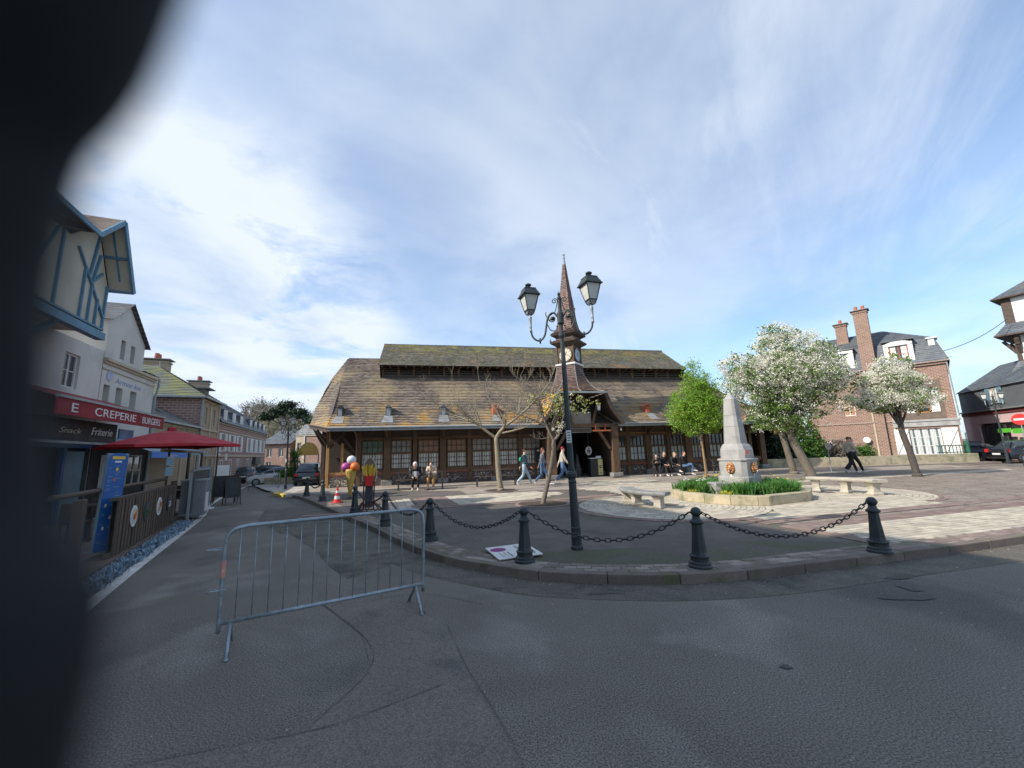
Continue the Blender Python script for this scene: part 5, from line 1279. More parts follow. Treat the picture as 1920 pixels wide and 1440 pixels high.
guided(b, [(.3, .02, 2.75), (.0, .2, 3.2), (-.4, .3, 3.9), (-.85, .3, 4.7)], .055, .018, R, tips, 2, l=.8)
guided(b, [(.1, .0, 2.4), (.7, -.3, 2.5), (1.2, -.4, 2.65), (1.75, -.5, 3.0)], .045, .015, R, tips, 2, l=.55)
guided(b, [(-.9, -.12, 2.8), (-1.6, .1, 3.1), (-2.3, .2, 3.4), (-2.9, .1, 3.9)], .045, .015, R, tips, 2, l=.7)
guided(b, [(.9, .1, 3.15), (.9, .3, 3.7), (1.1, .4, 4.4), (1.0, .4, 5.0)], .04, .012, R, tips, 2, l=.7)
b.build('trunk', M['palebark'], t1, smooth=True)
soil_pit(-.6, 17.3, .62)
# thin leaning tree with a little blossom, by the lamp
t2 = thing('blossoming_sapling', 'thin leaning tree with sparse cream blossom directly left of the lamp post', 'tree', (.83, 12.65, .1))
b = MB(); tips = []
guided(b, [(0, 0, 0), (.14, 0, .5), (.3, 0, 1.1), (.38, 0, 1.55), (.42, 0, 1.95)], .075, .055, R, tips, 0, l=.25)
guided(b, [(.42, 0, 1.9), (.3, 0, 2.15), (.15, .1, 2.6), (.1, .1, 3.1)], .045, .012, R, tips, 2, l=.5)
guided(b, [(.42, 0, 1.9), (.6, 0, 2.1), (.75, .1, 2.6), (.8, .1, 3.0)], .045, .012, R, tips, 2, l=.5)
guided(b, [(.15, .05, 2.4), (-.25, 0, 2.6), (-.6, 0, 2.75), (-1.0, 0, 2.9)], .03, .01, R, tips, 1, l=.4)
guided(b, [(.55, .05, 2.1), (.4, .1, 2.4), (.65, .1, 2.9)], .03, .01, R, tips, 1, l=.4)
b.build('trunk', M['bark'], t2, smooth=True)
lv = MB(); bz = MB()
for k in range(70):
    c = (R.gauss(.62, .42), R.gauss(.1, .25), R.gauss(3.0, .2))
    quads(lv, c, 9, (.07, .07, .05), .026, R); 
    if R.random() < .55: quads(bz, c, 10, (.05, .05, .03), .022, R, 1)
for c in ((.42, 0, 2.28), (.6, 0, 2.2), (.68, 0, 2.35), (.75, 0, 2.45)): quads(bz, c, 22, (.045, .045, .03), .022, R, 1)
lv.build('crown', M['yellowleaf'] and leafmat('olive_leaf', (.23, .25, .05), (.30, .30, .07), .35), t2); bz.build('blossom', M['blossom'], t2)
soil_pit(.83, 12.65, .75)
# young green tree
def crown_tree(name, label, cat, loc, trunk, crown, n, leafm, size, seed, trunkm, blossom=None, nb=0, holes=0.35, sub=3, elong=1.6, depth=3, bsz=None, bscale=None, clump=20, csig=.11):
    R = random.Random(seed)
    t_ = thing(name, label, cat, loc)
    b = MB(); tips = []
    tr = catmull([p for p, r in trunk], 4); rr = [r for p, r in trunk]; m = len(tr); rs = [rr[0] + (rr[-1] - rr[0]) * (i / (m - 1)) for i in range(m)]
    b.tube(tr, rs, 10); b.lathe([(rs[0] * 1.5, 0), (rs[0] * 1.1, .15)], 10)
    base = tr[-1]; lobes = crown
    for c, s_ in lobes:
        d = Vector(c) - base; l = d.length
        mid = base + d * .5 + Vector((R.gauss(0, .12), R.gauss(0, .12), .1 * l))
        st = tr[-1 - R.randint(0, 3)]
        guided(b, [st, st.lerp(mid, .6), mid, base + d * .95], rs[-1] * .55, .012, R, tips, 1, l=s_[0] * .7)
    b.build('trunk', trunkm, t_, smooth=True)
    lv = MB(); bz = MB()
    tot = sum(s_[0] * s_[1] * s_[2] for c, s_ in lobes)
    for c, s_ in lobes:
        k = int(n * s_[0] * s_[1] * s_[2] / tot / clump)
        for q in range(k):
            u = Vector((R.gauss(0, 1), R.gauss(0, 1), R.gauss(0, 1))).normalized() * (R.random() ** .42) * R.choice((1, 1, 1, 1, 1.12, 1.22))
            cc = Vector((c[0] + u.x * s_[0], c[1] + u.y * s_[1], c[2] + u.z * s_[2]))
            quads(lv, cc, clump, (csig, csig, csig * .7), size, R, elong)
        if blossom:
            k = int(nb * s_[0] * s_[1] * s_[2] / tot / 16)
            for q in range(k):
                u = Vector((R.gauss(0, 1), R.gauss(0, 1), R.gauss(0, 1))).normalized() * (.62 + .45 * R.random())
                cc = Vector((c[0] + u.x * s_[0], c[1] + u.y * s_[1], c[2] + u.z * s_[2]))
                if blossom(cc, R): quads(bz, cc, 16, (.075, .075, .05), bsz or size * .8, R, 1)
    lv.build('crown', leafm, t_)
    if bz.v: bz.build('blossom', M['blossom'], t_)
    return t_
crown_tree('young_tree', 'young bright green tree with a conical crown in front of the right windows', 'tree', (9.88, 21.1, .1),
           [((0, 0, 0), .075), ((-.05, 0, 1.0), .07), ((-.12, 0, 2.1), .06)],
           [((-.15, 0, 3.0), (1.35, 1.1, .85)), ((-.2, 0, 3.9), (1.25, 1.0, .9)), ((.35, 0, 3.4), (1.1, 1.0, .8)), ((-.05, 0, 4.8), (.85, .8, .8)), ((-.95, 0, 3.3), (.85, .8, .7)), ((-.2, 0, 5.6), (.42, .42, .65)), ((.45, 0, 4.4), (.75, .7, .7)), ((-.15, 0, 6.0), (.2, .2, .35))],
           26000, M['leaf'], .026, 31, M['bark'], csig=.085, clump=13)
soil_pit(9.88, 21.1, .5)
b = MB(); b.tube([(9.7, 20.85, .1), (9.72, 20.9, 1.9)], .03, 6); tag(b.build('tree_stake', M['sunwood']), 'slim wooden stake tied beside the young green tree trunk', 'stake')
bl1 = crown_tree('blossoming_tree', 'large white blossoming tree with a broad crown behind the obelisk', 'tree', (12.75, 17.9, .1),
           [((.25, 0, 0), .2), ((-.05, 0, .8), .17), ((-.35, 0, 1.5), .15), ((-.55, 0, 2.2), .14)],
           [((-.7, 0, 3.1), (1.5, 1.3, .9)), ((.6, 0, 3.5), (1.35, 1.2, .9)), ((-.6, 0, 4.6), (1.9, 1.5, 1.1)), ((.9, 0, 4.7), (1.5, 1.3, 1.0)), ((-.1, 0, 5.8), (1.5, 1.2, .95)), ((-2.0, 0, 4.2), (1.15, 1.0, .95)), ((-2.4, 0, 5.1), (.9, .8, .6)), ((-.5, 0, 6.6), (.7, .7, .5)), ((1.5, 0, 5.6), (.6, .6, .5)), ((-1.6, 0, 2.6), (.9, .9, .6)), ((-.2, -.3, 2.4), (.9, .8, .5)), ((1.9, 0, 4.3), (.6, .6, .5))],
           17000, M['leafdark'], .034, 33, M['bark'], lambda c, R: R.random() < min(1, max(.12, (c.z - 2.8) * .62)), 90000, depth=3, bsz=.024)
crown_tree('blossoming_tree', 'smaller blossoming tree with an umbrella crown before the brick house', 'tree', (17.6, 18.0, .1),
           [((0, 0, 0), .135), ((-.12, 0, 1.0), .12), ((-.3, 0, 1.9), .105), ((-.3, 0, 2.3), .10)],
           [((-.4, 0, 3.35), (1.5, 1.2, .55)), ((-1.3, 0, 3.4), (1.05, .9, .5)), ((.5, 0, 3.4), (.95, .9, .55)), ((-.5, 0, 4.3), (1.15, 1.0, .6)), ((-.3, 0, 5.0), (.7, .7, .45)), ((.4, 0, 4.2), (.7, .7, .5)), ((-1.4, 0, 4.0), (.55, .5, .4))],
           4200, M['leafdark'], .036, 35, M['darkbark'], lambda c, R: R.random() < min(1, max(.3, (c.z - 2.4) * .8)), 26000, depth=3, bsz=.024)
t5 = crown_tree('tree', 'darker second trunk with leafy crown standing behind the large blossoming tree', 'tree', (14.7, 21.6, .1),
           [((0, 0, 0), .17), ((-.2, 0, 1.2), .15), ((-.45, 0, 2.6), .13)],
           [((-.5, 0, 3.4), (1.4, 1.2, .8)), ((-.2, 0, 4.2), (1.2, 1.2, .7))], 5000, M['leafdark'], .045, 39, M['bark'], lambda c, R: R.random() < .3, 5000)
# ================================================================== PEOPLE
def skin(name, chains, m, parent, sub=1, links=()):
    """chains: list of lists of (point, radius); first point of each chain after the first joins the nearest existing joint"""
    bm = bmesh.new(); L = bm.verts.layers.skin.verify(); vs = []
    def get(p):
        for v in bm.verts:
            if (v.co - Vector(p)).length < 1e-4: return v
    for ch in chains:
        prev = None
        for p, r in ch:
            v = get(p)
            if v is None:
                v = bm.verts.new(p); rr = r if isinstance(r, tuple) else (r, r); v[L].radius = rr
            if prev is not None and not bm.edges.get((prev, v)): bm.edges.new((prev, v))
            prev = v
    bm.verts.ensure_lookup_table(); bm.verts[0][L].use_root = True
    me = bpy.data.meshes.new(name); bm.to_mesh(me); bm.free(); me.materials.append(m)
    o = link(name, me, parent); k = o.modifiers.new('skin', 'SKIN'); k.use_smooth_shade = True
    s_ = o.modifiers.new('sub', 'SUBSURF'); s_.levels = sub; s_.render_levels = sub
    return o
def person(label, loc, rz, pose, top, legs, hair, shoe='c_white', S=1.0, phase=1, hood=False, hat=None, bag=None, group=None, longhair=False, lean=.0, arms='rest', coat=0, look=0.0):
    """faces -y in its own frame"""
    r_ = thing('person', label, 'person', loc, rz, group); r_.scale = (S, S, S)
    V = lambda *a: tuple(a)
    if pose == 'sit':
        ph = .50; P0 = (0, .05, ph); P1 = (0, .06 - lean * .15, ph + .2); P2 = (0, .04 - lean * .5, ph + .42); N = (0, .0 - lean * .75, ph + .56 - lean * .08)
        leg = []
        for s_ in (-1, 1):
            x = .09 * s_; kx = (.11 + .03 * (s_ == phase)) * s_
            if arms == 'cross' and s_ == phase: leg.append([(x, .02, ph - .02), (.06 * s_, -.40, ph + .1), (-.12 * s_, -.46, ph - .22), (-.14 * s_, -.60, ph - .28)])
            else: leg.append([(x, .02, ph - .02), (kx, -.40, ph + .02), (kx * 1.0, -.40 - .06 * s_ * phase, .09), (kx * 1.05, -.55 - .06 * s_ * phase, .03)])
    else:
        ph = .92; P0 = (0, 0, ph); P1 = (0, -.01, ph + .2); P2 = (0, -.02 - lean * .1, ph + .42); N = (0, -.03 - lean * .15, ph + .55)
        st_ = 1.0 if pose == 'walk' else 0.12
        leg = []
        for s_ in (-1, 1):
            if s_ == phase: leg.append([(.09 * s_, 0, ph - .03), (.09 * s_, -.20 * st_ - .01, .50), (.09 * s_, -.34 * st_, .085), (.10 * s_, -.34 * st_ - .16, .04 + .03 * (st_ > .5))])
            else: leg.append([(.09 * s_, 0, ph - .03), (.09 * s_, .04 * st_, .50), (.09 * s_, .36 * st_, .085 + .08 * st_), (.10 * s_, .36 * st_ - .15 + .06 * st_, .03 + .0 * st_)])
    Hc = (look * .02, N[1] - .02 - lean * .05, N[2] + .12); Ht = (look * .02, N[1] - .01 - lean * .04, N[2] + .21); Ch = (look * .03, N[1] - .035 - lean * .06, N[2] + .055)
    arm_ = []
    for s_ in (-1, 1):
        sh = (.17 * s_, P2[1] + .01, P2[2] + .055)
        if pose == 'sit':
            if arms == 'phone': el = (.21 * s_, P2[1] - .1, P2[2] - .22); ha = (.05 * s_, P2[1] - .28, P2[2] - .14); ti = (.02 * s_, P2[1] - .33, P2[2] - .08)
            else: el = (.23 * s_, P2[1] - .04, P2[2] - .24); ha = (.10 * s_, P2[1] - .27, P2[2] - .33); ti = (.06 * s_, P2[1] - .34, P2[2] - .35)
        else:
            sw = (.16 if s_ == phase else -.18) * (1 if pose == 'walk' else .15)
            if arms == 'pocket': el = (.24 * s_, P2[1] + .08, P2[2] - .24); ha = (.19 * s_, P2[1] - .06, P2[2] - .42); ti = (.17 * s_, P2[1] - .1, P2[2] - .46)
            else: el = (.215 * s_, P2[1] + sw * .6, P2[2] - .24); ha = (.225 * s_, P2[1] + sw * 1.5 - .03, P2[2] - .47); ti = (.225 * s_, P2[1] + sw * 1.8 - .05, P2[2] - .54)
        arm_.append((sh, el, ha, ti))
    lerp = lambda a, b_, t: tuple(a[i] + (b_[i] - a[i]) * t for i in range(3))
    ch = [[(P0, (.13, .095)), (P1, (.115, .085)), (P2, (.135, .09)), (N, .05), (Ch, .062), (Hc, (.078, .09)), (Ht, (.06, .07))]]
    ch.append([(Ch, .06), ((Ch[0], Ch[1] - .085, Ch[2] + .035), .014)])
    for l in leg: ch.append([(P0, .12), (l[0], .085), (l[1], .055), (lerp(l[1], l[2], .35), .055), (l[2], .036), (l[3], .032)])
    for a in arm_:
        ch.append([(P2, .1), (a[0], .055), (a[1], .038), (a[2], .026), (lerp(a[2], a[3], .6), .03)])
        pm = lerp(a[2], a[3], .6); d = Vector(a[3]) - Vector(a[2]); d.normalize(); sd = d.cross(Vector((0, 1, .3))).normalized(); cu_ = d.cross(sd).normalized()
        for q, off_ in enumerate((-.024, -.008, .008, .024)):
            ln = (.06, .07, .065, .05)[q]; p1 = Vector(pm) + sd * off_ + d * .04; p2 = p1 + d * ln * .5 + cu_ * .008; p3 = p2 + d * ln * .4 + cu_ * .02
            ch.append([(pm, .03), (tuple(p1), .0095), (tuple(p2), .0085), (tuple(p3), .007)])
        t1_ = Vector(pm) - sd * .04 + d * .0; ch.append([(pm, .03), (tuple(t1_), .011), (tuple(t1_ + d * .04 - sd * .008), .008)])
    skin('body', ch, M['skin'], r_)
    # eyes and mouth
    b = MB()
    for s_ in (-1, 1): b.ball((Hc[0] + s_ * .03, Hc[1] - .082, Hc[2] + .005), .011, 6, 4)
    b.box(Ch[0] - .02, Ch[0] + .02, Ch[1] - .078, Ch[1] - .068, Ch[2] - .005, Ch[2] + .003)
    b.build('eyes', M['c_hair'], r_)
    # trousers
    tc_ = [[(P1, (.12, .095)), (P0, (.145, .115))]]
    for l in leg: tc_.append([(P0, .13), (l[0], .105), (lerp(l[0], l[1], .5), .09), (l[1], .072), (lerp(l[1], l[2], .5), .066), (lerp(l[1], l[2], .95), .058)])
    skin('trousers', tc_, M[legs], r_)
    w = .03 * coat
    jc = [[(lerp(P0, P1, -.15 - .5 * coat if pose != 'sit' else 0), (.155 + w, .125 + w)), (lerp(P0, P1, .5), (.15 + w, .115 + w)), (P1, (.145 + w, .115 + w)), (lerp(P1, P2, .6), (.16 + w, .12 + w)), (P2, (.15 + w, .105 + w)), (lerp(P2, N, .75), (.075, .07))]]
    for a in arm_: jc.append([(P2, .11), (a[0], .08 + w), (lerp(a[0], a[1], .55), .066 + w), (a[1], .058 + w), (lerp(a[1], a[2], .93), .044 + w * .6)])
    jk = skin('jacket', jc, M[top], r_)
    for l in leg:
        d = Vector(l[3]) - Vector(l[2]); b = MB()
        heel = Vector(l[2]) - d.normalized() * .06; heel.z = Vector(l[2]).z - .04; toe = Vector(l[3]) + d.normalized() * .05; toe.z = l[3][2] - .005
        skin('shoe', [[(tuple(heel), (.045, .045)), (tuple(Vector(l[2]) + Vector((0, 0, -.02))), (.05, .05)), (tuple(heel.lerp(toe, .6)), (.045, .04)), (tuple(toe), (.035, .025))]], M[shoe], r_)
    if hood:
        skin('hood', [[((Hc[0], Hc[1] + .05, Hc[2] - .1), (.1, .1)), ((Hc[0], Hc[1] + .045, Hc[2]), (.115, .105)), ((Hc[0], Hc[1] + .02, Hc[2] + .09), (.1, .1)), ((Hc[0], Hc[1] - .01, Hc[2] + .13), (.05, .05))]], M[hood], r_)
    else:
        hc = [[((Hc[0], Hc[1] + .035, Hc[2] - .02), (.08, .07)), ((Hc[0], Hc[1] + .03, Hc[2] + .06), (.09, .09)), ((Hc[0], Hc[1] - .005, Hc[2] + .1), (.07, .075)), ((Hc[0], Hc[1] - .04, Hc[2] + .09), (.04, .03))]]
        if longhair: hc[0].insert(0, ((Hc[0], Hc[1] + .07, Hc[2] - .2), (.07, .04)))
        skin('hair', hc, M[hair], r_)
    if hat:
        skin('hat', [[((Hc[0], Hc[1] + .01, Hc[2] + .05), (.1, .1)), ((Hc[0], Hc[1] + .01, Hc[2] + .12), (.08, .085)), ((Hc[0], Hc[1] + .01, Hc[2] + .16), (.03, .03))]], M[hat], r_)
    if bag:
        skin('backpack', [[((0, P1[1] + .17, P1[2] + .0), (.12, .07)), ((0, P1[1] + .19, P1[2] + .12), (.14, .085)), ((0, P2[1] + .16, P2[2] + .02), (.10, .06))]], M[bag], r_)
        b = MB()
        for s_ in (-1, 1): b.tube(catmull([(s_ * .1, P2[1] + .12, P2[2] + .04), (s_ * .11, P2[1], P2[2] + .12), (s_ * .12, P2[1] - .12, P2[2] + .02), (s_ * .13, P1[1] - .08, P1[2]), (s_ * .13, P1[1] + .1, P1[2] - .05)], 4), .018, 6)
        b.build('strap', M[bag], r_)
    return r_, jk
gz = .112
p1_, j1 = person('person in a black and white hooded jacket sitting bent over on the left bench', (-4.55, 18.85, gz), radians(8), 'sit', 'c_black', 'c_black', 'c_hair', 'c_white', 1.0, 1, hood='c_white', lean=.55, coat=1)
b = MB()
for s_ in (-1, 1): b.beam((s_ * .10, -.25, .62), (s_ * .12, -.30, .95), .06, .04); b.beam((s_ * .26, -.2, .72), (s_ * .27, -.12, .95), .05, .05)
b.box(-.06, .06, -.34, -.29, .6, .95); b.build('jacket_panels', M['c_white'], p1_)
person('person in a cream coat and tan trousers looking at a phone, left bench', (-3.85, 19.05, gz), radians(4), 'sit', 'c_cream', 'c_tan', 'c_brown', 'c_black', .98, -1, lean=.5, arms='phone', coat=1)
b = MB(); b.box(-.035, .035, -.005, .005, -.07, .07); ph_ = tag(b.build('phone', M['black'], None, (-3.82, 18.62, .82), (radians(-40), 0, 0)), 'small dark phone held by the person in the cream coat', 'phone')
wl = radians(90)     # faces +x
person('person in light blue jeans walking with a green backpack', (.45, 19.3, gz), wl, 'walk', 'c_navy', 'c_palejean', 'c_hair', 'c_white', .98, 1, bag='c_green')
person('person in a dark jacket and jeans walking left of the leaning tree', (1.3, 19.2, gz), wl, 'walk', 'c_grey', 'c_jean', 'c_ginger', 'c_white', 1.0, -1, longhair=True)
person('person with red scarf and blue jeans walking behind the leaning tree', (2.3, 19.6, gz), wl, 'walk', 'c_beige', 'c_jean', 'c_red', 'c_white', 1.02, 1)
person('person in a black jacket, leftmost of the four seated on the right bench', (8.0, 23.0, gz), HA - .5, 'sit', 'c_black', 'c_black', 'c_hair', 'c_white', .95, 1, lean=.3, arms='phone')
person('person in a black top with short hair, second of four on the right bench', (8.45, 23.1, gz), HA, 'sit', 'c_black', 'c_black', 'c_brown', 'c_white', 1.04, -1, lean=.1)
person('person with long fair hair in black clothes, third of four on the right bench', (9.0, 23.15, gz), HA + .4, 'sit', 'c_black', 'c_black', 'c_blond', 'c_white', 1.0, 1, lean=.15, longhair=True, arms='cross')
person('person in an open black jacket and jeans stretching one leg, rightmost on the bench', (9.7, 23.3, gz), HA + .6, 'sit', 'c_black', 'c_jean', 'c_brown', 'c_white', 1.02, -1, lean=.0, arms='cross')
person('person in a pale grey top with a black bag strap walking right of the fountain', (16.85, 20.5, gz), radians(95), 'walk', 'c_beige', 'c_black', 'c_brown', 'c_white', 1.06, 1)
person('person in a white shirt walking close beside another near the low wall', (17.25, 20.85, gz), radians(85), 'walk', 'c_white', 'c_black', 'c_brown', 'c_white', 1.05, -1)
# ================================================================== HOUSES
def wincell(par, x0, x1, z0, z1, frame, y=0.0, cols=2, rows=2, glass=None, sill=None, depth=.12, shutters=None, curtain=None, name='window'):
    t = .05 if x1 - x0 > .5 else .035
    b = MB(); b.box(x0, x0 + t, y - .03, y + .05, z0, z1); b.box(x1 - t, x1, y - .03, y + .05, z0, z1); b.box(x0, x1, y - .032, y + .05, z1 - t, z1); b.box(x0, x1, y - .032, y + .05, z0, z0 + t)
    for i in range(1, cols): xx = x0 + (x1 - x0) * i / cols; b.box(xx - .022, xx + .022, y - .022, y + .03, z0, z1)
    for i in range(1, rows): zz = z0 + (z1 - z0) * i / rows; b.box(x0, x1, y - .02, y + .03, zz - .014, zz + .014)
    w = b.build(name, frame, par)
    b = MB(); b.box(x0 + t * .5, x1 - t * .5, y + .005, y + .02, z0 + t * .5, z1 - t * .5); b.build('pane', glass or M['glass'], w)
    if curtain:
        b = MB(); b.box(x0 + t, x0 + (x1 - x0) * .35, y + .0, y + .004, z0 + t, z1 - t); b.box(x1 - (x1 - x0) * .35, x1 - t, y + .0, y + .004, z0 + t, z1 - t); b.build('curtain', curtain, w)
    if sill: b = MB(); b.box(x0 - .06, x1 + .06, y - .1, y + .04, z0 - .07, z0); b.build('sill', sill, w)
    if shutters:
        for s_ in (-1, 1):
            xa = x0 - (x1 - x0) * .5 - .02 if s_ < 0 else x1 + .02; b = MB(); b.box(xa, xa + (x1 - x0) * .5, y - .06, y - .03, z0, z1)
            k = z0 + .06
            while k < z1 - .06: b.box(xa + .03, xa + (x1 - x0) * .5 - .03, y - .075, y - .06, k, k + .03); k += .07
            b.build('shutter', shutters, par)
    return w
def walls(par, W, Dp, H, m, holes=(), name='wall', z0=0.0, th=.25):
    """front wall with real openings at holes=(x0,x1,z0,z1), plus sides and back"""
    xs = sorted(set([0, W] + [h[0] for h in holes] + [h[1] for h in holes])); zs = sorted(set([z0, H] + [h[2] for h in holes] + [h[3] for h in holes]))
    b = MB()
    for i in range(len(xs) - 1):
        for j in range(len(zs) - 1):
            cx_, cz = (xs[i] + xs[i + 1]) / 2, (zs[j] + zs[j + 1]) / 2
            if any(h[0] < cx_ < h[1] and h[2] < cz < h[3] for h in holes): continue
            b.quad((xs[i], 0, zs[j]), (xs[i + 1], 0, zs[j]), (xs[i + 1], 0, zs[j + 1]), (xs[i], 0, zs[j + 1]))
    for h in holes:
        b.quad((h[0], 0, h[2]), (h[0], th, h[2]), (h[0], th, h[3]), (h[0], 0, h[3])); b.quad((h[1], th, h[2]), (h[1], 0, h[2]), (h[1], 0, h[3]), (h[1], th, h[3]))
        b.quad((h[0], 0, h[3]), (h[0], th, h[3]), (h[1], th, h[3]), (h[1], 0, h[3])); b.quad((h[0], th, h[2]), (h[0], 0, h[2]), (h[1], 0, h[2]), (h[1], th, h[2]))
    b.quad((0, Dp, z0), (0, 0, z0), (0, 0, H), (0, Dp, H)); b.quad((W, 0, z0), (W, Dp, z0), (W, Dp, H), (W, 0, H)); b.quad((W, Dp, z0), (0, Dp, z0), (0, Dp, H), (W, Dp, H))
    b.quad((0, 0, H), (W, 0, H), (W, Dp, H), (0, Dp, H)); b.quad((0, .5, z0), (W, .5, z0), (W, .5, H), (0, .5, H))
    return b.build(name, m, par)
def troof(par, quads_, m, row=.22, tw=.3, name='roof', seed=1):
    b = MB(); r = random.Random(seed)
    for L_, R_ in quads_: rect_tile(b, L_, R_, row, tw, .012, .012, rng=r)
    o = b.build(name, m, par)
    b = MB()
    for L_, R_ in quads_:
        for i in range(len(L_) - 1): b.quad(L_[i], R_[i], R_[i + 1], L_[i + 1])
    b.v = [(x, y, z - .02) for x, y, z in b.v]; b.build('roof_boarding', M['darkwood'], o)
    return o
def chim(par, x, y, w, d, z0, z1, m, pots=1, pot=M['terracotta']):
    b = MB(); b.box(x, x + w, y, y + d, z0, z1 - .25); b.box(x - .05, x + w + .05, y - .05, y + d + .05, z1 - .25, z1 - .15); c = b.build('chimney', m, par)
    b = MB(); b.box(x - .14, x + w + .14, y - .14, y + d + .14, z1 - .06, z1); b.box(x + .02, x + w - .02, y + .02, y + d - .02, z1 - .15, z1 - .06); b.build('chimney_cap', M['concblock'], c)
    for i in range(pots):
        b = MB(); xx = x + w * (i + .5) / pots; b.lathe([(.11, z1), (.13, z1 + .04), (.11, z1 + .35), (.09, z1 + .35)], 10, (xx, y + d / 2, 0)); b.build('chimney_pot', pot, c)
SR = radians(112.46)
def SW(s_, o=0.0): return (-14 - .382 * s_ + .924 * o, 14.3 + .924 * s_ + .382 * o)
def shouse(name, label, s0, cat='house', o=0.0): x, y = SW(s0, o); return thing(name, label, cat, (x, y, 0), SR)
# ---- tall plain houses down the street behind the viewer
for s0, W_, H_, col in ((-31, 9, 12.6, 'cream'), (-21.8, 7.2, 12.9, 'offwhite'), (-14.4, 6.4, 12.2, 'cream')):
    h = shouse('terraced_house', {-31: 'tall cream terraced house farthest back along the street', -21.8: 'tall off white terraced house behind the viewer', -14.4: 'tall cream terraced house beside the half timbered one'}[s0], s0, o=-.3)
    hs = [(x, x + .9, z, z + 1.5) for x in (.9, 3.0, 5.0) for z in (1.0, 4.0, 7.0)]
    walls(h, W_, 8, H_ - 1.5, M[col], hs)
    for q in hs: wincell(h, *q, M['white'], .1, sill=M['stone_trim'])
    troof(h, [([(-.2, -.3, H_ - 1.5), (-.2, .6, H_ - .1), (-.2, 4, H_ + .9)], [(W_ + .2, -.3, H_ - 1.5), (W_ + .2, .6, H_ - .1), (W_ + .2, 4, H_ + .9)]), ([(W_ + .2, 8.2, H_ - 1.5), (W_ + .2, 4, H_ + .9)], [(-.2, 8.2, H_ - 1.5), (-.2, 4, H_ + .9)])], M['slate'], .35, .5)
# ---- creperie with blue half-timbered oriel
cr = shouse('half_timbered_house', 'blue and cream half timbered house over a creperie with a red fascia board', -8.0)
def X(s_): return s_ + 8.0
hs = [(X(-6.2), X(-5.2), 3.9, 4.9), (X(-3.6), X(-2.9), 3.9, 4.9)]
W_ = X(-1.75)
walls(cr, W_, 8, 5.35, M['offwhite'], hs, z0=2.3)
for q in hs: wincell(cr, *q, M['white'], .1)
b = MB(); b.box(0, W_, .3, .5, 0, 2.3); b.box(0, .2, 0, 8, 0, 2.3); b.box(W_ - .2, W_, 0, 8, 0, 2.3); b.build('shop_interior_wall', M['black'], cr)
for x in (1.6, 3.2, 5.0): b = MB(); b.box(x, x + .12, 0, .1, 0, 2.3); b.build('shop_mullion', M['deepblue'], cr)
wincell(cr, .4, 1.5, .9, 2.2, M['darkgrey'], .05)
b = MB(); b.box(0, W_, -.05, .0, 2.2, 2.42); b.build('shop_header', M['deepblue'], cr)
b = MB(); b.box(5.0, 6.1, .02, .06, .1, 2.1); b.build('shop_door', M['paleblue'], cr)
# upper oriel
ox0, ox1, oy, pk_, fy = X(-7.6), X(-4.2), -.95, X(-5.0), -1.5
prof = [(ox0, 5.35), (ox1, 5.35), (ox1, 6.72), (pk_, 8.2), (X(-6.0), 7.35), (ox0, 7.35)]
b = MB(); b.prismY(prof, oy, 3); orl = b.build('oriel', M['cream'], cr)
yb = oy - .02
b = MB()
for a, c in (((ox0, 5.42), (ox1, 5.42)), ((ox1 - .05, 5.4), (ox1 - .05, 6.7)), ((ox1 - .42, 5.4), (ox1 - .42, 6.2)), ((ox1 - .75, 5.4), (ox1 - .75, 6.5)), ((ox1 - .05, 5.75), (ox1 - 1.5, 7.2)), ((ox1 - 1.1, 5.4), (ox1 - 1.1, 6.8)),
             ((ox1 - .8, 6.5), (ox1 - .35, 6.95)), ((ox1 - .9, 6.7), (pk_ + .1, 7.9)), ((ox1 - .75, 6.55), (ox1 - .55, 7.4)), ((ox1 - 2.1, 5.4), (ox1 - 2.1, 7.35)), ((ox0 + .2, 5.4), (ox0 + 1.1, 7.3))):
    b = MB(); b.beam((a[0], yb, a[1]), (c[0], yb, c[1]), .05, .075, up=(0, 1, 0)); b.build('timber', M['blue'], orl)
for z in (5.42, 6.1, 6.68): b = MB(); b.beam((ox1 + .02, oy, z), (ox1 + .02, .0, z), .06, .08); b.build('timber', M['blue'], orl)
b = MB(); b.beam((ox1 + .02, oy + .04, 5.4), (ox1 + .02, oy + .04, 6.75), .07, .07); b.build('timber', M['blue'], orl)
b = MB(); b.beam((ox0 - .1, oy + .02, 5.24), (ox1 + .08, oy + .02, 5.24), .2, .2); b.build('oriel_beam', M['blue'], orl)
for x in (ox0 + .2, ox0 + 1.8): b = MB(); b.beam((x, 0, 4.5), (x, oy + .15, 5.15), .1, .12); b.build('bracket', M['blue'], orl)
rx, rz_ = X(-4.05), 6.68; lx, lz = X(-6.0), 7.5; pz = 8.42
troof(cr, [([(rx, 3.2, rz_), (pk_, 3.2, pz)], [(rx, fy, rz_), (pk_, fy, pz)]), ([(lx, fy, lz), (pk_, fy, pz)], [(lx, 3.2, lz), (pk_, 3.2, pz)]),
           ([(X(-8.2), fy, 7.5), (X(-8.2), 2.5, 9.6)], [(lx, fy, 7.5), (lx + .4, 2.5, 9.6)]), ([(lx, fy, 7.5), (lx + .4, 2.5, 9.6)], [(lx + .2, .2, 7.8), (lx + .5, 2.5, 9.6)])], M['tile'], .16, .2)
b = MB(); b.beam((rx, fy, rz_ - .06), (pk_, fy, pz - .05), .05, .14); b.beam((lx, fy, lz - .05), (pk_, fy, pz - .05), .05, .12); b.beam((X(-8.2), fy, 7.45), (lx, fy, 7.45), .05, .12)
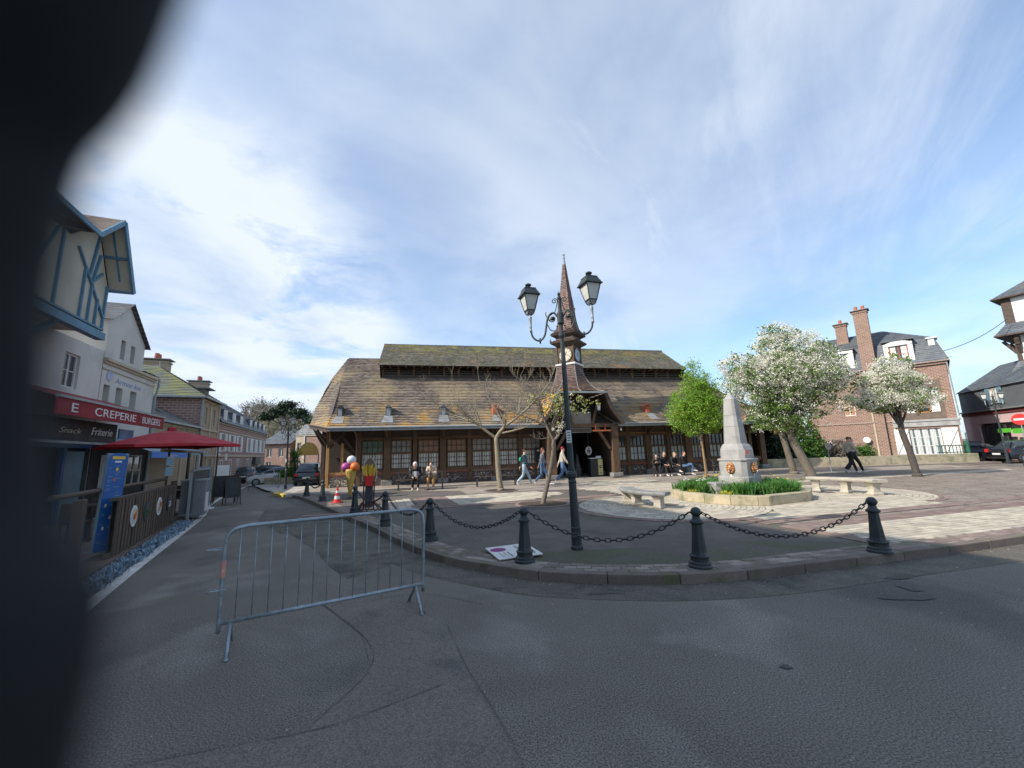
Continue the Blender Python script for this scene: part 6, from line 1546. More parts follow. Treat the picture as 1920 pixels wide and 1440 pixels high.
for t in (.02, .5, .98): b.beam((rx - t * (rx - pk_), fy, rz_ - .08 + t * (pz - rz_)), (rx - t * (rx - pk_), oy + .1, rz_ - .08 + t * (pz - rz_)), .06, .08)
b.beam((rx, fy + .28, rz_ - .05), (pk_, fy + .28, pz - .07), .05, .05)
b.build('barge_board', M['blue'], cr)
b = MB(); b.quad((rx - .01, fy, rz_ - .03), (rx - .01, oy, rz_ - .03), (pk_, oy, pz - .03), (pk_, fy, pz - .03)); b.v = [(x, y, z - .06) for x, y, z in b.v]; b.build('soffit', M['cream'], cr)
chim(cr, X(-7.0), 1.6, .7, .7, 7, 10.0, M['brick'], 1)
# fascia of the red awning
b = MB(); b.box(X(-6.6), X(-.95), -1.5, -1.46, 2.84, 3.22); fs = b.build('awning_valance', M['awning'], cr)
b = MB(); b.box(X(-6.6), X(-.93), -1.53, -1.44, 3.22, 3.28); b.build('awning_bar', M['zinc'], fs)
b = MB(); b.quad((X(-6.6), -1.46, 3.24), (X(-.95), -1.46, 3.24), (X(-.95), 0, 3.75), (X(-6.6), 0, 3.75)); b.quad((X(-6.6), -1.46, 3.22), (X(-6.6), 0, 3.73), (X(-.95), 0, 3.73), (X(-.95), -1.46, 3.22)); b.build('awning_cloth', M['awning'], cr)
def stext(s_, x0, x1, z, size, y, m, par, **k):
    o = text(s_, size, m, par, (x0, y, z), **k)
    xs = [v.co.x for v in o.data.vertices]; w = max(xs) - min(xs); o.scale = ((x1 - x0) / w, 1, 1); o.location.x = x0 - min(xs) * (x1 - x0) / w
    return o
stext('CREPERIE', X(-5.15), X(-2.98), 2.93, .30, -1.504, M['white'], fs)
stext('BURGERS', X(-2.55), X(-1.25), 2.93, .30, -1.504, M['white'], fs)
stext('E', X(-6.1), X(-5.85), 2.93, .30, -1.504, M['white'], fs)
b = MB(); b.box(X(-7), X(-2.75), -1.0, -.95, 2.32, 2.86); bd = b.build('shop_board', M['black'], cr)
stext('Friterie', X(-4.05), X(-3.0), 2.5, .30, -1.004, M['white'], bd, shear=.2)
stext('Snack', X(-5.4), X(-4.5), 2.5, .2, -1.004, M['stone_trim'], bd, shear=.3)
b = MB(); b.box(X(-7), X(-2.6), -1.04, -.93, 2.24, 2.30); b.build('shop_board_rail', M['zinc'], bd)
b = MB(); b.box(X(-2.6), X(-1.7), -1.0, -.97, 2.45, 2.75); b.build('navy_awning', M['deepblue'], cr)
# ---- white gabled house
wh = shouse('gabled_house', 'white rendered house with a tall pointed gable and faded blue shop lettering', -1.7)
X2 = lambda s_: s_ + 1.7
hs = [(X2(-1.5), X2(-1.12), 3.62, 4.3), (X2(-.72), X2(-.28), 3.62, 4.32), (X2(.28), X2(.75), 3.62, 4.34)]
walls(wh, 3.85, 7, 5.0, M['offwhite'], hs, th=.3)
for q in hs: wincell(wh, *q, M['offwhite'], .22, cols=1, rows=1)
b = MB(); b.box(-.0, 3.85, -.06, .02, 4.98, 5.06); b.box(0, 3.85, -.12, .02, 5.06, 5.16); b.box(0, 3.85, -.03, .02, 4.78, 4.82); b.build('cornice', M['stone_trim'], wh)
g0, g1, gp, gz0 = X2(-1.7), X2(.95), X2(-.55), 5.16
hs2 = [(X2(-.78), X2(-.48), 5.32, 6.0), (X2(-.08), X2(.22), 5.32, 5.98)]
b = MB()
xs = [g0, hs2[0][0], hs2[0][1], hs2[1][0], hs2[1][1], g1]; ztop = 6.05
for i in range(5):
    if i in (1, 3):
        h_ = hs2[i // 2]; b.quad((xs[i], 0, gz0), (xs[i + 1], 0, gz0), (xs[i + 1], 0, h_[2]), (xs[i], 0, h_[2])); b.quad((xs[i], 0, h_[3]), (xs[i + 1], 0, h_[3]), (xs[i + 1], 0, ztop), (xs[i], 0, ztop))
        for xq, sg_ in ((xs[i], 1), (xs[i + 1], -1)): b.quad((xq, 0, h_[2]), (xq, .22, h_[2]), (xq, .22, h_[3]), (xq, 0, h_[3]))
    else: b.quad((xs[i], 0, gz0), (xs[i + 1], 0, gz0), (xs[i + 1], 0, ztop), (xs[i], 0, ztop))
b.poly([(g0, 0, ztop), (g1, 0, ztop), (g1, 0, 6.2), (gp, 0, 7.35), (g0, 0, 6.5)]); b.quad((g1, 0, gz0), (g1, 4, gz0), (g1, 4, 6.2), (g1, 0, 6.2)); b.quad((g0, 4, gz0), (g0, 0, gz0), (g0, 0, 6.5), (g0, 4, 6.5))
gb = b.build('gable', M['offwhite'], wh)
for q in hs2: wincell(wh, *q, M['offwhite'], .2, cols=1, rows=1)
troof(wh, [([(g1 + .12, 4, 6.12), (gp, 4, 7.42)], [(g1 + .12, -.15, 6.12), (gp, -.15, 7.42)]), ([(g0 - .1, -.15, 6.46), (gp, -.15, 7.42)], [(g0 - .1, 4, 6.46), (gp, 4, 7.42)]), ([(g1, -.1, 5.2), (g1, 3, 6.2)], [(4.0, -.1, 5.2), (4.0, 3, 6.2)])], M['slate'], .2, .3)
stext('Armor-lux', X2(-.85), X2(1.05), 4.45, .26, -.006, mat('faded_blue', (.22, .33, .50), None, 1, .8), wh, shear=.1)
b = MB(); b.lathe([(.001, 0), (.18, 0), (.18, .01), (.001, .01)], 14); e_ = b.build('faded_emblem', mat('faded_blue_emblem', (.30, .40, .54), (.42, .48, .56), 8, .8), wh, (X2(-1.25), -.006, 4.62), (pi / 2, 0, 0))
b = MB(); b.tube([(3.9, -.12, 5.15), (3.95, -.1, 4.8), (3.88, -.06, 4.4), (3.88, -.06, 0)], .045, 6); b.build('downpipe', M['zinc'], wh)
b = MB(); b.box(.1, 3.7, -1.5, -1.47, 1.86, 2.06); aw = b.build('blue_awning_valance', M['signblue'], wh); stext('creperie', 1.3, 2.3, 1.9, .14, -1.504, M['white'], aw)
b = MB(); b.quad((.1, -1.5, 2.07), (3.7, -1.5, 2.07), (3.7, 0, 2.6), (.1, 0, 2.6)); b.build('blue_awning', M['paleblue'], wh)
b = MB(); b.box(.0, 3.85, -.02, .0, .0, 2.4); b.build('shop_front', M['black'], wh)
wincell(wh, .6, 1.6, .9, 2.0, M['white'], -.05, curtain=M['whitecurtain']); wincell(wh, 2.2, 3.3, .9, 2.0, M['white'], -.05)
# ---- low slate-roofed house
lo = shouse('low_house', 'low tan brick house with a sloping slate roof and roof windows', 2.25)
hs = [(x, x + .5, 1.9, 2.6) for x in (1.2, 2.6, 4.0, 5.0)]
walls(lo, 5.7, 6, 3.5, M['tanbrick'], hs)
for q in hs: wincell(lo, *q, M['white'], .1, cols=1)
troof(lo, [([(-.05, -.2, 3.5), (-.05, 3.4, 5.35)], [(5.75, -.2, 3.5), (5.75, 3.4, 5.35)]), ([(5.75, 6.2, 3.5), (5.75, 3.4, 5.35)], [(-.05, 6.2, 3.5), (-.05, 3.4, 5.35)])], M['slate'], .2, .3)
b = MB(); b.add([(0, 0, 3.45), (0, 3.4, 5.3), (0, 6, 3.45)], [(0, 2, 1)]); b.build('gable_wall', M['offwhite'], lo)
for x in (1.0, 3.3): b = MB(); T = [(x, .9, 4.13), (x + .5, .9, 4.13), (x + .5, 1.6, 4.49), (x, 1.6, 4.49)]; b.add(T + [(a, c, z + .06) for a, c, z in T], [(4, 5, 6, 7), (0, 1, 5, 4), (1, 2, 6, 5), (2, 3, 7, 6), (3, 0, 4, 7)]); b.build('roof_window', M['glasspale'], lo)
b = MB(); b.box(-.02, 5.72, -.26, -.16, 3.42, 3.5); b.build('gutter', M['zinc'], lo)
b = MB(); b.box(0, 5.7, -.04, .0, 2.75, 2.85); b.box(0, 5.7, -.05, 0, 3.3, 3.42)
for x in (.0, 2.1, 3.5, 5.5): b.box(x, x + .16, -.045, 0, 0, 3.4)
b.build('pale_bands', M['stone_trim'], lo)
b = MB(); b.beam((.0, -1.4, 2.0), (2.6, -1.4, 2.0), .06, .08); b.beam((.0, -1.4, 2.02), (0, 0, 2.3), .05); b.quad((0, -1.4, 2.1), (2.6, -1.4, 2.1), (2.6, 0, 2.45), (0, 0, 2.45)); b.build('pale_awning', M['paleblue'], lo)
# ---- tall brick house with mossy hip roof
bh = shouse('brick_townhouse', 'tall brick townhouse with diamond patterned side wall and mossy hipped roof', 8.0)
hs = [(x, x + .45, z, z + h_) for x in (.75, 2.25) for z, h_ in ((.3, 1.5), (2.3, .7), (3.75, .95))]
walls(bh, 3.5, 6.5, 5.2, M['tanbrick'], hs)
b = MB(); b.box(-.03, -.0, 0.02, 6.5, 0, 5.18); b.build('side_wall', M['brick_far'], bh)
for q in hs: wincell(bh, *q, M['white'], .1, cols=2, rows=1)
b = MB()
for z in (1.95, 3.4, 5.0): b.box(-.03, 3.53, -.06, .0, z, z + .1)
for x in (0, 1.65, 3.35): b.box(x, x + .15, -.05, 0, 0, 5.0)
b.build('pale_bands', M['stone_trim'], bh)
troof(bh, [([(-.25, -.25, 5.2), (1.5, 2.6, 7.1)], [(3.75, -.25, 5.2), (2.0, 2.6, 7.1)]), ([(-.25, 6.7, 5.2), (1.5, 3.8, 7.1)], [(-.25, -.25, 5.2), (1.5, 2.6, 7.1)]), ([(3.75, -.25, 5.2), (2.0, 2.6, 7.1)], [(3.75, 6.7, 5.2), (2.0, 3.8, 7.1)]), ([(3.75, 6.7, 5.2), (2.0, 3.8, 7.1)], [(-.25, 6.7, 5.2), (1.5, 3.8, 7.1)])], M['mossslate'], .2, .3)
b = MB(); b.tube([(1.75, 2.6, 7.1), (1.75, 2.6, 7.4)], .03, 5); b.beam((-.28, -.28, 5.16), (3.78, -.28, 5.16), .1, .1); b.beam((-.28, -.28, 5.16), (-.28, 6.6, 5.16), .08, .1); b.tube([(-.08, -.1, 5.1), (-.08, -.1, 0)], .05, 6); b.build('gutter', M['zinc'], bh)
b = MB(); b.box(2.1, 2.9, .5, 1.4, 5.4, 5.95); b.box(2.0, 3.1, .2, 1.6, 5.95, 6.01); b.build('dormer', M['slatewall'], bh)
b = MB(); b.box(.9, 1.7, -.7, -.66, 2.0, 2.3); b.box(2.6, 2.95, -.75, -.7, 1.7, 2.1); sgn = b.build('shop_sign', M['white'], bh); b = MB(); b.box(.93, 1.12, -.705, -.70, 2.04, 2.26); b.build('sign_emblem', M['orangepaint'], sgn); b = MB(); b.box(1.2, 1.66, -.705, -.7, 2.1, 2.2); b.build('print', M['paleblue'], sgn)
# ---- far brick row
for s0, W_, lb, dm in ((11.6, 7.6, 'brick terraced house with white shuttered windows beyond the mossy roofed one', 3), (19.25, 8.6, 'brick terraced house with four white dormers at the far end of the row', 4)):
    h = shouse('terraced_house', lb, s0); n_ = dm
    hs = [(.8 + i * (W_ - 1) / n_, 1.7 + i * (W_ - 1) / n_, z, z + 1.15) for i in range(n_) for z in (.6, 2.3)]
    walls(h, W_, 7, 4.1, M['brick_far'], hs)
    for i, q in enumerate(hs): wincell(h, *q, M['white'], .03, cols=2, rows=1, shutters=M['white'] if q[2] > 2 else None)
    b = MB(); b.box(0, W_, -.08, 0, 4.0, 4.12); b.box(0, W_, -.04, 0, 3.55, 3.62); b.box(0, W_, -.04, 0, 1.95, 2.05); b.build('cornice', M['stone_trim'], h)
    troof(h, [([(-.02, -.15, 4.1), (-.02, .3, 5.0), (-.02, 3.5, 7.0)], [(W_ + .02, -.15, 4.1), (W_ + .02, .3, 5.0), (W_ + .02, 3.5, 7.0)]), ([(W_, 7.2, 4.1), (W_, 3.5, 7.0)], [(0, 7.2, 4.1), (0, 3.5, 7.0)])], M['slate'], .25, .35)
    for i in range(n_):
        x = .8 + i * (W_ - 1) / n_; b = MB(); b.box(x, x + .7, -.02, .5, 4.2, 4.95); b.box(x - .05, x + .75, -.05, .6, 4.95, 5.0); dd = b.build('dormer', M['slatewall'], h); wincell(dd, x + .08, x + .62, 4.25, 4.9, M['white'], -.14, name='dormer_window') if False else None
        b = MB(); b.box(x - .02, x + .72, -.06, -.02, 4.22, 4.94); b.build('dormer_frame', M['white'], dd); b = MB(); b.box(x + .12, x + .32, -.07, -.06, 4.3, 4.86); b.box(x + .38, x + .58, -.07, -.06, 4.3, 4.86); b.build('pane', M['glass'], dd)
    chim(h, -.3, 2.8, .6, 1.2, 4.5, 7.9, M['tanbrick'], 2)
b = MB(); b.box(3, 5.2, -.25, 0, 1.3, 1.9); b.build('dark_shop_sign', M['darkgrey'], h)
# ---- houses closing the far end of the street
def boxhouse(name, label, loc, rz, W_, Dp, H_, wm, rm, rh, wins_, mans=False, seed=5, fr='white'):
    h = thing(name, label, 'house', loc, rz)
    walls(h, W_, Dp, H_, wm, wins_)
    for q in wins_: wincell(h, *q, M[fr], .1, cols=2, rows=1)
    if mans:
        i_ = .55; e = -.12; z1 = H_ + rh * .7
        A0 = [(e, e, H_), (W_ - e, e, H_), (W_ - e, Dp - e, H_), (e, Dp - e, H_)]; A1 = [(i_, i_, z1), (W_ - i_, i_, z1), (W_ - i_, Dp - i_, z1), (i_, Dp - i_, z1)]; c_ = [(W_ * .4, Dp / 2, H_ + rh), (W_ * .6, Dp / 2, H_ + rh), (W_ * .6, Dp / 2, H_ + rh), (W_ * .4, Dp / 2, H_ + rh)]
        troof(h, [([A0[k], A1[k], c_[k]], [A0[(k + 1) % 4], A1[(k + 1) % 4], c_[(k + 1) % 4]]) for k in range(4)], rm, .28, .4)
    else: troof(h, [([(-.2, -.3, H_ - .05), (-.2, Dp / 2, H_ + rh)], [(W_ + .2, -.3, H_ - .05), (W_ + .2, Dp / 2, H_ + rh)]), ([(W_ + .2, Dp + .3, H_ - .05), (W_ + .2, Dp / 2, H_ + rh)], [(-.2, Dp + .3, H_ - .05), (-.2, Dp / 2, H_ + rh)])], rm, .28, .4); b = MB(); b.add([(0, 0, H_), (0, Dp, H_), (0, Dp / 2, H_ + rh - .08)], [(0, 2, 1)]); b.add([(W_, 0, H_), (W_, Dp, H_), (W_, Dp / 2, H_ + rh - .08)], [(0, 1, 2)]); b.build('gable_wall', wm, h)
    return h
boxhouse('brick_house', 'brick house with pale corner and slate roof behind the car park', (-28.3, 45.5, 0), radians(-5), 3.3, 6, 3.4, M['brick_far'], M['slate'], 1.6, [(.5, 1.1, 1.9, 2.9), (1.9, 2.5, 1.9, 2.9), (.5, 1.1, .3, 1.4)])
boxhouse('grey_house', 'pale grey gabled house far behind the palm', (-28.5, 56, 0), radians(-5), 3.8, 7, 4.2, M['offwhite'], M['slate'], 2.2, [(.8, 1.5, 2.4, 3.4), (2.3, 3.0, 2.4, 3.4)])
eh = boxhouse('mansard_house', 'brick and tan stone house with slate mansard behind the dark car', (-24.3, 45, 0), radians(-10), 3.6, 7, 4.25, M['brick_far'], M['slate'], 1.7, [(.25, .65, 2.1, 3.3), (.25, .65, .2, 1.4)], True)
b = MB(); b.box(0, 1.0, -.05, 0, 0, .2); b.box(0, .2, -.05, 0, .2, 4.2); b.box(.7, 1.0, -.05, 0, .2, 4.2); b.box(.0, 3.6, -.1, 0, 4.1, 4.25); b.box(.2, .7, -.05, 0, 3.4, 4.2); b.build('stone_corner', M['stone_trim'], eh)
b = MB(); b.box(1.05, 1.13, -.1, -.0, 0, 4.1); b.build('downpipe', M['white'], eh)
# ---- brick house on the right
rhs = thing('brick_villa', 'brick villa with slate mansard, white shutters and tall chimney on the right', 'house', (25.0, 33.82, 0), atan2(-.727, .687))
RX = lambda s_: 8.0 - s_
hs = [(RX(5.7), RX(5.0), 3.7, 5.1), (RX(1.62), RX(.92), 3.6, 5.15), (RX(2.2), RX(.62), .62, 2.45)]
W_ = 8.3
wl_ = walls(rhs, W_, 9, 7.1, M['brick'], hs)
wincell(rhs, *hs[0], M['white'], .12, glass=M['orangecurtain']); wincell(rhs, *hs[1], M['orangepaint'], .1, rows=3)
for k in range(4):
    x0 = hs[2][0] + k * (hs[2][1] - hs[2][0]) / 4; wincell(rhs, x0 + .01, x0 + (hs[2][1] - hs[2][0]) / 4 - .01, .62, 2.45, M['white'], .1, cols=1, rows=3, glass=M['glasspale'], curtain=M['greycurtain'], name='french_door')
for xa in (RX(2.2) - .82, RX(.62) + .03):
    b = MB(); b.box(xa, xa + .78, -.07, -.03, .62, 2.45)
    for k in range(6): b.box(xa + .02 + k * .128, xa + .14 + k * .128, -.085, -.07, .64, 2.43)
    b.beam((xa + .03, -.1, .7), (xa + .75, -.1, 2.3), .03, .1, up=(0, 1, 0)); b.build('shutter', M['white'], rhs)
b = MB(); b.box(RX(.88), RX(.42), -.07, -.03, 3.6, 5.15)
for k in range(18): b.box(RX(.86), RX(.44), -.085, -.07, 3.66 + k * .08, 3.70 + k * .08)
b.build('shutter', M['white'], rhs)
b = MB(); b.box(RX(2.12), RX(1.66), -.07, -.03, 3.6, 5.15)
for k in range(18): b.box(RX(2.10), RX(1.68), -.085, -.07, 3.66 + k * .08, 3.70 + k * .08)
b.build('shutter', M['white'], rhs)
b = MB(); b.box(RX(3.0), 8.45, -.16, 0, 2.95, 3.1); b.box(RX(3.0), 8.38, -.1, 0, 2.6, 2.95); b.build('shop_cornice', M['granite'], rhs)
b = MB(); b.box(RX(2.4), RX(.2), -.03, 0, 3.15, 3.6); b.box(RX(2.4), RX(.2), -.03, 0, 5.2, 5.9); b.box(RX(.42), RX(.2), -.03, 0, 3.6, 5.2); b.build('cobble_panel', M['mortar'], rhs)
b = MB(); b.box(-.05, W_ + .05, -.14, 0, 6.95, 7.12); b.box(-.2, W_ + .2, -.28, .0, 7.12, 7.2); b.build('eaves_cornice', M['brick_far'], rhs); b = MB(); b.box(0, RX(2.6), -.05, 0, 3.0, 3.12); b.build('string_course', M['brick_far'], rhs)
b = MB()
for x in (RX(4.1), RX(3.0)): b.box(x, x + .1, -.05, 0, 0, 6.9)
b.build('pale_strip', M['stone_trim'], rhs)
e = -.2; A0 = [(e, e, 7.15), (W_ - e, e, 7.15), (W_ - e, 9.2, 7.15), (e, 9.2, 7.15)]; A1 = [(.35, .4, 9.0), (W_ - .35, .4, 9.0), (W_ - .35, 8.6, 9.0), (.35, 8.6, 9.0)]; C1 = [(.9, 2.7, 10.55), (5.2, 2.7, 10.55), (5.2, 3.1, 10.55), (.9, 3.1, 10.55)]
troof(rhs, [([A0[k], A1[k]], [A0[(k + 1) % 4], A1[(k + 1) % 4]]) for k in range(4)], M['slate'], .16, .2)
troof(rhs, [([A1[k], C1[k]], [A1[(k + 1) % 4], C1[(k + 1) % 4]]) for k in range(4)], M['slate'], .2, .3, seed=4)
def dormer(x0, x1, arch, fm, par):
    b = MB(); b.box(x0, x0 + .28, -.12, .5, 7.3, 8.9); b.box(x1 - .28, x1, -.12, .5, 7.3, 8.9); b.box(x0, x1, -.12, .5, 7.2, 7.32); n = 8
    top = [(x0 + (x1 - x0) * i / n, 8.85 + arch * sin(pi * i / n)) for i in range(n + 1)]
    b.prismY([(x1, 8.7), (x0, 8.7)] + top, -.16, .6); d_ = b.build('dormer', M['white'], par)
    b = MB(); b.prismY([(x1 + .1, 8.86), (x0 - .1, 8.86)][::-1] + [(x + .0, z + .07) for x, z in reversed(top)], -.22, .8) if False else b.box(x0 - .1, x1 + .1, -.2, .8, 8.93 + arch * .6, 9.0 + arch * .6); b.build('dormer_roof', M['slate'], d_)
    wincell(par, x0 + .3, x1 - .3, 7.4, 8.7, fm, -.02, rows=4, curtain=M['whitecurtain'], name='dormer_window')
dormer(RX(2.75), RX(1.15), .22, M['rust'], rhs); dormer(RX(5.6), RX(4.55), .05, M['white'], rhs)
b = MB(); b.box(RX(.35), RX(.02), .2, 1.0, 7.4, 8.9); b.box(RX(.45), RX(-.15), .1, 1.2, 8.9, 9.0); b.build('corner_dormer', M['white'], rhs)
chim(rhs, RX(4.15), -.25, .85, .7, 7.2, 12.0, M['brick'], 2); chim(rhs, RX(5.6), 1.6, .75, .6, 9, 11.6, M['brick'], 1)
b = MB(); b.box(RX(3.95), RX(3.4), -.25, 0, 0, 7.2); b.build('chimney_breast', M['brick'], rhs)
b = MB(); b.lathe([(.001, 0), (.22, .02), (.24, .12), (.2, .16)], 12, (0, 0, 0)); o = b.build('wall_lamp', M['white'], rhs, (RX(6.9), -.12, 1.5), (pi / 2, 0, 0)); link('wall_lamp', o.data, rhs, (RX(4.6), -.12, 1.75), (pi / 2, 0, 0))
b = MB(); b.tube([(W_, 0, 7.3), (W_ + .35, .1, 7.4)], .02, 5); b.tube([(8.35, -.1, 7.1), (8.4, -.1, 3.2)], .045, 6); b.build('downpipe', M['zinc'], rhs)
# low wall in front, hedge, shrubs
lw = thing('garden_wall', 'low mossy rendered wall in front of the brick villa', 'wall', (15.6, 26.75, 0))
for i in range(4):
    x0 = i * 3.7; b = MB(); b.prism([(x0, -.02), (x0 + 3.68, -.02), (x0 + 3.68, .22), (x0, .22)], .05, .70); b.build('wall_section', M['basin'], lw, bevel=.01)
b = MB(); b.prism([(-.0, -.6), (15.5, -.6), (15.5, .3), (0, .3)], .02, .14); b.build('footing', M['slab'], lw)
def bush(name, label, c, s_, n, m, size, seed, cat='bush', kind=None, extra=None):
    R_ = random.Random(seed); b = MB()
    for q in range(n // 20):
        u = Vector((R_.gauss(0, 1), R_.gauss(0, 1), abs(R_.gauss(0, 1)))).normalized() * R_.random() ** .4
        quads(b, (c[0] + u.x * s_[0], c[1] + u.y * s_[1], c[2] + u.z * s_[2]), 20, (.12, .12, .1), size, R_)
    return tag(b.build(name, m), label, cat, kind=kind)
bush('ivy_hedge', 'bright green hedge climbing behind the trunk of the large blossoming tree', (20.2, 28.0, .5), (1.25, .8, 2.5), 7000, M['hedge'], .05, 3, 'hedge')
bush('ivy_hedge', 'dark green climbing hedge beside the hall end', (18.6, 28.4, .3), (.9, .8, 2.2), 3500, M['pine'], .05, 4, 'hedge')
bush('shrub', 'brown and green shrub against the brick villa wall', (22.6, 28.6, .4), (1.2, .7, 1.4), 3200, M['twig'], .045, 5)
bush('shrub', 'olive shrub behind the walking pair over the low wall', (24.0, 28.2, .4), (1.0, .6, 1.2), 2600, M['hedge'], .04, 6)
sh = thing('shed', 'dark open shed between the hall end and the hedge', 'shed', (16.9, 28.2, 0), HA)
b = MB(); b.box(0, 3.0, 2.5, 2.6, 0, 3.2); b.box(2.9, 3, 0, 2.6, 0, 3.0); b.box(-.05, 3.2, -.2, 2.7, 3.1, 3.2); b.build('shed_wall', M['darkwood'], sh)
for x in (.05, 1.5): b = MB(); b.box(x, x + .14, -.1, .04, 0, 3.1); b.build('shed_post', M['sunwood'], sh)
b = MB(); b.box(.5, 1.25, 1.2, 1.24, .9, 2.4); b.build('white_panel', M['white'], sh)
rs2 = thing('round_sign', 'round faded sign on a short post in front of the hedge', 'sign', (17.05, 22.1, .1), radians(10))
b = MB(); b.tube([(0, 0, 0), (0, 0, 1.5)], .022, 8); b.build('post', M['zinc'], rs2)
b = MB(); b.M = Matrix.Translation((0, -.03, 1.38)) @ Matrix.Rotation(pi / 2, 4, 'X'); b.lathe([(.001, 0), (.19, 0), (.19, .02), (.001, .02)], 24); b.build('disc', mat('faded_sign', (.50, .42, .36), (.42, .33, .28), 6, .6), rs2)
b = MB(); b.box(-.1, .1, -.056, -.052, 1.385, 1.395); b.box(-.08, .08, -.056, -.052, 1.36, 1.368); b.build('print', M['darkgrey'], rs2)
gf = thing('green_gate', 'green metal gate post and rails at the right end of the low wall', 'gate', (30.4, 27.3, 0))
b = MB(); b.box(0, .16, 0, .16, 0, 1.5); b.build('gate_post', M['darkgreen'], gf); b = MB(); b.box(-2.0, 0, .05, .09, 1.2, 1.26); b.box(-2.0, 0, .05, .09, .75, .8); b.build('gate_rail', M['darkgreen'], gf)
for k in range(8): b = MB(); b.box(-1.9 + k * .24, -1.87 + k * .24, .05, .08, .2, 1.25); b.build('gate_bar', M['darkgreen'], gf)
b = MB(); b.lathe([(.03, 0), (.03, 1.9), (.05, 1.95)], 8); tag(b.build('green_post', M['darkgreen'], None, (30.0, 26.9, .1)), 'thin dark green post behind the wall end beside the parked black cars', 'post')
# ---- pink shop house
pk = thing('pink_shop', 'pink rendered shop with slate hung upper floor and green signs', 'shop', (38, 34, 0), atan2(-.915, -.403))
hs = [(1.9, 8.2, .0, 2.75), (4.05, 4.85, 4.2, 5.3)]
walls(pk, 9, 6, 3.7, M['pink'], hs[:1]); b = MB(); b.box(0, 9, .02, 5.9, 3.7, 5.4); b.build('slate_wall', M['slatewall'], pk)
wincell(pk, *hs[1], M['white'], -.04, rows=3, curtain=M['whitecurtain'])
b = MB(); b.box(3.6, 4.0, -.1, -.03, 4.15, 5.35); b.box(4.9, 5.3, -.1, -.03, 4.15, 5.35); b.build('shutter', M['paleblue'], pk)
b = MB(); b.box(-.1, 9.1, -.2, .0, 3.7, 3.8); b.build('gutter', M['zinc'], pk); b = MB(); b.box(0, 9, -.06, 0, 3.42, 3.68); b.build('red_band', mat('maroon_band', (.16, .04, .04), None, 1, .7), pk)
b = MB(); b.box(1.9, 8.2, .6, .65, 0, 2.75); b.build('shop_interior', M['black'], pk)
for x in (1.9, 3.3): wincell(pk, x, x + 1.3, .7, 2.6, M['darkgrey'], .1, cols=2, rows=1)
b = MB(); b.box(4.0, 5.4, -.1, -.05, 2.0, 2.3); b.box(5.6, 8.0, -.1, -.05, 1.9, 2.25); b.box(4.8, 8.0, .2, .25, 1.1, 1.4); b.build('green_sign', M['green'], pk)
troof(pk, [([(-.1, -.1, 5.4), (-.1, 3, 7.6)], [(9.1, -.1, 5.4), (9.1, 3, 7.6)]), ([(9.1, 6.1, 5.4), (9.1, 3, 7.6)], [(-.1, 6.1, 5.4), (-.1, 3, 7.6)])], M['slate'], .22, .3)
b = MB(); b.add([(0, 0.02, 5.4), (0, 3, 7.55), (0, 5.9, 5.4)], [(0, 2, 1)]); b.build('gable_wall', M['slatewall'], pk)
bw = boxhouse('white_house', 'small white house between the brick villa and the pink shop', (35.2, 42, 0), radians(-25), 4, 5, 5.6, M['brick_far'], M['slate'], .6, [(1.6, 2.8, 3.9, 5.0)])
# ---- half timbered corner tower house at the right edge
th = thing('tower_house', 'white half timbered house with slate roofs at the right edge', 'house', (38.1, 29.5, 0), radians(-62))
b = MB(); b.box(0, 6, 0, 6, 0, 9.6); b.build('wall', M['white'], th)
b = MB(); b.box(-.15, 6.15, -.15, 6.15, 10.1, 12.4); up = b.build('upper_storey', M['white'], th)
b = MB()
for x in (-.18, 1.1, 2.6, 4.0, 5.6): b = MB(); b.box(x, x + (.5 if x < 0 else .3), -.2, -.15, 10.1, 12.1); b.build('timber', M['darkwood'], up)
for a_, c_ in (((1.4, 10.1), (2.5, 12.1)), ((2.9, 12.1), (4.0, 10.1)), ((4.3, 10.1), (5.5, 12.1))): b = MB(); b.beam((a_[0], -.18, a_[1]), (c_[0], -.18, c_[1]), .06, .22, up=(0, 1, 0)); b.build('timber', M['darkwood'], up)
for x in (-.02, 1.3, 2.7, 4.2): b = MB(); b.box(x, x + .24, -.05, 0, 0, 9.2); b.build('timber', M['darkwood'], th)
for a_, c_ in (((.3, 7.3), (1.3, 8.6)), ((1.6, 8.6), (2.6, 7.3)), ((3.0, 7.3), (4.1, 8.6))): b = MB(); b.beam((a_[0], -.03, a_[1]), (c_[0], -.03, c_[1]), .05, .2, up=(0, 1, 0)); b.build('timber', M['darkwood'], th)
for yy in (-.14, 1.6, 3.4, 5.6): b = MB(); b.box(-.2, -.15, yy, yy + .4, 10.1, 12.1); b.build('timber', M['darkwood'], up)
def hip(par, e, z0, i_, z1, m, seed=2): A0 = [(-e, -e, z0), (6 + e, -e, z0), (6 + e, 6 + e, z0), (-e, 6 + e, z0)]; A1 = [(-i_, -i_, z1), (6 + i_, -i_, z1), (6 + i_, 6 + i_, z1), (-i_, 6 + i_, z1)]; return troof(par, [([A0[k], A1[k]], [A0[(k + 1) % 4], A1[(k + 1) % 4]]) for k in range(4)], m, .2, .3, seed=seed)
hip(th, .75, 9.3, .15, 10.2, M['slate']); hip(th, .55, 12.2, -3.0, 15.0, M['slate'], 3); hip(th, .6, 6.1, .0, 7.3, M['slate'], 4)
b = MB(); b.box(-.8, 6.8, -.8, 6.8, 9.2, 9.3); b.box(-.6, 6.6, -.6, 6.6, 12.1, 12.2); b.box(-.6, 6.6, -.6, 6.6, 6.0, 6.1); b.build('eaves_board', M['darkwood'], th)
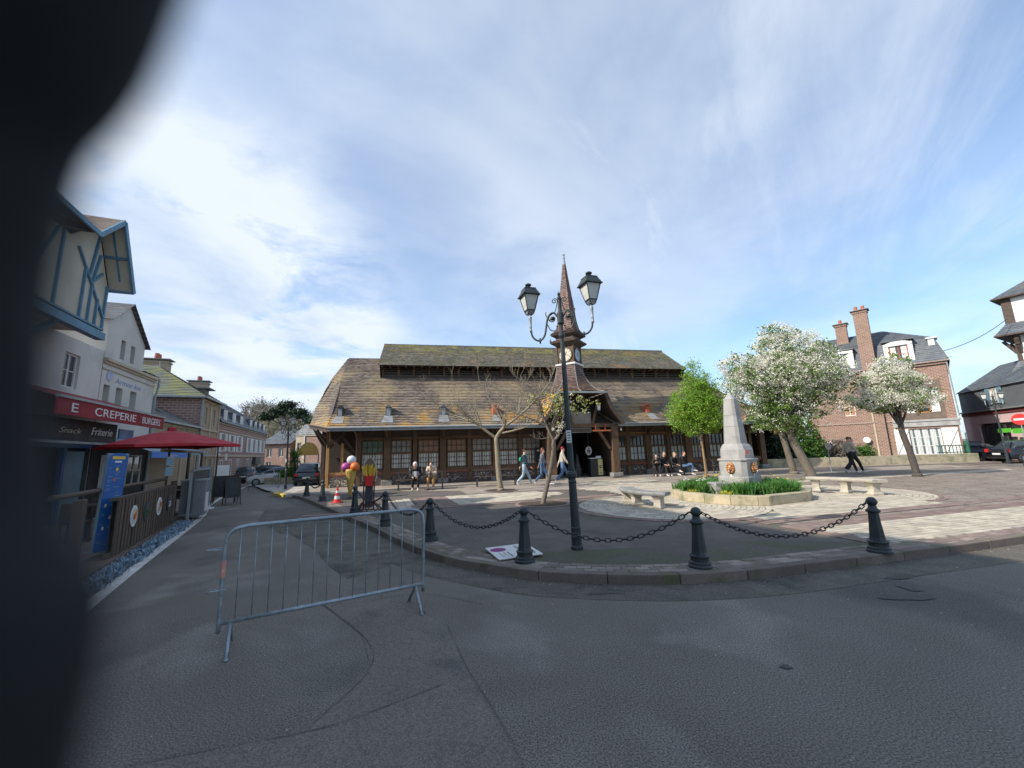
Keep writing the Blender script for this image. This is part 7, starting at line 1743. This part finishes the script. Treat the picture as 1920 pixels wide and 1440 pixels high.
for x in (.1, 1.5, 3.0, 4.5): b = MB(); b.box(x, x + .22, -.5, 0, 8.5, 9.2); b.beam((x + .1, 0, 7.9), (x + .1, -.55, 8.9), .2, .2); b.build('bracket', M['darkwood'], th)
for yy in (.1, 1.8, 3.5): b = MB(); b.beam((0, yy, 7.9), (-.55, yy, 8.9), .2, .2); b.build('bracket', M['darkwood'], th)
# ---- cable, street signs, lamps
b = MB(); A1 = Vector((31.0, 28.5, 7.9)); B1 = Vector((37.3, 29.0, 10.4)); b.tube([A1.lerp(B1, t / 12) - Vector((0, 0, .35 * 4 * t / 12 * (1 - t / 12))) for t in range(13)], .022, 5)
tag(b.build('cable', M['black']), 'thin black cable strung from the brick villa to the tower house', 'cable')
ne = thing('no_entry_sign', 'red round no entry sign with a white bar at the right edge', 'road sign', (32.7, 26.0, 0), radians(-50))
b = MB(); b.tube([(0, 0, 0), (0, 0, 3.1)], .03, 8); b.build('post', M['zinc'], ne)
b = MB(); b.M = Matrix.Translation((0, -.05, 2.78)) @ Matrix.Rotation(pi / 2, 4, 'X'); b.lathe([(.001, 0), (.36, 0), (.36, .02), (.001, .02)], 28); b.build('disc', M['red'], ne); b = MB(); b.box(-.26, .26, -.075, -.07, 2.72, 2.84); b.build('bar', M['white'], ne)
dup(lamp, (31.2, 25.9, 0), radians(20), 'double lantern lamp post at the right edge in front of the slate hung wall')
dup(lamp, (-12.25, 21.9, .1), radians(-10), 'double lantern lamp post at the street corner beside the yellow kerb', .82)
dup(lamp, (-15.0, 26.9, 0), radians(10), 'farther double lantern lamp post in front of the palm planter', .82)
dup(proto, (28.9, 23.1, .05), 0, 'single bollard by the parked black cars at the right edge', 1.25)
# ---- cars
def car(label, loc, rz, paint, S=1.0, suv=False, group=None):
    c = thing('car', label, 'car', loc, rz, group); c.scale = (S, S, S)
    L_, Wd, H_ = (4.4, .88, 1.62) if suv else (4.1, .84, 1.45); zb = .22
    sec = [(-L_ / 2, .55, .62, .75), (-L_ / 2 + .08, .30, .90, .92), (-L_ * .36, .24, 1.0, .98), (-L_ * .22, .22, 1.02, 1.0), (L_ * .02, .22, 1.0, 1.0), (L_ * .2, .22, .97, 1.0), (L_ * .34, .22, .90, .98), (L_ * .45, .26, .78, .93), (L_ / 2, .45, .66, .8)]
    b = MB(); rings = []
    for x, z0, z1, w in sec:
        w = Wd * w; z1 = z1 * (1.05 if suv else 1); rings.append([(x, -w * .92, z0), (x, -w, z0 + .12), (x, -w, (z0 + z1) / 2), (x, -w * .95, z1 - .04), (x, -w * .80, z1), (x, w * .80, z1), (x, w * .95, z1 - .04), (x, w, (z0 + z1) / 2), (x, w, z0 + .12), (x, w * .92, z0)])
    b.loft(rings); body = b.build('body', paint, c, smooth=True)
    zt = H_; zb2 = .96 * (1.05 if suv else 1)
    cab = [(-L_ * (.47 if suv else .40), .84, zb2, zb2 + .02, .8), (-L_ * (.40 if suv else .30), .8, zb2, zt - .05, .66), (-L_ * .15, .82, zb2, zt, .66), (L_ * .05, .82, zb2, zt - .02, .66), (L_ * .16, .82, zb2, zt - .22, .7), (L_ * .29, .84, zb2 - .06, zb2 - .02, .8)]
    b = MB(); b.loft([[(x, -Wd * w0 * 1.08, z0), (x, -Wd * w1 * 1.04, z0 + (z1 - z0) * .85), (x, -Wd * w1 * .9, z1), (x, Wd * w1 * .9, z1), (x, Wd * w1 * 1.04, z0 + (z1 - z0) * .85), (x, Wd * w0 * 1.08, z0)] for x, w0, z0, z1, w1 in cab]); b.build('windows', M['glass'], c, smooth=True)
    b = MB(); b.loft([[(x, -Wd * .60, z), (x, Wd * .60, z), (x, Wd * .60, z + .035), (x, -Wd * .60, z + .035)] for x, z in ((-L_ * (.39 if suv else .29), zt - .06), (-L_ * .15, zt - .005), (L_ * .05, zt - .03), (L_ * .08, zt - .06))])
    for s_ in (-1, 1):
        for x0, x1 in ((-.12, -.10), (.0, .02)): b.beam((L_ * x0, s_ * Wd * .885, zb2), (L_ * x1 - .02, s_ * Wd * .68, zt - .12), .05, .03)
    b.build('roof', paint, c)
    for x in (-L_ * .31, L_ * .31):
        for s_ in (-1, 1):
            b = MB(); b.M = Matrix.Translation((x, s_ * Wd * .93, .32)) @ Matrix.Rotation(pi / 2, 4, 'X'); b.lathe([(.001, -.1), (.28, -.1), (.32, -.07), (.32, .07), (.28, .1), (.001, .1)], 18); w_ = b.build('wheel', M['black'], c, smooth=False)
            b = MB(); b.M = Matrix.Translation((x, s_ * Wd * .93 + s_ * .105, .32)) @ Matrix.Rotation(pi / 2, 4, 'X'); b.lathe([(.001, -.012), (.19, -.008), (.2, .0), (.001, .01)], 10); b.build('rim', M['galv'], w_)
    for s_ in (-1, 1):
        b = MB(); b.ball((L_ * .455, s_ * Wd * .72, .68), .12, 8, 5, (1, 1.3, .8)); b.build('headlight', M['whitescoop'], c)
        b = MB(); b.box(-L_ / 2 + .0, -L_ / 2 + .12, s_ * Wd * .8 - .1, s_ * Wd * .8 + .1, .72, .92); b.build('tail_light', M['red'], c)
        b = MB(); b.box(L_ * .17, L_ * .21, s_ * (Wd + .04), s_ * (Wd + .16), .96, 1.08); b.build('mirror', paint, c)
    b = MB(); b.box(-L_ / 2 - .02, -L_ / 2 + .03, -.26, .26, .55, .66); b.build('number_plate', M['white'], c)
    b = MB(); b.box(L_ / 2 - .06, L_ / 2 + .0, -.5, .5, .42, .55); b.box(-L_ / 2 - .01, -L_ / 2 + .1, -.7, .7, .32, .42); b.build('bumper_trim', M['black'], c)
    return c
pdark = mat('dark_car_paint', (.02, .024, .032), None, 1, .22, metal=.3, spec=.6); pgrey = mat('grey_car_paint', (.09, .095, .105), None, 1, .25, metal=.5); pwhite = mat('white_car_paint', (.6, .6, .6), None, 1, .25); pblue = mat('navy_car_paint', (.02, .03, .06), None, 1, .22, metal=.3)
car('dark grey off-road car parked tail to the square beside the hall corner', (-12.75, 25.6, .08), radians(108), pgrey, .80, True)
car('small white car whose bonnet shows left of the palm planter', (-15.9, 27.2, 0), radians(200), pwhite, .78)
car('white car half hidden behind the dark off-road car', (-16.6, 32.0, 0), radians(-70), pwhite, .8)
car('dark blue car parked in front of the far brick row', (-20.6, 34, 0), radians(205), pblue, .8)
car('dark car parked farthest left along the brick row', (-22.5, 36.6, 0), radians(205), pdark, .8)
car('grey car at the left kerb before the shuttered houses', (-20.6, 31.4, 0), radians(115), pgrey, .8)
car('black hatchback parked behind the end of the low wall', (33.2, 29.6, 0), radians(-20), pdark, 1.0)
car('black car in front at the right edge beside the single bollard', (33.6, 26.4, 0), radians(-10), pdark, 1.0)
# ---- palm planter
pt = thing('planter_bed', 'low stone walled bed with green shrubs and a palm at the corner', 'planter', (-14.3, 26.1, .1), radians(-2)); pt.scale = (.72, 1, 1)
for k in range(5): b = MB(); b.box(-2.4 + k * .75, -1.67 + k * .75, 0, .3, 0, .42); b.build('wall_block', M['basin'], pt, bevel=.02)
bush('shrubs', 'green shrubs filling the stone planter beside the parked car', (-14.6, 26.9, .45), (1.25, .6, .7), 4500, M['leafdark'], .04, 8)
cd = thing('palm', 'spiky green palm growing out of the stone planter', 'palm', (-13.9, 25.7, .35))
b = MB(); b.tube([(0, 0, 0), (.03, 0, 1.3)], [.09, .07], 8); b.build('trunk', M['darkbark'], cd)
b = MB(); R_ = random.Random(5)
for k in range(150):
    a = R_.random() * 2 * pi; e = R_.uniform(-.5, 1.3); d = Vector((cos(a) * cos(e), sin(a) * cos(e), sin(e))); l = R_.uniform(.75, 1.1); s_ = Vector((-sin(a), cos(a), 0)) * .025; p0 = Vector((0, 0, 1.3)); p1 = p0 + d * l * .6; p2 = p0 + d * l + Vector((0, 0, -.15)); b.cur = R_.random()
    b.add([p0 - s_, p0 + s_, p1 + s_, p1 - s_, p2], [(0, 1, 2, 3), (3, 2, 4)])
b.build('fronds', M['hedge'], cd)
fan = thing('yellow_arch_sign', 'yellow fan shaped sign standing behind the palm', 'sign', (-16.0, 31.5, 0), radians(20))
b = MB(); n = 14; b.prismY([(.75 * cos(pi * i / n), 1.9 + 1.0 * sin(pi * i / n)) for i in range(n + 1)], -.03, .03); b.build('panel', mat('ochre', (.38, .26, .07), (.30, .2, .05), 4, .7), fan)
b = MB(); b.box(-.75, -.68, -.04, .04, 0, 1.95); b.box(.68, .75, -.04, .04, 0, 1.95); b.build('post', M['darkgrey'], fan)
# far barrier
dup(bar, (-14.8, 22.6, 0), radians(15), 'distant steel barrier across the side street', .85)
# ================================================================== TERRACE
FA = atan2(3.74, -2.13)
fe = thing('terrace_fence', 'dark brown slatted terrace fence with four round food pictures', 'fence', (-6.96, 7.14, .06), FA)
# local x along the fence away from the viewer, local y towards the houses
for x in (-1.35, 4.48):
    b = MB(); b.box(x - .07, x + .07, -.05, .07, 0, 1.14); b.build('post', M['fencewood'], fe, bevel=.008)
b = MB(); b.box(.0, 4.5, -.05, .06, 1.0, 1.05); b.build('top_rail', M['fencewood'], fe); b = MB(); b.tube([(-1.4, .3, 1.18), (5.1, .3, 1.18)], .04, 8); b.build('hand_rail', M['fencewood'], fe)
b = MB(); b.box(0, 4.5, -.03, .05, .06, .14); b.build('bottom_rail', M['fencewood'], fe); b = MB(); b.box(-1.4, 4.7, -.12, .3, -.06, .05); b.build('kerb_board', M['sunwood'] if False else M['mortar'], fe)
slat = None
for k in range(24):
    x = .06 + k * .186
    if slat is None: b = MB(); b.box(0, .115, -.06, -.03, .1, 1.0); slat = b.build('slat', M['fencewood'], fe, (x, 0, 0)).data
    else: link('slat', slat, fe, (x, rk.uniform(-.004, .004), 0))
b = MB(); b.box(.05, 4.45, .02, .03, .1, 1.0); b.build('backing', M['black'], fe)
for i, (x, col) in enumerate(((.92, 'orangepaint'), (1.78, 'hedge'), (2.75, 'rust'), (3.72, 'whitecurtain'))):
    b = MB(); b.M = Matrix.Translation((x, -.072, .64)) @ Matrix.Rotation(pi / 2, 4, 'X'); b.lathe([(.001, -.005), (.2, -.005), (.2, .008), (.001, .008)], 26); d_ = b.build('picture_disc', M['white'] if i in (0, 2) else M['darkgrey'], fe)
    b = MB(); b.M = Matrix.Translation((x, -.082, .64)) @ Matrix.Rotation(pi / 2, 4, 'X'); b.lathe([(.001, 0), (.15, 0), (.15, .002), (.001, .002)], 22); b.build('plate', M['cream'] if i in (0, 2) else M['midgrey'], d_)
    rr_ = random.Random(i)
    b = MB()
    for k in range(9 if i != 3 else 3): q = (x + rr_.uniform(-.06, .06), -.09, .64 + rr_.uniform(-.07, .07)); b.beam((q[0] - .05, q[1], q[2] - rr_.uniform(-.04, .06)), (q[0] + .05, q[1], q[2] + rr_.uniform(-.02, .05)), .006, .03, up=(0, 1, 0))
    b.build('food', M[col], d_)
# blue-grey plants at the foot of the fence
pp = [];  R_ = random.Random(77)
while len(pp) < 210:
    u = R_.uniform(-1.9, 5.2); v = -R_.random() ** 1.1 * .27 - .1
    ca, sa = cos(FA), sin(FA); pp.append((-6.96 + u * ca - (v) * sa * 1.0, 7.14 + u * sa + v * ca, .0))
blades('ground_plants', 'blue grey leafy plants along the foot of the terrace fence', pp, M['bluegreen'], (.05, .13), 26, w=.011)
tag(MB().prism([(-5.95, 5.4), (-9.2, 11.1), (-12.9, 17.4), (-15.2, 21), (-19, 21), (-12, 8), (-9, 2)], .0, .06).build('terrace_floor', M['slab']), kind='structure')
# totem menu
tm = thing('menu_totem', 'tall narrow blue menu board leaning on the end of the terrace fence', 'menu board', (-7.33, 7.4, .07), radians(78))
tm.rotation_euler = (radians(0), radians(2), radians(70)); tm.scale = (.62, 1, 1.02)
b = MB(); b.box(-.24, .24, -.04, .04, .1, 1.78); b.build('board_body', M['paleblue'], tm, bevel=.01)
b = MB(); n = 10; b.prismY([(-.225, .12), (.225, .12), (.225, 1.70)] + [(.225 * cos(pi * i / n), 1.70 + .09 * sin(pi * i / n)) for i in range(1, n)] + [(-.225, 1.70)], -.052, -.041); fcp = b.build('menu_face', M['deepblue'], tm)
b = MB(); R_ = random.Random(8)
for k in range(46):
    z = 1.55 - k * .03; 
    if R_.random() < .75:
        x = R_.choice([-.2, -.02, .05]); b.box(x, x + R_.uniform(.06, .15), -.0545, -.053, z, z + .009)
b.build('menu_lines', M['paleblue'], fcp)
b = MB(); b.box(-.15, .15, -.055, -.053, 1.68, 1.73); b.build('heading', M['yellow'], fcp); b = MB(); b.box(-.08, .08, -.055, -.053, 1.62, 1.65); b.build('subheading', M['white'], fcp)
for x, z, m in ((.0, 1.5, 'yellow'), (-.03, 1.32, 'terracotta'), (-.12, .88, 'cream'), (.02, .68, 'cream'), (-.1, .5, 'white'), (.12, .3, 'white')):
    b = MB(); b.ball((x, -.055, z), .032, 8, 5, (1, .1, 1)); b.build('food_picture', M[m], fcp)
# parasol
pr = thing('parasol', 'large square red parasol over the creperie terrace', 'parasol', (-9.85, 11.55, 0), radians(18))
b = MB(); b.tube([(0, 0, 0), (0, 0, 2.62)], .03, 8); b.build('pole', M['fencewood'], pr)
b = MB(); R0 = 1.75; zc = 2.62; ze = 2.16; K = 8
def ppt(i, f): 
    a = pi / 4 * i; r = R0 * (1.0 if i % 2 == 0 else .80) * f; return (r * cos(a), r * sin(a), zc - (zc - ze) * f ** 1.15 * (1 if i % 2 == 0 else .92))
for i in range(8):
    prev = None
    for f0, f1 in ((0.001, .35), (.35, .7), (.7, 1.0)): b.quad(ppt(i, f0), ppt(i, f1), ppt(i + 1, f1), ppt(i + 1, f0))
    a0, a1 = ppt(i, 1), ppt(i + 1, 1); b.quad(a0, (a0[0], a0[1], a0[2] - .07), (a1[0], a1[1], a1[2] - .07), a1)
b.build('canopy', M['parasol'], pr)
b = MB(); b.lathe([(.12, 2.6), (.1, 2.68), (.001, 2.70)], 8); b.build('cap', M['parasol'], pr)
for i in range(8): b = MB(); q = ppt(i, .97); b.beam((0, 0, 2.56), (q[0], q[1], q[2] - .03), .018, .025); b.build('rib', M['fencewood'], pr)
b = MB(); b.box(-.3, .3, -.3, .3, .06, .12); b.build('base', M['darkgrey'], pr)
# tables and chairs in the terrace
for i, (x, y, lb) in enumerate(((-9.6, 9.3, 'nearest'), (-11.0, 13.2, 'farther'))):
    tb = thing('terrace_table', 'dark square table on the terrace, the %s one behind the fence' % lb, 'table', (x, y, .06), FA)
    b = MB(); b.box(-.35, .35, -.35, .35, .72, .75); b.build('table_top', M['darkwood'], tb); b = MB(); b.tube([(0, 0, 0), (0, 0, .72)], .03, 8); b.box(-.25, .25, -.25, .25, 0, .02); b.build('leg', M['darkgrey'], tb)
    for j, (dx, dy) in enumerate(((.6, 0), (-.6, 0))):
        ch_ = thing('terrace_chair', 'dark chair on the %s side of the %s terrace table' % (('far', 'near')[j], lb), 'chair', (x + dx * cos(FA), y + dx * sin(FA), .06), FA + (0 if dx > 0 else pi))
        b = MB(); b.box(-.2, .2, -.2, .2, .43, .46); b.build('seat', M['darkwood'], ch_); b = MB(); b.box(.18, .21, -.2, .2, .46, .85); b.build('backrest', M['darkwood'], ch_)
        for a_, c_ in ((-.17, -.17), (.17, -.17), (.17, .17), (-.17, .17)): b = MB(); b.box(a_ - .015, a_ + .015, c_ - .015, c_ + .015, 0, .43); b.build('leg', M['darkgrey'], ch_)
# windbreak cloth and serving counter
wb = thing('windbreak', 'long grey cloth windbreak along the terrace behind the fence', 'windbreak', (-9.7, 12.4, .06), FA)
b = MB(); b.box(-.6, 2.6, -.02, .02, .15, 1.35); b.build('cloth', M['midgrey'], wb); b = MB(); b.box(-.65, 2.65, -.03, .03, 1.35, 1.40); b.box(-.65, -.6, -.03, .03, 0, 1.4); b.box(2.6, 2.65, -.03, .03, 0, 1.4); b.build('frame', M['zinc'], wb)
kc = thing('ice_cream_counter', 'pale grey freezer cabinet at the far end of the terrace fence', 'cabinet', (-9.75, 12.5, .06), FA)
b = MB(); b.box(-.3, .35, -.3, .3, .05, 1.05); cb_ = b.build('cabinet', mat('cabinet_grey', (.22, .235, .24), (.18, .19, .2), 3, .6), kc, bevel=.02); b = MB(); b.box(-.2, .25, -.32, -.30, .15, .7); b.build('door', M['white'], cb_); b = MB(); b.box(-.32, .37, -.32, .32, 1.05, 1.1); b.build('lid', M['zinc'], cb_)
fl = thing('banner', 'narrow grey blue advertising banner beside the blackboards', 'banner', (-11.2, 14.9, 0), radians(60))
b = MB(); b.box(-.3, .12, -.01, .01, .1, 1.5); b.build('cloth', mat('faded_banner', (.24, .31, .36), (.16, .20, .23), 3, .8), fl); b = MB(); b.tube([(-.31, 0, 0), (-.31, 0, 1.9)], .015, 6); b.lathe([(.001, 0), (.28, 0), (.28, .03), (.03, .04)], 14); b.build('pole', M['white'], fl)
b = MB(); b.box(-.2, .05, -.03, -.02, .7, 1.2); b.box(-.2, .05, -.03, -.02, .25, .4); b.build('picture', M['stone_trim'], fl)
sc_ = thing('menu_holder', 'two small framed menus hanging over the terrace', 'menu', (-9.0, 10.6, 1.35), radians(75))
for z in (0, .26): b = MB(); b.box(-.09, .09, -.01, .01, z, z + .23); f_ = b.build('frame', M['zinc'], sc_); b = MB(); b.box(-.075, .075, -.015, -.01, z + .02, z + .21); b.build('sheet', M['paleblue'], f_)
# blackboards
def aframe(label, x, y, rz, h=1.05, w=.6):
    t_ = thing('blackboard', label, 'blackboard', (x, y, 0), rz)
    for s_ in (-1, 1):
        b = MB(); T = Matrix.Rotation(s_ * radians(13), 4, 'X') @ Matrix.Identity(4); b.M = Matrix.Translation((0, 0, h)) @ Matrix.Rotation(-s_ * radians(13), 4, 'X') @ Matrix.Translation((0, 0, -h))
        b.box(-w / 2, w / 2, -.012, .012, .3, h - .02); b.build('board', M['black'], t_)
        b2 = MB(); b2.M = b.M
        for x0 in (-w / 2 - .03, w / 2 - .0): b2.box(x0, x0 + .03, -.018, .018, 0, h)
        b2.box(-w / 2, w / 2, -.018, .018, h - .03, h); b2.box(-w / 2, w / 2, -.018, .018, .27, .30); b2.build('frame', M['darkwood'], t_)
    b = MB(); b.M = Matrix.Translation((0, 0, h)) @ Matrix.Rotation(-radians(13), 4, 'X') @ Matrix.Translation((0, 0, -h)); R_ = random.Random(3)
    for k in range(8): b.box(-w * .35, -w * .35 + R_.uniform(.15, .4), -.014, -.0125, .4 + k * .075, .412 + k * .075)
    b.build('chalk_lines', M['midgrey'], t_)
aframe('dark A-frame blackboard standing on the road edge, the left one', -11.55, 16.3, radians(30), 1.1, .7)
aframe('dark A-frame blackboard right of the other one, nearer the road', -10.95, 15.9, radians(48), 1.05, .45)
pv = thing('pavement_sign', 'blue and white pole banner standing behind the left blackboard', 'sign', (-12.6, 17.2, 0), radians(60)); b = MB(); b.tube([(0, 0, 0), (0, 0, 2.4)], .025, 8); b.build('pole', M['black'], pv); b = MB(); b.box(.03, .5, -.01, .01, .4, 1.5); b.build('flag', M['white'], pv)
pg = thing('pergola', 'thin dark beam on two posts above the terrace fence line', 'pergola', (-11, 13.7, 0))
b = MB(); b.beam((2.1, -3.5, 2.0), (-1.8, 2.9, 2.05), .05, .08); b.build('beam', M['fencewood'], pg)
for q in ((0, 0), (-1.8, 2.9)): b = MB(); b.beam((*q, 0), (*q, 2.02), .06); b.build('post', M['fencewood'], pg)
# ================================================================== FAR HILL AND WOOD
def hz(x, y):
    d = max(0, min(1, (y - 56) / 48)); l = max(0, min(1, (-x - 30) / 30)); l2 = max(0, min(1, (150 + x) / 60)); s_ = d * d * (3 - 2 * d)
    return s_ * l * (11.5 + 1.5 * sin(x * .05) + .8 * sin(y * .09 + x * .03)) * (.35 + .65 * l2) - .3
b = MB(); nx, ny = 40, 34; b.v = [(-200 + 200 * i / nx, 52 + 170 * j / ny, hz(-200 + 200 * i / nx, 52 + 170 * j / ny)) for j in range(ny + 1) for i in range(nx + 1)]
for j in range(ny):
    for i in range(nx): a = j * (nx + 1) + i; b.f.append((a, a + 1, a + nx + 2, a + nx + 1)); b.r.append(0); b.mi.append(0)
tag(b.build('hill', M['hillgrass'], smooth=True), kind='structure')
R_ = random.Random(99); tb = MB(); fb = MB()
for k in range(150):
    y = R_.uniform(85, 135); x = -y * R_.uniform(.47, .68); z = hz(x, y); h = R_.uniform(4, 6.5)
    tips = []; limb(tb, Vector((x, y, z - .2)), Vector((R_.gauss(0, .1), 0, 1)), h * .5, .16, 2, R_, tips, .6, .3, .2, 3, .035, .62)
    for p, d in tips[::2]: quads(fb, p, 5, (.6, .6, .5), .085, R_, 3.2)
o = tb.build('bare_wood', M['bark']); tag(o, 'bare leafless wood covering the hillside at the far left', 'wood', kind='stuff'); fb.build('twigs', M['twig'], o, kind='stuff')
def bigtree(name, label, x, y, h, lobes, m, n, size, seed):
    R2 = random.Random(seed); t_ = thing(name, label, 'tree', (x, y, hz(x, y))); b = MB(); tips = []
    b.tube(catmull([(0, 0, -1), (.3, 0, h * .3), (.1, 0, h * .6), (.3, 0, h * .8)], 4), [.35 - .02 * i for i in range(13)], 8)
    for c, s_ in lobes: b.tube([(.1, 0, h * .45), (c[0] * .5, 0, (c[2] + h * .5) / 2), tuple(c)], [.15, .1, .05], 5)
    b.build('trunk', M['darkbark'], t_); b = MB()
    for c, s_ in lobes:
        for q in range(int(n / len(lobes) / 18)):
            u = Vector((R2.gauss(0, 1), R2.gauss(0, 1), R2.gauss(0, 1))).normalized() * R2.random() ** .4; quads(b, (c[0] + u.x * s_[0], c[1] + u.y * s_[1], c[2] + u.z * s_[2]), 18, (.35, .35, .2), size, R2)
    b.build('crown', m, t_)
bigtree('cedar', 'dark flat topped cedar on the skyline of the hill', -50.5, 88, 8, [((-2.8, 0, 6.2), (2.2, 1.5, .5)), ((-.5, 0, 7.3), (2.6, 1.5, .6)), ((2.6, 0, 6.8), (2.2, 1.5, .5)), ((.6, 0, 8.3), (1.8, 1.2, .5)), ((3.6, 0, 5.8), (1.8, 1.2, .5)), ((-4, 0, 5.6), (1.2, 1, .3))], M['pine'], 6000, .16, 1)
bigtree('green_tree', 'round pale green tree low on the hill beside the hall roof', -33.5, 68, 5, [((0, 0, 3.4), (2.4, 2, 1.9)), ((1.4, 0, 4.6), (1.9, 1.6, 1.5)), ((-1.2, 0, 2.4), (1.7, 1.5, 1.2)), ((2.6, 0, 3.0), (1.8, 1.5, 1.8))], M['springleaf'], 7000, .12, 2)
bigtree('evergreen_tree', 'dark evergreen tree behind the left hip of the hall roof', -44, 88, 7, [((0, 0, 5.8), (2.2, 1.8, 1.6)), ((2.2, 0, 7.0), (1.8, 1.5, 1.2)), ((.2, 0, 3.6), (2.8, 1.6, 1.6))], M['pine'], 6000, .15, 3)
# ================================================================== FINGER IN FRONT OF THE LENS
fg = thing('gloved_finger', 'dark out of focus gloved finger held close before the lens at the left edge', 'finger', tuple(EYE + CAMROT @ Vector((-.034, -.03, -.02))))
fgm = mat('black_glove', (.004, .006, .007), (.006, .008, .009), 200, .9, bump=.2, bscale=900, bdist=.0005)
def fpt(px, py, d): return EYE + CAMROT @ Vector(((px - 960) / 750 * d, -(py - 720) / 750 * d, -d)) - fg.location
def finger(name, pts):
    b = MB(); c = catmull([fpt(x, y, d) for x, y, d, r in pts], 6); rs = []
    for i in range(len(pts) - 1):
        for k in range(6): rs.append(pts[i][3] + (pts[i + 1][3] - pts[i][3]) * k / 6)
    rs.append(pts[-1][3]); b.tube(c, rs, 20); return b.build(name, fgm, fg, smooth=True)
FD = .022
finger('finger', [(-360, 2100, FD, .0085), (-265, 1500, FD, .0090), (-235, 1270, FD, .0094), (-295, 1040, FD, .0081), (-300, 760, FD, .0078), (-285, 500, FD, .0078), (-245, 290, FD, .0078), (-205, 110, FD, .0083), (-100, -90, FD, .0091), (10, -450, FD, .0096)])
